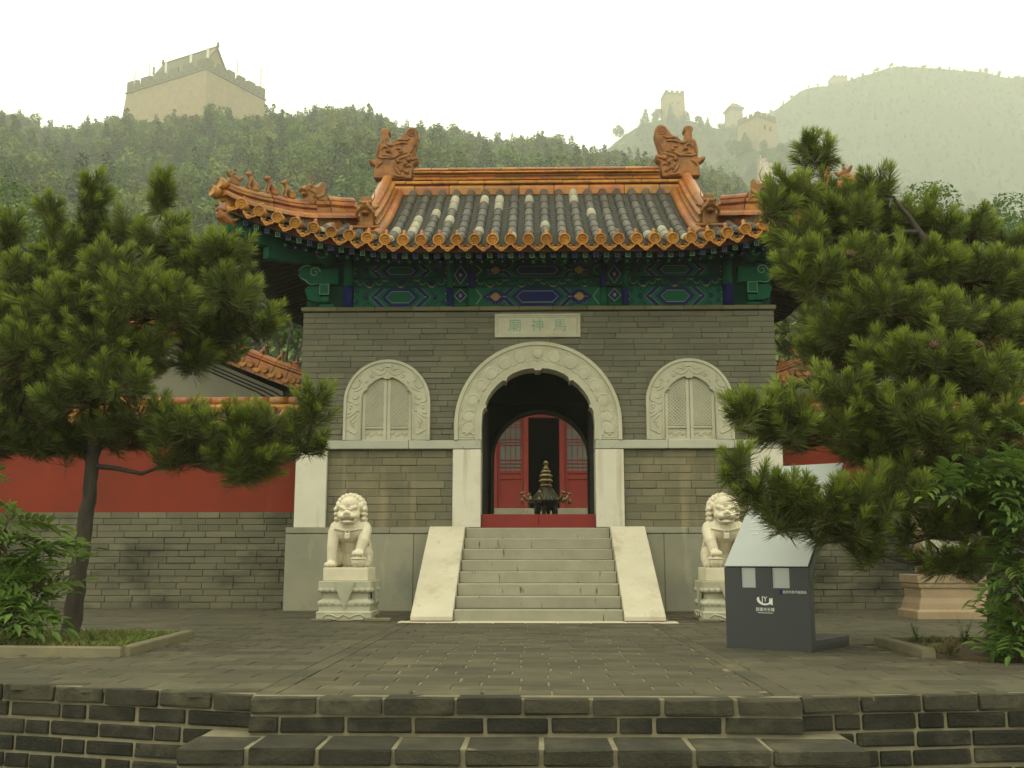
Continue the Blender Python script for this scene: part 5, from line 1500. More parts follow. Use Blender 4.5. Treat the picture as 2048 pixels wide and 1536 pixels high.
SB = thing('stone_stele', 'pale upright stone stele standing on the pinkish pedestal behind the right pine', 'stele', (5.30, -1.25, .56))
mb = MB(); mb.prism([(-.34, 0), (.34, 0), (.34, 1.55), (.27, 1.72), (-.27, 1.72), (-.34, 1.55)], -.13, .13); mb.build('stele_slab', [MAT['pinkstone']], SB, bevel=.02)
mb = MB(); mb.prism([(-.30, .12), (.30, .12), (.30, 1.5), (-.30, 1.5)], -.136, -.12); mb.build('stele_face', [MAT['carved']], SB)

# ---- kerbed planters
def kerb(parent, p, q, w=.10, h=.078):
    a, b = Vector((p[0], p[1], 0)), Vector((q[0], q[1], 0)); d = (b - a).normalized(); nrm = Vector((-d.y, d.x, 0)) * w / 2; mb = MB()
    vs = []
    for z, k in ((-.03, 1), (h - .01, 1), (h, .85)):
        for s_ in (a + nrm * k, b + nrm * k, b - nrm * k, a - nrm * k): vs.append((s_.x, s_.y, z))
    fs = [(8, 9, 10, 11)[::-1]]
    for i in range(2):
        for k in range(4): fs.append((i * 4 + k, i * 4 + (k + 1) % 4, (i + 1) * 4 + (k + 1) % 4, (i + 1) * 4 + k))
    mb.add(vs, fs); return mb.build('kerb_stone', [MAT['kerb']], parent)
PLL = thing('planter', 'concrete kerbed planter with grass round the leaning pine', 'planter')
c_fr, c_br, c_bl, c_fl = (-3.30, -6.74), (-3.42, -4.82), (-7.2, -4.7), (-7.2, -6.2)
kerb(PLL, c_fr, (-4.6, -6.6)); kerb(PLL, (-4.61, -6.6), c_fl); kerb(PLL, c_fr, (-3.36, -5.82)); kerb(PLL, (-3.361, -5.81), c_br); kerb(PLL, c_br, (-5.2, -4.76)); kerb(PLL, (-5.21, -4.76), c_bl)
mb = MB(); mb.prism([c_fr, c_br, c_bl, c_fl], -.02, .045, axis='z'); mb.build('soil', [MAT['soil']], PLL)
PRR = thing('planter', 'broken kerbed planter with bare soil round the right pine', 'planter')
d_fl, d_bl, d_br, d_fr = (2.98, -6.98), (3.03, -5.50), (7.2, -5.5), (7.2, -6.98)
kerb(PRR, (3.0, -6.75), d_bl); kerb(PRR, d_bl, (4.4, -5.5)); kerb(PRR, (4.41, -5.5), d_br)
mb = MB(); mb.prism([(3.02, -6.7), d_bl, d_br, d_fr, (3.4, -6.98)], -.02, .035, axis='z'); mb.build('soil', [MAT['soil']], PRR)
# ================================================================ HILLS, FOREST, WATCHTOWERS
MAT['hill'] = M('wooded_slope', (.045, .070, .018), (.025, .045, .012), nscale=.1, namt=.9, rough=1, var=0, bump=1.0, bscale=.5)
MAT['mountain'] = M('far_wooded_slope', (.042, .062, .020), (.024, .040, .014), nscale=.025, namt=.9, rough=1, var=0, bump=1.0, bscale=.15, stain=((.08, .08, .035), .02, .60, .75))
MAT['leaf_far'] = leafmat('forest_leaf', (.125, .175, .026), (.070, .112, .018), var=.25, hue=.03, trans=.2, nscale=.3)
MAT['leaf_con'] = leafmat('conifer_leaf', (.058, .094, .022), (.036, .064, .017), var=.25, hue=.02, trans=.1, nscale=.3)
CX, CY, CZ = CAM
def vnoise(x, y, s):
    a = math.sin(x * .9 * s + 1.3) * math.sin(y * 1.1 * s + .4) + .5 * math.sin(x * 2.3 * s + y * 1.7 * s) + .35 * math.sin(x * 4.1 * s - y * 3.3 * s + 2)
    return a / 1.8
class Hill:
    """a ridge whose foot is at distance d0 and whose crest line, at distance d1, runs through known bearings and heights"""
    def __init__(s, crest, d0, d1, z0=-1.0, pw=.9, drop=0.0, rough=1.0, back=60):
        s.px = np.array([c[0] for c in crest], float); s.d0, s.d1, s.z0, s.pw, s.rough, s.back = d0, d1, z0, pw, rough, back
        zc = []
        for x, y in crest:
            r = _ray(x, y + drop); t = d1 / r[1]; zc.append(CZ + r[2] * t)
        s.zc = np.array(zc)
    def at(s, px, d):
        r = _ray(px, 600); X = CX + r[0] / r[1] * d; Y = CY + d
        zc = np.interp(px, s.px, s.zc)
        if d <= s.d1: z = s.z0 + (zc - s.z0) * max(0, (d - s.d0) / (s.d1 - s.d0)) ** s.pw
        else: z = zc - (zc - s.z0) * min(1, (d - s.d1) / s.back) ** 1.3
        k = min(1, max(0, (d - s.d0) / (s.d1 - s.d0)) * 3) * (1 if d < s.d1 else 1)
        z += vnoise(X, Y, 3.0 / (s.d1 - s.d0) * 4) * s.rough * k * (1 - .75 * math.exp(-((d - s.d1) / (.1 * s.d1)) ** 2))
        return Vector((X, Y, z))
    def build(s, name, mat, x0, x1, nx, nd):
        mb = MB(); ds = list(np.linspace(s.d0, s.d1, nd)) + list(np.linspace(s.d1, s.d1 + s.back, 8)[1:])
        xs_ = np.linspace(x0, x1, nx)
        for d in ds:
            for x in xs_: mb.v.append(tuple(s.at(x, d)))
        for i in range(len(ds) - 1):
            for j in range(nx - 1):
                mb.f.append((i * nx + j, i * nx + j + 1, (i + 1) * nx + j + 1, (i + 1) * nx + j)); mb.m.append(0); mb.s.append(True)
        return struct(mb.build(name, [mat], fix=False))
CREST1 = [(-1400, 260), (-700, 215), (-300, 215), (0, 232), (60, 262), (130, 268), (200, 250), (300, 256), (400, 252), (500, 240), (560, 236), (640, 226), (700, 220), (760, 240), (830, 258), (900, 262), (960, 290), (1040, 298), (1100, 294), (1150, 308), (1250, 326), (1310, 330), (1440, 352), (1550, 400), (1700, 455), (2048, 480), (2800, 500)]
CREST2 = [(700, 420), (1000, 380), (1130, 335), (1200, 303), (1240, 274), (1290, 246), (1340, 232), (1400, 236), (1440, 248), (1500, 262), (1600, 300), (1800, 380), (2200, 440), (2800, 460)]
CREST3 = [(1000, 480), (1300, 430), (1420, 372), (1470, 310), (1510, 278), (1550, 276), (1600, 296), (1700, 335), (1850, 390), (2048, 430), (2600, 460)]
CREST4 = [(900, 440), (1200, 345), (1400, 272), (1500, 240), (1560, 214), (1620, 182), (1660, 172), (1700, 168), (1760, 148), (1830, 131), (1870, 124), (1960, 133), (2048, 147), (2300, 175), (2900, 300)]
H1 = Hill(CREST1, 62, 400, drop=36, rough=6, back=140); H2 = Hill(CREST2, 460, 830, drop=8, rough=10, back=140); H3 = Hill(CREST3, 410, 640, drop=10, rough=7, back=140); H4 = Hill(CREST4, 700, 1100, drop=4, rough=20, back=220)
H1.build('hill', MAT['hill'], -1400, 2800, 160, 40); H2.build('hill', MAT['mountain'], 700, 2800, 110, 30); H3.build('hill', MAT['mountain'], 1000, 2600, 90, 26); H4.build('mountain', MAT['mountain'], 900, 2900, 140, 40)

def leaf_cloud(n, seed, lobes, size, flat=.5):
    """n small leaf faces through the volume of a few lobes"""
    r_ = np.random.default_rng(seed); V = []; Fc = []
    L = np.array([l[:3] for l in lobes], float); R = np.array([l[3:6] for l in lobes], float); w = R.prod(1) ** (2 / 3); w /= w.sum()
    idx = r_.choice(len(lobes), n, p=w)
    u = r_.normal(size=(n, 3)); u /= np.linalg.norm(u, axis=1, keepdims=True)
    rad = r_.uniform(.35, 1.0, n) ** .5
    C = L[idx] + u * R[idx] * rad[:, None] * r_.uniform(.85, 1.12, (n, 1))
    nrm = u * .6 + r_.normal(size=(n, 3)) * .6; nrm[:, 2] += .35; nrm /= np.linalg.norm(nrm, axis=1, keepdims=True)
    t = np.cross(nrm, r_.normal(size=(n, 3))); t /= np.linalg.norm(t, axis=1, keepdims=True); b = np.cross(nrm, t)
    s_ = size * r_.uniform(.6, 1.3, (n, 1))
    V = np.stack([C - t * s_, C - b * s_ * flat + nrm * s_ * .15, C + t * s_, C + b * s_ * flat + nrm * s_ * .15], 1).reshape(-1, 3)
    Fc = np.arange(4 * n).reshape(n, 4)
    return V, Fc
def np_mesh(name, V, Fc, mats, mi=None, smooth=False):
    me = bpy.data.meshes.new(name); nv, nf, k = len(V), len(Fc), Fc.shape[1]
    me.vertices.add(nv); me.vertices.foreach_set('co', np.ascontiguousarray(V, dtype=np.float32).ravel())
    me.loops.add(nf * k); me.loops.foreach_set('vertex_index', np.ascontiguousarray(Fc, dtype=np.int32).ravel())
    me.polygons.add(nf); me.polygons.foreach_set('loop_start', np.arange(0, nf * k, k, dtype=np.int32))
    for m in mats: me.materials.append(m)
    if mi is not None: me.polygons.foreach_set('material_index', np.ascontiguousarray(mi, dtype=np.int32))
    me.update(calc_edges=True); me.validate(); return me
def crown_mesh(kind, seed, n=260):
    r_ = np.random.default_rng(seed)
    if kind == 'round':
        lobes = [(0, 0, 1.9, 1.3, 1.3, 1.1)] + [(r_.uniform(-1, 1), r_.uniform(-1, 1), r_.uniform(1.3, 3.0), .75, .75, .65) for _ in range(6)]
        V, Fc = leaf_cloud(n, seed, lobes, .19); return V, Fc, MAT['leaf_far']
    lobes = []
    for k in range(9):
        z = .6 + k * .45; R = 1.15 * (1 - k / 9.5) + .08
        lobes.append((r_.uniform(-.1, .1), r_.uniform(-.1, .1), z, R, R, .28))
    V, Fc = leaf_cloud(n, seed, lobes, .17, .4); return V, Fc, MAT['leaf_con']
protos = bpy.data.collections.new('forest_tree_shapes')
CROWNS = []
for i, kind in enumerate(('round', 'round', 'round', 'cone', 'round', 'cone')):
    V, Fc, m = crown_mesh(kind, 40 + i, 1000); me = np_mesh('crown', V, Fc, [m]); CROWNS.append((kind, me))
    o = bpy.data.objects.new('forest_tree_shape', me); protos.objects.link(o)
def forest(name, pts, scales):
    me = bpy.data.meshes.new(name); me.from_pydata([tuple(p) for p in pts], [], [])
    a = me.attributes.new('tree_scale', 'FLOAT', 'POINT'); a.data.foreach_set('value', np.array(scales, dtype=np.float32))
    o = stuff(link(name, me)); md = o.modifiers.new('trees', 'NODES')
    ng = bpy.data.node_groups.new('scatter_trees', 'GeometryNodeTree'); md.node_group = ng
    ng.interface.new_socket('Geometry', in_out='INPUT', socket_type='NodeSocketGeometry'); ng.interface.new_socket('Geometry', in_out='OUTPUT', socket_type='NodeSocketGeometry')
    N, L = ng.nodes, ng.links
    gi, go = N.new('NodeGroupInput'), N.new('NodeGroupOutput')
    iop = N.new('GeometryNodeInstanceOnPoints'); ci = N.new('GeometryNodeCollectionInfo'); ci.inputs['Collection'].default_value = protos
    ci.inputs['Separate Children'].default_value = True; ci.inputs['Reset Children'].default_value = True
    iop.inputs['Pick Instance'].default_value = True
    rv = N.new('FunctionNodeRandomValue'); rv.data_type = 'FLOAT_VECTOR'; rv.inputs[0].default_value = (-.08, -.08, 0); rv.inputs[1].default_value = (.08, .08, 6.283)
    na = N.new('GeometryNodeInputNamedAttribute'); na.data_type = 'FLOAT'; na.inputs['Name'].default_value = 'tree_scale'
    rs = N.new('FunctionNodeRandomValue'); rs.data_type = 'FLOAT_VECTOR'; rs.inputs[0].default_value = (.8, .8, .75); rs.inputs[1].default_value = (1.25, 1.25, 1.3); rs.inputs['Seed'].default_value = 5
    vm = N.new('ShaderNodeVectorMath'); vm.operation = 'SCALE'
    L.new(gi.outputs[0], iop.inputs['Points']); L.new(ci.outputs[0], iop.inputs['Instance']); L.new(rv.outputs[0], iop.inputs['Rotation'])
    L.new(rs.outputs[0], vm.inputs[0]); L.new(na.outputs[0], vm.inputs['Scale']); L.new(vm.outputs[0], iop.inputs['Scale']); L.new(iop.outputs[0], go.inputs[0])
    return o
fr_ = random.Random(99)
def scatter(hill, px0, px1, d0, d1, spacing, smin, smax, avoid=None, dz=-.2):
    P, S = [], []
    d = d0
    while d < d1:
        step_px = spacing / d * F_PX; x = px0 + fr_.uniform(0, step_px)
        while x < px1:
            q = hill.at(x + fr_.uniform(-.45, .45) * step_px, d + fr_.uniform(-.45, .45) * spacing); s_ = fr_.uniform(smin, smax)
            if not (avoid and avoid(q)): P.append(q + Vector((0, 0, dz))); S.append(s_)
            x += step_px
        d += spacing * .9
    return P, S
# castle plan first, so that no tree grows through it
CZc = atY(413, 139, 385.0); Cl = atZ(253, 188, CZc.z); Cr = atZ(530, 201, CZc.z); Cb = Cl + Cr - CZc
cc = (CZc + Cb) / 2
def near_castle(q): return (q.x - cc.x) ** 2 + (q.y - cc.y) ** 2 < 37 ** 2
P, S = scatter(H1, -650, 2500, 75, 415, 5.2, 1.2, 2.5, avoid=near_castle)
forest('hill_forest', P, S)
P, S = scatter(H2, 900, 2200, 520, 845, 14.0, 2.2, 4.2); P2, S2 = scatter(H3, 1250, 2300, 445, 648, 11.5, 2.0, 3.8)
forest('ridge_forest', P + P2, S + S2)
P, S = scatter(H4, 1150, 2500, 740, 1115, 8.5, .9, 1.9)
forest('mountain_forest', P, S)
# trees one can tell apart along the crest of the near hill
sk = [(75, 235, 'c'), (100, 246, 'c'), (28, 226, 'r'), (160, 250, 'c'), (185, 240, 'c'), (215, 236, 'r'), (248, 240, 'r'), (590, 222, 'c'), (570, 228, 'c'), (612, 222, 'c'), (545, 228, 'c'), (640, 214, 'r'), (672, 215, 'c'), (690, 210, 'r'), (720, 220, 'r'), (770, 236, 'c'), (830, 252, 'r'), (880, 250, 'c'), (908, 248, 'c'), (925, 256, 'c'), (955, 276, 'r'), (980, 284, 'c'), (1012, 286, 'c'), (1030, 286, 'c'), (1048, 292, 'c'), (1085, 272, 'r'), (1102, 268, 'r'), (1125, 284, 'r'), (1150, 292, 'c'), (1228, 305, 'c'), (1265, 290, 'c'), (1290, 312, 'c'), (1310, 308, 'c'), (1448, 338, 'c'), (1470, 350, 'r'), (300, 240, 'c'), (345, 246, 'c'), (390, 244, 'c'), (470, 240, 'r'), (505, 232, 'r')]
SKV = {'c': [CROWNS[3][1], CROWNS[5][1]], 'r': [CROWNS[0][1], CROWNS[2][1], CROWNS[4][1]]}
tk = MB(); tk.tube([(0, 0, -.5), (0, 0, 1.2), (.05, 0, 3.2)], [.12, .10, .03], 6); TKm = tk.mesh('trunk', [MAT['bark']])
names_ = {}; todo = []
for i, (x, y, k) in enumerate(sk):
    g = H1.at(x, 396 if not 230 < x < 540 else 318); 
    d = g.y - CY; r_ = _ray(x, y); ztop = CZ + r_[2] * d / r_[1]; h = max(5.5, min(18, ztop - g.z)); s_ = h / (4.7 if k == 'c' else 3.6)
    zone = 'left of the castle tower' if x < 240 else 'before the castle tower' if x < 535 else 'just right of the castle tower' if x < 660 else 'left of the left ridge dragon' if x < 800 else 'above the left of the main ridge' if x < 1020 else 'above the middle of the main ridge' if x < 1200 else 'left of the right ridge dragon' if x < 1340 else 'just right of the right ridge dragon'
    size_ = ('tall' if h > 12 else 'middling' if h > 8 else 'low') 
    names_.setdefault((size_, k, zone), []).append((x, i)); todo.append((i, x, k, g, h, s_, size_, zone))
ORD = ['leftmost', 'second from left', 'third from left', 'fourth from left', 'fifth from left', 'sixth from left', 'seventh from left']
for (i, x, k, g, h, s_, size_, zone) in todo:
    L_ = sorted(names_[(size_, k, zone)]); pre = (ORD[[q[1] for q in L_].index(i)] + ' ') if len(L_) > 1 else ''
    t = thing('conifer' if k == 'c' else 'leafy_tree', pre + size_ + (' conifer' if k == 'c' else ' leafy tree') + ' on the crest ' + zone, 'tree', g, size_ + (' conifers' if k == 'c' else ' leafy trees') + ' on the hill crest ' + zone)
    link('crown', SKV[k][i % len(SKV[k])], t, None, (0, 0, i * 1.7), (s_ * (.75 if k == 'c' else .9), s_ * (.75 if k == 'c' else .9), s_)); link('trunk', TKm, t, None, None, (s_, s_, s_))

# ---- towers
def prism_plan(mb, top, bot, z1, z0, m=0):
    vs = [(p.x, p.y, z0) for p in bot] + [(p.x, p.y, z1) for p in top]; n = len(top)
    mb.add(vs, [tuple(reversed(range(n))), tuple(range(n, 2 * n))] + [(i, (i + 1) % n, n + (i + 1) % n, n + i) for i in range(n)], m)
def expand(q, k):
    c = sum(q, Vector((0, 0, 0))) / len(q); return [c + (p - c) * k for p in q]
def tower(name, label, cat, plan, z_str, z_base, par, batter, nm, gap=.42, slits=0, mats=('tower', 'tower_top')):
    T = thing(name, label, cat, (0, 0, 0)); mb = MB()
    prism_plan(mb, plan, expand(plan, batter), z_str, z_base); mb.build('tower_body', [MAT[mats[0]]], T)
    mb = MB(); prism_plan(mb, expand(plan, 1.025), expand(plan, 1.025), z_str + par * .10, z_str); mb.build('string_course', [MAT[mats[1]]], T)
    mb = MB(); h1 = z_str + par * .55; inn_ = expand(plan, .93)
    o_ = plan
    for i in range(4):
        a, b = o_[i], o_[(i + 1) % 4]; c, d = inn_[(i + 1) % 4], inn_[i]; prism_plan(mb, [a, b, c, d], [a, b, c, d], h1, z_str + par * .10)
    mb.build('parapet', [MAT[mats[1]]], T)
    for i in range(4):
        a, b = o_[i], o_[(i + 1) % 4]; ai, bi_ = inn_[i], inn_[(i + 1) % 4]; n = nm[i % 2]
        for k in range(n):
            w = 1.0 / (n - gap); t0 = k * w; t1 = min(1, t0 + w * (1 - gap))
            q = [a.lerp(b, t0), a.lerp(b, t1), ai.lerp(bi_, t1), ai.lerp(bi_, t0)]
            m2 = MB(); prism_plan(m2, q, q, z_str + par, h1 + .002); m2.build('merlon', [MAT[mats[1]]], T)
        for k in range(n * 2 if slits else 0):
            t = (k + .5) / (n * 2); p = a.lerp(b, t); d = (b - a).normalized(); nrm = Vector((d.y, -d.x, 0)); nrm = nrm if nrm.dot(p - cc_of(plan)) > 0 else -nrm
            m2 = MB(); s_ = par * .06; q = [p + d * s_ + nrm * .05, p - d * s_ + nrm * .05, p - d * s_ - nrm * .1, p + d * s_ - nrm * .1]; prism_plan(m2, q, q, z_str + par * .34, z_str + par * .2); m2.build('drain_hole', [MAT['black']], T)
    return T
def cc_of(q): return sum(q, Vector((0, 0, 0))) / len(q)
plan = [CZc.copy(), Cr.copy(), Cb.copy(), Cl.copy()]
for p in plan: p.z = 0
ztop_l = atY(257, 165, Cl.y).z
PARH = ztop_l - CZc.z
CT = tower('castle_tower', 'massive tan battered gate tower with merlons and a roofed pavilion on the left hill', 'tower', plan, CZc.z, CZc.z - 38, PARH, 1.14, (6, 6), gap=.36, slits=1)
u_ = (Cl - CZc); v_ = (Cr - CZc); u_.z = v_.z = 0
def cp(a, b, z): p = CZc + u_ * a + v_ * b; return Vector((p.x, p.y, z))
zt = CZc.z
rz_ = atY(433, 95, cp(.20, .4, 0).y).z
mb = MB(); q = [cp(.22, .20, 0), cp(.22, .62, 0), cp(.84, .62, 0), cp(.84, .20, 0)]
prism_plan(mb, q, q, zt + PARH * 1.1, zt); mb.build('pavilion_wall', [MAT['tower_top']], CT)
mb = MB(); e = .14; ze = zt + PARH * 1.0
A = [cp(.18, .12, ze), cp(.18, .40, rz_), cp(.18, .68, ze)]; B = [cp(.88, .12, ze), cp(.88, .40, rz_ ), cp(.88, .68, ze)]
mid = lambda P0, P1, t, sag: P0.lerp(P1, t) - Vector((0, 0, sag))
Aa = [A[0], mid(A[0], A[1], .5, .7), A[1], mid(A[1], A[2], .5, .7), A[2]]; Bb = [B[0], mid(B[0], B[1], .5, .7), B[1], mid(B[1], B[2], .5, .7), B[2]]
vs = Aa + Bb + [p - Vector((0, 0, .8)) for p in Aa] + [p - Vector((0, 0, .8)) for p in Bb]
mb.add(vs, [(i, i + 1, 6 + i, 5 + i) for i in range(4)] + [(10 + i, 15 + i, 16 + i, 11 + i) for i in range(4)] + [(0, 1, 11, 10), (1, 2, 12, 11), (2, 3, 13, 12), (3, 4, 14, 13), (5, 15, 16, 6), (6, 16, 17, 7), (7, 17, 18, 8), (8, 18, 19, 9), (0, 10, 15, 5), (4, 9, 19, 14)])
mb.build('pavilion_roof', [MAT['tower_top']], CT)
mb = MB(); mb.add([Aa[0] + u_ * .02, Aa[2] + u_ * .02, Aa[4] + u_ * .02, Aa[0] + u_ * .06, Aa[2] + u_ * .06, Aa[4] + u_ * .06], [(0, 1, 2), (5, 4, 3), (0, 3, 4, 1), (1, 4, 5, 2), (2, 5, 3, 0)]); mb.build('pavilion_gable', [MAT['tower']], CT)
mb = MB(); mb.tube([A[1] + Vector((0, 0, .2)), B[1] + Vector((0, 0, .2))], .45, 6); mb.tube([A[1], A[1] + Vector((0, 0, 2.1))], [.7, .5], 6); mb.tube([B[1], B[1] + Vector((0, 0, 2.1))], [.7, .5], 6); mb.build('pavilion_ridge', [MAT['tower_top']], CT)
# flagpoles with narrow banners on the parapet
MAT['banner'] = M('white_banner', (.62, .62, .52), nscale=2, rough=.9, var=.05, bump=0); MAT['banner_dk'] = M('dull_red_banner', (.16, .10, .07), nscale=2, rough=.9, var=.05, bump=0)
for x, yt, yb, a, b, wh, lab in ((268, 140, 163, .86, .02, 1, 'thin pale flagpole at the far left corner of the castle tower'), (297, 119, 153, .72, .02, 1, 'pale flagpole left of the dark banner on the castle tower'), (305, 124, 146, .66, .02, 2, 'dark narrow banner on a pole on the left side of the castle tower'), (329, 109, 142, .52, .02, 0, 'white banner on a pole before the left end of the pavilion roof'),
                          (379, 93, 126, .22, .02, 0, 'white banner on a pole before the middle of the pavilion roof'), (413, 82, 114, .02, .02, 0, 'white banner on a pole at the near corner of the castle tower'), (473, 119, 146, .02, .52, 1, 'pale flagpole on the right side of the castle tower'), (520, 134, 172, .02, .93, 1, 'pale flagpole near the right end of the castle tower')):
    q = cp(a, b, 0); k = q.y; p0 = atY(x, yb + 4, k); p1 = atY(x, yt, k)
    fp = thing('flagpole', lab, 'flagpole', p0, 'flagpoles on the castle tower'); h = p1.z - p0.z
    mb = MB(); mb.tube([(0, 0, -1.4), (0, 0, h)], .12, 6); mb.build('pole', [MAT['banner']], fp)
    w, (z0_, z1_) = (.36, (.2, h * .9)) if wh == 1 else (.8, (.1, h * .62))
    mb = MB(); mb.box(.12, .12 + w, -.04, .04, z0_, z1_); mb.build('banner', [MAT['banner_dk'] if wh == 2 else MAT['banner']], fp)
def simple_tower(name, label, xl, xr, yt, ys, yb, D, yaw, nm, batter=1.1, depth=None):
    a, b = atY(xl, ys, CY + D), atY(xr, ys, CY + D); w = b.x - a.x; c = Vector(((a.x + b.x) / 2, CY + D + w / 2, 0)); h = w / 2 / (abs(math.cos(yaw)) + abs(math.sin(yaw)))
    plan = [c + Vector((math.cos(yaw + PI / 4 + k * PI / 2), math.sin(yaw + PI / 4 + k * PI / 2), 0)) * h * math.sqrt(2) for k in (2, 3, 0, 1)]
    zs_ = a.z; zt_ = atY(xl, yt, CY + D).z; zb = atY(xl, yb, CY + D).z
    T = tower(name, label, 'tower', plan, zs_, zb - 12, zt_ - zs_, batter, nm, gap=.4)
    for k in range(2):
        p0, p1 = plan[0], plan[1]; d = (p1 - p0).normalized(); nn = Vector((d.y, -d.x, 0)); p = p0.lerp(p1, .35 + .3 * k) + nn * .4; s_ = w * .03; z = zs_ - (zs_ - zb) * .35
        m2 = MB(); q = [p + d * s_, p - d * s_, p - d * s_ - nn * 4, p + d * s_ - nn * 4]; prism_plan(m2, q, q, z, z - w * .12); m2.build('arrow_window', [MAT['black']], T)
    return T, plan, zs_, zt_
simple_tower('watchtower', 'tall hazy watchtower on the rounded hilltop right of the ridge dragon', 1326, 1369, 180, 189, 229, 820, .12, (4, 4))
T3, pl3, zs3, zt3 = simple_tower('watchtower', 'faint watchtower with an upturned roof between the two clearer towers', 1454, 1486, 214, 220, 250, 900, .2, (3, 3), batter=1.16)
mb = MB(); q = expand(pl3, 1.3); q2 = expand(pl3, .35); prism_plan(mb, q2, q, zt3 + 6, zt3 - .7); mb.build('tower_roof', [MAT['tower_top']], T3)
T4, pl4, zs4, zt4 = simple_tower('watchtower', 'square watchtower at the top of the crowded wall steps', 1484, 1560, 222, 235, 268, 632, .62, (4, 4), batter=1.06)
simple_tower('watchtower', 'tiny pale watchtower on the far mountain shoulder', 1664, 1696, 149, 155, 176, 1108, .1, (4, 4))
# wall stairs with the crowd of visitors
def wall_run(label, pts, w):
    WL = thing('fortress_wall', label, 'wall'); P_ = [Vector(H3.at(x, d)) for x, d in pts]
    for p in P_: p.z += 2.4
    for i in range(len(P_) - 1):
        m_ = MB(); m_.sweep([P_[i], P_[i + 1]], [(-w / 2, -10), (w / 2, -10), (w / 2, 0), (-w / 2, 0)]); m_.build('walkway', [MAT['tower']], WL)
        for s_ in (-1, 1):
            m_ = MB(); m_.sweep([P_[i], P_[i + 1]], [(s_ * w / 2 - .4, -8), (s_ * w / 2 + .4, -8), (s_ * w / 2 + .4, 2.2), (s_ * w / 2 - .4, 2.2)]); m_.build('parapet', [MAT['tower_top']], WL)
    return P_
PW = wall_run('stepped fortress wall full of visitors running down from the square watchtower', [(1545, 622), (1543, 602), (1541, 574), (1543, 546), (1560, 522), (1590, 502), (1640, 482)], 10)
wall_run('pale broken wall slanting down the slope left of the square watchtower', [(1492, 618), (1470, 594), (1446, 565), (1424, 536), (1410, 512)], 7)
MAT['shirt'] = M('light_shirt', (.62, .60, .56), (.45, .30, .30), nscale=.9, namt=1, rough=.9, var=0, bump=0)
cm = MB(); 
for k in range(130):
    i = fr_.randrange(len(PW) - 1); p = PW[i].lerp(PW[i + 1], fr_.random()) + Vector((fr_.uniform(-3.8, 3.8), 0, 0))
    cm.tube([p, p + Vector((0, 0, .9)), p + Vector((0, 0, 1.55))], [.25, .38, .28], 6); cm.ball(p + Vector((0, 0, 1.8)), .18, 6, 4)
stuff(cm.build('crowd', [MAT['shirt']], fix=False)); bpy.data.objects['crowd']['label'] = 'crowd of tiny visitors in light shirts climbing the wall steps'
# ================================================================ PINES, LEAFY TREES, SHRUBS, GRASS
MAT['needle'] = leafmat('pine_needle', (.108, .134, .023), (.066, .090, .017), var=.05, hue=0, trans=.25, nscale=3)
MAT['needle_new'] = leafmat('young_pine_needle', (.235, .290, .038), (.165, .220, .028), var=.05, hue=0, trans=.3, nscale=3)
MAT['needle_dry'] = leafmat('dry_pine_needle', (.085, .060, .026), (.06, .05, .024), var=.05, hue=0, trans=.2, nscale=3)
MAT['leaf'] = leafmat('ash_leaf', (.108, .175, .028), (.066, .118, .020), var=.25, hue=.015, trans=.3, nscale=4)
MAT['leaf_new'] = leafmat('young_leaf', (.17, .24, .045), (.12, .19, .035), var=.2, hue=.015, trans=.35, nscale=4)
MAT['grassm'] = leafmat('grass', (.13, .21, .03), (.16, .15, .045), var=.0, hue=0, trans=.3, nscale=2.5)
MAT['drygrass'] = leafmat('dry_grass', (.17, .13, .055), (.11, .085, .04), var=.0, hue=0, trans=.2, nscale=4)
MAT['bgleaf'] = leafmat('tree_leaf', (.085, .140, .032), (.055, .10, .024), var=.1, hue=.01, trans=.25, nscale=.8)

def tufts(C, A, size, n, seed, wid=.0042):
    """pine shoots: rosettes of long needles around a short axis; one tapering needle = one face"""
    r_ = np.random.default_rng(seed); T = len(C)
    C = np.repeat(C, n, 0); A = np.repeat(A, n, 0); S = np.repeat(size, n)[:, None]
    s = r_.uniform(0, 1, T * n)[:, None]                    # 0 base of shoot .. 1 tip
    t = np.cross(A, r_.normal(size=(T * n, 3))); t /= np.linalg.norm(t, axis=1, keepdims=True)
    phi = np.radians(72 - 54 * s ** .8 + r_.normal(0, 11, (T * n, 1)))
    D = A * np.cos(phi) + t * np.sin(phi)
    ln = S * r_.uniform(.75, 1.15, (T * n, 1)) * (.62 + .38 * (1 - s ** 3))
    base = C + A * (s - .62) * S * 1.9
    tip = base + D * ln + np.array([0, 0, -1.0]) * ln * .16 * (1 - s)
    w = np.cross(D, r_.normal(size=(T * n, 3))); w /= np.linalg.norm(w, axis=1, keepdims=True); w *= wid * r_.uniform(.8, 1.2, (T * n, 1))
    mid = base * .45 + tip * .55 + D * 0 + np.array([0, 0, 1.0]) * ln * .02
    V = np.stack([base - w * .6, base + w * .6, mid + w, tip, mid - w], 1).reshape(-1, 3)
    i = np.arange(T * n)[:, None] * 5
    Fq = np.concatenate([i, i + 1, i + 2, i + 4], 1); Ft = np.concatenate([i + 4, i + 2, i + 3, i + 3], 1)
    mi = np.where(s[:, 0] > .74, 1, 0); dry = (s[:, 0] < .10) & (r_.uniform(size=T * n) < .5); mi[dry] = 2
    return V, Fq, Ft, mi
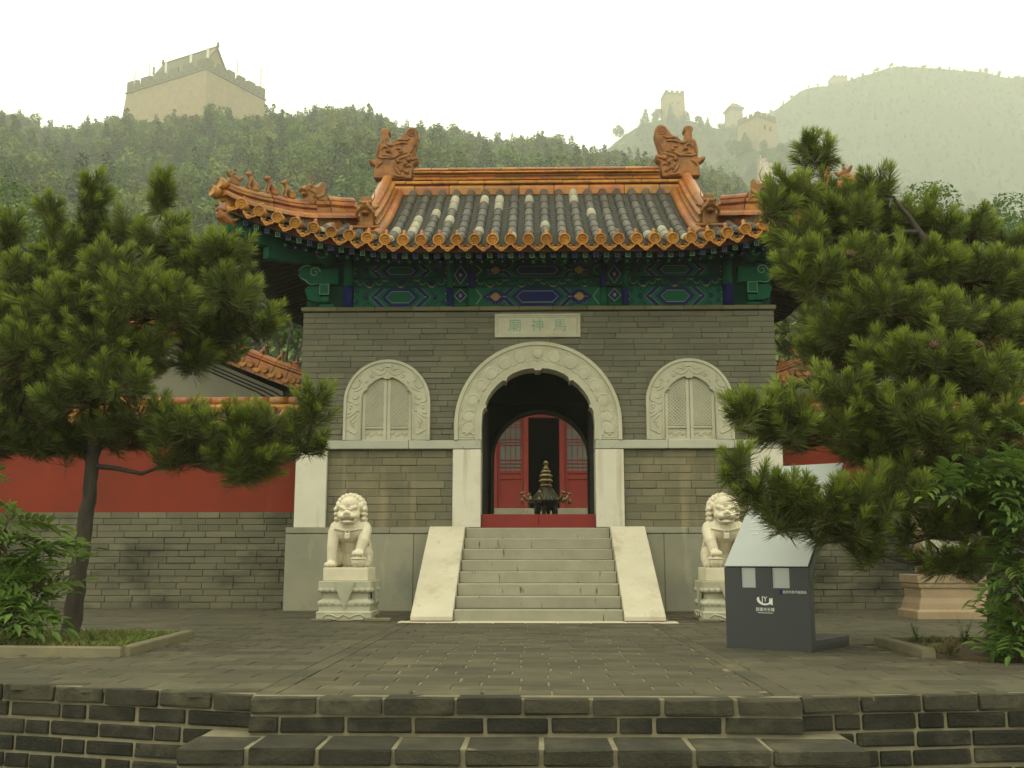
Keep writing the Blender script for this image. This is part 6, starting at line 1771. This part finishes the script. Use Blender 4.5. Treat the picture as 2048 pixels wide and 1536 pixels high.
def tri_quad_mesh(name, V, Fq, Ft, mi, mats):
    me = bpy.data.meshes.new(name); nq = len(Fq); nt = len(Ft)
    me.vertices.add(len(V)); me.vertices.foreach_set('co', V.astype(np.float32).ravel())
    lv = np.concatenate([Fq.ravel(), Ft[:, :3].ravel()]).astype(np.int32); me.loops.add(len(lv)); me.loops.foreach_set('vertex_index', lv)
    me.polygons.add(nq + nt); me.polygons.foreach_set('loop_start', np.concatenate([np.arange(nq) * 4, nq * 4 + np.arange(nt) * 3]).astype(np.int32))
    for m in mats: me.materials.append(m)
    me.polygons.foreach_set('material_index', np.concatenate([mi, mi]).astype(np.int32)); me.update(calc_edges=True); return me
def pine(label, trunk, radii, blobs, seed, size=.135, dens=1.0, name='pine_tree', nneed=195, cones=(), wid=.0028):
    r_ = np.random.default_rng(seed); T = thing(name, label, 'tree', trunk[0])
    off = -Vector(trunk[0])
    tb = MB(); P_ = [Vector(p) for p in trunk]; pts = []; rad = []
    for i in range(len(P_) - 1):
        for j in range(5):
            t = j / 5; w = Vector((r_.normal(0, .006), r_.normal(0, .006), 0)) if i or j else Vector((0, 0, 0))
            pts.append(P_[i].lerp(P_[i + 1], t) + w + off); rad.append((radii[i] * (1 - t) + radii[i + 1] * t) * r_.uniform(.95, 1.06))
    pts.append(P_[-1] + off); rad.append(radii[-1]); pts.insert(0, pts[0] - Vector((0, 0, .1))); rad.insert(0, rad[0] * 1.15)
    tb.tube(pts, rad, 12); tb.build('trunk', [MAT['bark']], T, fix=False)
    C = []; A = []; S = []; br = MB()
    trunkpts = [P_[i].lerp(P_[i + 1], t) for i in range(len(P_) - 1) for t in np.linspace(0, 1, 6)]
    nodes = list(trunkpts); dist0 = lambda b: min((q - Vector(b[0])).length for q in trunkpts)
    for (c, rx, ry, rz) in sorted(blobs, key=dist0):
        c = Vector(c); R = np.array([rx, ry, rz])
        # limb from the trunk, a little below the clump
        best = min(nodes, key=lambda q: (q - c).length + 2.5 * max(0, q.z - (c.z - .05)) )
        nodes.append(c.copy())
        L = (c - best).length; m1 = best.lerp(c, .5) + Vector((0, 0, -.12 * L))
        limb = [best, best.lerp(m1, .5) + Vector((r_.normal(0, .03), r_.normal(0, .03), .02)), m1 + Vector((0, 0, r_.normal(0, .02))), m1.lerp(c, .5) + Vector((r_.normal(0, .02), r_.normal(0, .02), .01)), c]
        r0 = min(.036, .012 + .013 * L); br.tube([q + off for q in limb], [r0, r0 * .85, r0 * .7, r0 * .5, r0 * .3], 6)
        n = max(5, int(dens * 46 * (rx * ry + ry * rz + rx * rz) * 1.0 / (size * 7.5) ** 2 + 3))
        u = r_.normal(size=(n, 3)); u /= np.linalg.norm(u, axis=1, keepdims=True); u[:, 2] = np.where(u[:, 2] < -.45, -u[:, 2] * .6, u[:, 2])
        k = r_.uniform(.42, 1.0, (n, 1)) ** .6
        p = np.array(c)[None] + u * R[None] * k
        a = u * np.array([.75, .75, .45]) + np.array([0, 0, .62]) + r_.normal(0, .22, (n, 3)); a /= np.linalg.norm(a, axis=1, keepdims=True)
        C.append(p); A.append(a); S.append(size * r_.uniform(.7, 1.3, n))
        for q in range(n):
            e = Vector(p[q]) - Vector(a[q]) * size * .7; s_ = limb[3].lerp(c, r_.uniform(0, 1)); mm = s_.lerp(e, .55) + Vector((0, 0, -.03))
            br.tube([s_ + off, mm + off, e + off, Vector(p[q]) + Vector(a[q]) * size * .3 + off], [.009, .007, .006, .004], 4, m=1, cap=False)
    C = np.concatenate(C); A = np.concatenate(A); S = np.concatenate(S)
    V, Fq, Ft, mi = tufts(C + np.array(off)[None], A, S, nneed, seed + 1, wid)
    br.build('limbs', [MAT['bark'], MAT['twig']], T, fix=False)
    link('crown', tri_quad_mesh('crown', V, Fq, Ft, mi, [MAT['needle'], MAT['needle_new'], MAT['needle_dry']]), T)
    for (x, y, z) in cones:
        mb = MB(); mb.lathe([(.005, -.035), (.025, -.025), (.034, 0), (.026, .025), (.008, .045)], n=10)
        for k in range(30):
            an = k * 2.4; zz = -.025 + k / 30 * .06; rr_ = .034 * (1 - abs(zz) * 9); mb.ball((rr_ * math.cos(an), rr_ * math.sin(an), zz), (.008, .008, .006), 5, 3)
        o = mb.build('pine_cone', [MAT['twig']], T); o.location = Vector((x, y, z)) + off; o.rotation_euler = (1.2, .4, x)
    print(name, len(C), len([o for o in T.children])); return T, len(C)
def blob(px, py, rx, ry, Y, dr=1.0):
    """a foliage clump at distance plane Y: centre and radii given as they are seen"""
    k = (Y - CAM[1]) * 1.03 / F_PX; c = atY(px, py, Y); return (c, rx * k, max(rx, ry * .8) * k * dr * .9, ry * k)
YL = -5.35
tl_ = [atY(140, 1285, YL), atY(152, 1180, YL), atY(167, 1080, YL), atY(180, 980, YL), atY(186, 900, YL), atY(190, 780, YL + .05), atY(205, 640, YL + .1), atY(215, 500, YL + .1), atY(200, 400, YL + .1)]
tl_[0].z = .03
LB = [(185, 405, 26, 60, YL), (200, 480, 60, 50, YL + .3), (330, 405, 27, 58, YL + .2), (425, 690, 68, 36, YL + .2), (385, 725, 40, 28, YL), (103, 430, 15, 45, YL - .1), (255, 452, 22, 34, YL), (320, 490, 60, 60, YL), (120, 510, 55, 60, YL), (235, 560, 90, 70, YL - .3), (300, 620, 110, 75, YL - .4), (405, 520, 70, 70, YL), (455, 515, 48, 45, YL - .2), (450, 590, 70, 50, YL - .2), (520, 650, 42, 45, YL), (425, 650, 85, 42, YL + .2),
      (60, 570, 70, 70, YL - .2), (20, 480, 30, 50, YL + .2), (0, 640, 70, 80, YL - .3), (-80, 600, 90, 140, YL), (110, 640, 90, 70, YL - .5), (60, 720, 90, 80, YL - .6), (190, 690, 80, 55, YL - .6), (150, 790, 70, 60, YL - .7), (240, 770, 75, 55, YL - .7), (285, 715, 75, 50, YL - .3), (40, 830, 100, 50, YL - .3), (-90, 800, 110, 90, YL - .2), (290, 850, 110, 50, YL - .3), (390, 865, 90, 42, YL - .5),
      (480, 868, 85, 42, YL - .4), (555, 860, 62, 40, YL - .5), (30, 885, 100, 30, YL - .2), (120, 890, 80, 26, YL + .1), (-60, 900, 80, 30, YL - .1), (480, 940, 60, 22, YL - .4), (625, 820, 38, 50, YL - .5), (615, 890, 48, 26, YL - .4), (500, 915, 75, 38, YL - .4), (390, 910, 80, 32, YL - .3), (220, 880, 90, 30, YL + .2), (160, 600, 60, 60, YL + .5), (360, 560, 90, 80, YL + .6), (200, 715, 130, 75, YL + .6), (60, 760, 110, 90, YL + .5)]
_, n1 = pine('young pine with a leaning trunk in the grassy kerbed planter', tl_, [.088, .078, .070, .064, .058, .045, .032, .020, .010], [blob(*b) for b in LB], 5, size=.138, dens=2.1)
YR_ = -5.6
tr_ = [atZ(1998, 1290, 0.03), atY(1998, 1180, YR_), atY(1990, 1060, YR_ - .05), atY(1972, 900, YR_ - .2), atY(1945, 740, YR_ - .3), atY(1900, 600, YR_ - .3), atY(1850, 480, YR_ - .3), atY(1790, 400, YR_ - .3)]
RB = [(1640, 318, 42, 34, -5.8), (1618, 300, 16, 26, -5.9), (1580, 390, 45, 50, -6.1), (1650, 400, 60, 45, -5.8), (1545, 430, 34, 40, -6.2), (1755, 390, 45, 50, -5.8), (1700, 450, 75, 55, -6.0), (1790, 440, 40, 50, -5.7), (1620, 480, 60, 40, -6.2), (1590, 520, 40, 50, -6.5), (1640, 560, 70, 50, -6.5), (1720, 540, 80, 55, -6.3), (1870, 460, 55, 55, -5.7), (1945, 470, 50, 55, -5.6), (2020, 500, 40, 50, -5.4), (1840, 540, 80, 60, -6.0), (1950, 560, 90, 60, -5.9), (2060, 600, 70, 90, -5.7),
      (1760, 620, 90, 60, -6.5), (1860, 640, 90, 55, -6.4), (1960, 660, 80, 60, -6.3), (2060, 720, 80, 90, -6.0), (1690, 660, 60, 50, -6.4), (1860, 720, 80, 55, -6.8), (1780, 730, 80, 50, -6.6), (1960, 760, 90, 60, -6.6), (1680, 790, 70, 45, -6.7), (1600, 820, 60, 40, -6.8), (1520, 820, 42, 30, -6.9), (1482, 830, 26, 30, -7.0), (1560, 860, 70, 28, -6.8), (1760, 820, 80, 50, -6.7), (1650, 870, 90, 35, -6.6), (1840, 830, 70, 50, -6.9), (1760, 900, 90, 40, -6.5), (1900, 880, 90, 55, -6.9), (2000, 860, 80, 60, -6.7),
      (1470, 945, 32, 36, -7.0), (1510, 980, 44, 34, -7.0), (1580, 990, 55, 36, -7.0), (1560, 1030, 55, 26, -6.9), (1640, 1020, 75, 45, -6.9), (1720, 1010, 70, 50, -6.9), (1690, 1060, 85, 34, -6.8), (1800, 990, 80, 50, -6.8), (1740, 1100, 45, 34, -6.7), (1850, 1060, 80, 40, -6.6), (1900, 1120, 80, 30, -6.5), (1960, 1040, 80, 60, -6.4), (2060, 980, 80, 100, -6.2), (1820, 620, 150, 110, -5.1), (1700, 720, 110, 70, -5.4), (1900, 780, 130, 90, -5.2), (1760, 860, 110, 50, -5.6), (1920, 950, 120, 60, -5.6), (1790, 500, 110, 70, -5.1)]
_, n2 = pine('large dense pine overhanging the information board at the right', tr_, [.105, .095, .085, .075, .065, .05, .032, .016], [blob(*b) for b in RB], 9, size=.138, dens=2.1,
     cones=[tuple(atY(1938, 688, -6.95)), tuple(atY(1958, 690, -6.95)), tuple(atY(1868, 690, -7.2)), tuple(atY(1700, 508, -6.8))])
YBk = 4.6
bt = [atZ(1640, 1000, 0.0) + Vector((0, 0, 0)), atY(1640, 800, YBk), atY(1640, 640, YBk), atY(1630, 560, YBk)]
bt[0] = Vector((bt[1].x, YBk, 0))
_, n3 = pine('pale green pine behind the courtyard wall beside the right eave', bt, [.12, .09, .06, .03], [blob(1600, 640, 55, 70, YBk), blob(1640, 580, 60, 60, YBk), blob(1600, 700, 50, 40, YBk), blob(1680, 640, 70, 70, YBk), blob(1590, 590, 30, 40, YBk)], 15, size=.16, dens=.9, nneed=110, wid=.006)
print('tufts', n1, n2, n3)

def bg_tree(label, px, py, rpx, Y, seed, n=9000):
    k = (Y - CAM[1]) / F_PX; c = atY(px, py, Y); R = rpx * k; r_ = random.Random(seed)
    T = thing('leafy_tree', label, 'tree', (c.x, c.y, 0)); h = c.z
    mb = MB(); mb.tube([(0, 0, 0), (.05, 0, h * .5), (-.03, 0, h)], [R * .09, R * .07, R * .03], 8)
    for q in range(7):
        a = q * .9; mb.tube([(0, 0, h * (.45 + .05 * q)), (math.cos(a) * R * .4, math.sin(a) * R * .4, h * .75), (math.cos(a) * R * .75, math.sin(a) * R * .75, h + R * .2)], [R * .04, R * .025, R * .01], 6)
    mb.build('trunk', [MAT['bark']], T)
    lobes = [(0, 0, h, R * .7, R * .7, R * .75)] + [(r_.uniform(-.7, .7) * R, r_.uniform(-.7, .7) * R, h + r_.uniform(-.8, .85) * R, R * .42, R * .42, R * .36) for _ in range(12)]
    V, Fc = leaf_cloud(n, seed, lobes, .085); link('crown', np_mesh('crown', V, Fc, [MAT['bgleaf']]), T)
bg_tree('pale leafy tree under the left eave between pine and gate hall', 560, 600, 95, 16, 3)
bg_tree('leafy tree behind the left side hall, mostly hidden by the pine', 60, 540, 150, 17, 4)
bg_tree('leafy tree behind the right side hall, mostly hidden by the pine', 1960, 520, 150, 17, 5)

# ---- shrubs with feathered leaves
def compound(seed, n=5, L=.40, leaf=.155, mat='leaf'):
    r_ = random.Random(seed); mb = MB(); pts = [Vector((0, t * L, -.10 * t * t * L * 3)) for t in np.linspace(0, 1, 6)]
    mb.tube(pts, [.003, .0025, .0022, .002, .0016, .001], 4, m=1)
    def leaflet(p, d, ln):
        d = Vector(d).normalized(); sd_ = d.cross(Vector((0, 0, 1))).normalized(); up_ = sd_.cross(d); w = ln * .17
        a = [p, p + d * ln * .3 + sd_ * w + up_ * .010, p + d * ln * .65 + sd_ * w * .75 + up_ * .004, p + d * ln - up_ * ln * .14, p + d * ln * .65 - sd_ * w * .75 + up_ * .004, p + d * ln * .3 - sd_ * w + up_ * .010, p + d * ln * .3, p + d * ln * .65 - up_ * .006]
        mb.add(a, [(0, 1, 6), (0, 6, 5), (1, 2, 7, 6), (6, 7, 4, 5), (2, 3, 7), (7, 3, 4)], 0)
    for k in range(n):
        t = .22 + .7 * k / n; p = Vector((0, t * L, -.10 * t * t * L * 3))
        for s_ in (-1, 1): leaflet(p, (s_ * .85, .55 + r_.uniform(-.1, .1), r_.uniform(-.25, .05)), leaf * r_.uniform(.8, 1.05))
    leaflet(pts[-1], (0, 1, -.35), leaf)
    return mb.mesh('leaf', [MAT[mat], MAT['leaf_new']], fix=False)
CL = [compound(i) for i in range(4)]; CN = [compound(9, 5, .2, .07, 'leaf_new')]
def spray():
    mb = MB(); r_ = random.Random(4); mb.tube([(0, 0, 0), (0, .12, .02), (0, .22, .01)], [.003, .0025, .0015], 4)
    for k in range(14):
        t = .3 + .7 * k / 14; s_ = 1 if k % 2 else -1; p = Vector((0, .22 * t, .015)); e = p + Vector((s_ * .05 * (1.2 - t), .03, .02)); mb.tube([p, e], .0014, 3)
        for q in range(3): mb.ball(e + Vector((r_.uniform(-.012, .012), r_.uniform(-.012, .012), r_.uniform(0, .012))), .006, 5, 3)
    return mb.mesh('flower_spray', [MAT['leaf_new']])
SPm = spray()
def shrub(label, base, stems, nleaf, seed, nnew, sprays, lscale=1.0):
    r_ = random.Random(seed); T = thing('leafy_shrub', label, 'shrub', base); off = -Vector(base)
    allp = []
    for st in stems:
        mb = MB(); P_ = [Vector(p) + off for p in st]; pp = []
        for i in range(len(P_) - 1):
            for j in range(6): pp.append(P_[i].lerp(P_[i + 1], j / 6) + Vector((r_.gauss(0, .008), r_.gauss(0, .008), 0)))
        pp.append(P_[-1]); n = len(pp); mb.tube(pp, [.016 * (1 - .8 * i / n) for i in range(n)], 6); mb.build('stem', [MAT['twig']], T, fix=False)
        allp += [(p, (pp[min(i + 1, n - 1)] - pp[max(i - 1, 0)]).normalized(), i / n) for i, p in enumerate(pp) if i > n * .22]
    for k in range(nleaf + nnew + sprays):
        p, d, t = allp[r_.randrange(len(allp))]; a = r_.uniform(0, 2 * PI)
        new = k >= nleaf
        if new:
            c = [q for q in allp if q[2] > .85]; p, d, t = c[r_.randrange(len(c))]
        o = link('flower_spray' if k >= nleaf + nnew else 'leaf', SPm if k >= nleaf + nnew else (CN[0] if new else CL[r_.randrange(4)]), T, p, (r_.uniform(-.55, .85), r_.uniform(-.6, .6), a)); s_ = r_.uniform(.75, 1.15) * lscale; o.scale = (s_, s_, s_)
YS = -6.35
def AY(x, y, Y=YS): return atY(x, y, Y)
sb = AY(-30, 1300); sb.z = .05
shrub('broad leafy shrub with dark feathered leaves at the left edge of the photo', sb, [[sb, AY(10, 1180), AY(60, 1100), AY(100, 1090)], [sb, AY(-10, 1150), AY(10, 1060), AY(20, 1030)], [sb, AY(30, 1210), AY(90, 1160), AY(150, 1130)], [sb, AY(-40, 1120), AY(-60, 1000), AY(-40, 960)], [sb, AY(10, 1240), AY(30, 1230), AY(40, 1200)], [sb, AY(-70, 1200), AY(-120, 1080)], [sb, AY(0, 1120), AY(30, 1060)]], 120, 6, 12, 8)
YS2 = -7.0
def AY2(x, y, Y=YS2): return atY(x, y, Y)
sb2 = AY2(2105, 1390); sb2.z = .04
shrub('tall leafy shrub with feathered leaves in front of the right pine trunk', sb2, [[sb2, AY2(2075, 1200), AY2(2050, 1050), AY2(2000, 960), AY2(1950, 930)], [sb2, AY2(2070, 1150), AY2(2060, 980), AY2(2045, 860)], [sb2, AY2(2050, 1260), AY2(2035, 1180), AY2(2025, 1130)], [sb2, AY2(2050, 1320), AY2(2040, 1270), AY2(2035, 1220)], [sb2, AY2(2060, 1120), AY2(2010, 1000), AY2(1930, 960), AY2(1870, 975)], [sb2, AY2(2100, 1150), AY2(2120, 950)], [sb2, AY2(2040, 1340), AY2(2050, 1300), AY2(2045, 1240)], [sb2, AY2(2070, 1100), AY2(2040, 990), AY2(2020, 930)]], 270, 16, 16, 12, .78)

# ---- grass, weeds
def blades(name, region, n, h, mats, seed, dry=.3, lean=.35, wid=.004):
    r_ = np.random.default_rng(seed); P_ = np.array([region(r_) for _ in range(n)]); hh = h * r_.uniform(.4, 1.2, (n, 1)); d = r_.normal(0, lean, (n, 3)); d[:, 2] = 1; d /= np.linalg.norm(d, axis=1, keepdims=True)
    w = np.cross(d, r_.normal(size=(n, 3))); w /= np.linalg.norm(w, axis=1, keepdims=True); w *= wid
    V = np.stack([P_ - w, P_ + w, P_ + d * hh * .6 + w * .7, P_ + d * hh + d * [1, 1, 0] * hh * .5 - [0, 0, .01]], 1).reshape(-1, 3); Fc = np.arange(4 * n).reshape(n, 4)
    return stuff(link(name, np_mesh(name, V, Fc, mats, (r_.uniform(size=n) < dry).astype(int))))
def in_left(r_):
    while True:
        x, y = r_.uniform(-6.6, -3.45), r_.uniform(-6.55, -4.85)
        if y > -6.62 + (-3.3 - x) * .12 and (math.sin(x * 3.1 + y * 2) + math.sin(x * 7 - y * 5) * .5 > -.75 or x < -4.5): return (x, y, .045)
def in_right(r_):
    while True:
        x, y = r_.uniform(3.1, 5.6), r_.uniform(-6.9, -5.55)
        if math.sin(x * 5 + y * 3) + math.sin(x * 2.1 - y * 7) > .55 - (.5 if x > 4 else 0): return (x, y, .034)
blades('grass', in_left, 11000, .07, [MAT['grassm'], MAT['drygrass']], 3, .22)['label'] = 'short green grass in the left planter'
blades('grass', in_right, 4200, .075, [MAT['grassm'], MAT['drygrass']], 4, .45)['label'] = 'sparse dry grass in the right planter'
def weed(label, at, n, h, mat='grassm', leafy=True, seed=1, group=None):
    r_ = random.Random(seed); T = thing('weed', label, 'weed', at, group); mb = MB(); lf = MB()
    for k in range(n):
        a = r_.uniform(0, 2 * PI); q = r_.uniform(.1, .5); e = Vector((math.cos(a) * q * h, math.sin(a) * q * h, h * r_.uniform(.6, 1)))
        mb.tube([(0, 0, 0), e * .5 + Vector((0, 0, h * .08)), e], [.003, .0025, .001], 4)
        for j in range(7):
            p = e * (.25 + .11 * j); b = r_.uniform(0, 2 * PI); dv = Vector((math.cos(b), math.sin(b), r_.uniform(-.1, .5))); l_ = h * .16; sd_ = dv.cross(Vector((0, 0, 1))).normalized() * l_ * .28
            lf.add([p, p + dv * l_ * .5 + sd_, p + dv * l_, p + dv * l_ * .5 - sd_], [(0, 1, 2, 3)])
    mb.build('stem', [MAT[mat]], T, fix=False); lf.build('leaves', [MAT[mat]], T, fix=False)
weed('small green weed at the right corner of the left lion pedestal', (-2.0, -2.12, .01), 9, .13, seed=2)
weed('leafy weed at the wall foot behind the information board', (3.72, -.15, .0), 16, .62, 'leaf', seed=3)
weed('taller green weed in the middle of the right planter', (3.62, -5.9, .05), 7, .26, 'bgleaf', seed=4)
weed('small green weed by the back kerb of the right planter', (3.32, -5.62, .05), 6, .2, 'bgleaf', seed=5)
weed('bushy green weed at the front edge of the right planter under the shrub', (4.05, -6.7, .05), 16, .36, 'bgleaf', seed=6)
weed('straw coloured dry tuft at the broken kerb end of the right planter', (3.12, -6.85, .03), 22, .17, 'drygrass', seed=7)
weed('green clump of weeds in the grass before the left planter kerb', (-3.75, -6.3, .06), 12, .14, 'bgleaf', seed=8)

# fallen pine needles on the paving round the planters
lr = np.random.default_rng(31); n = 2600
cen = np.where(lr.uniform(size=n)[:, None] < .5, np.array([[-3.3, -5.8]]), np.array([[3.2, -6.4]])) + lr.normal(0, 1, (n, 2)) * np.array([[.75, .8]])
an = lr.uniform(0, PI, n); ln_ = lr.uniform(.02, .05, n); dx, dy = np.cos(an) * ln_, np.sin(an) * ln_; z = np.full(n, .009)
ok = cen[:, 1] > -8.6
V = np.stack([np.stack([cen[:, 0] - dx, cen[:, 1] - dy, z], 1), np.stack([cen[:, 0] + dy * .04, cen[:, 1] - dx * .04, z + .004], 1), np.stack([cen[:, 0] + dx, cen[:, 1] + dy, z], 1), np.stack([cen[:, 0] - dy * .04, cen[:, 1] + dx * .04, z + .002], 1)], 1)[ok].reshape(-1, 3)
stuff(link('fallen_needles', np_mesh('fallen_needles', V, np.arange(len(V)).reshape(-1, 4), [MAT['needle_dry']])))['label'] = 'dry pine needles lying on the paving round the planters'
# ================================================================ HAZE
hz = bpy.data.materials.new('haze'); hz.use_nodes = True
hn_, hl_ = hz.node_tree.nodes, hz.node_tree.links
hn_.clear(); ho = hn_.new('ShaderNodeOutputMaterial'); hv = hn_.new('ShaderNodeVolumePrincipled')
hv.inputs['Color'].default_value = (.985, .998, .945, 1); hv.inputs['Density'].default_value = 0.00066; hv.inputs['Anisotropy'].default_value = 0.2
hl_.new(hv.outputs[0], ho.inputs['Volume'])
mb = MB(); mb.box(-1350, 1750, -60, 2160, -2.2, 800); HZ = stuff(mb.build('haze', [hz]))
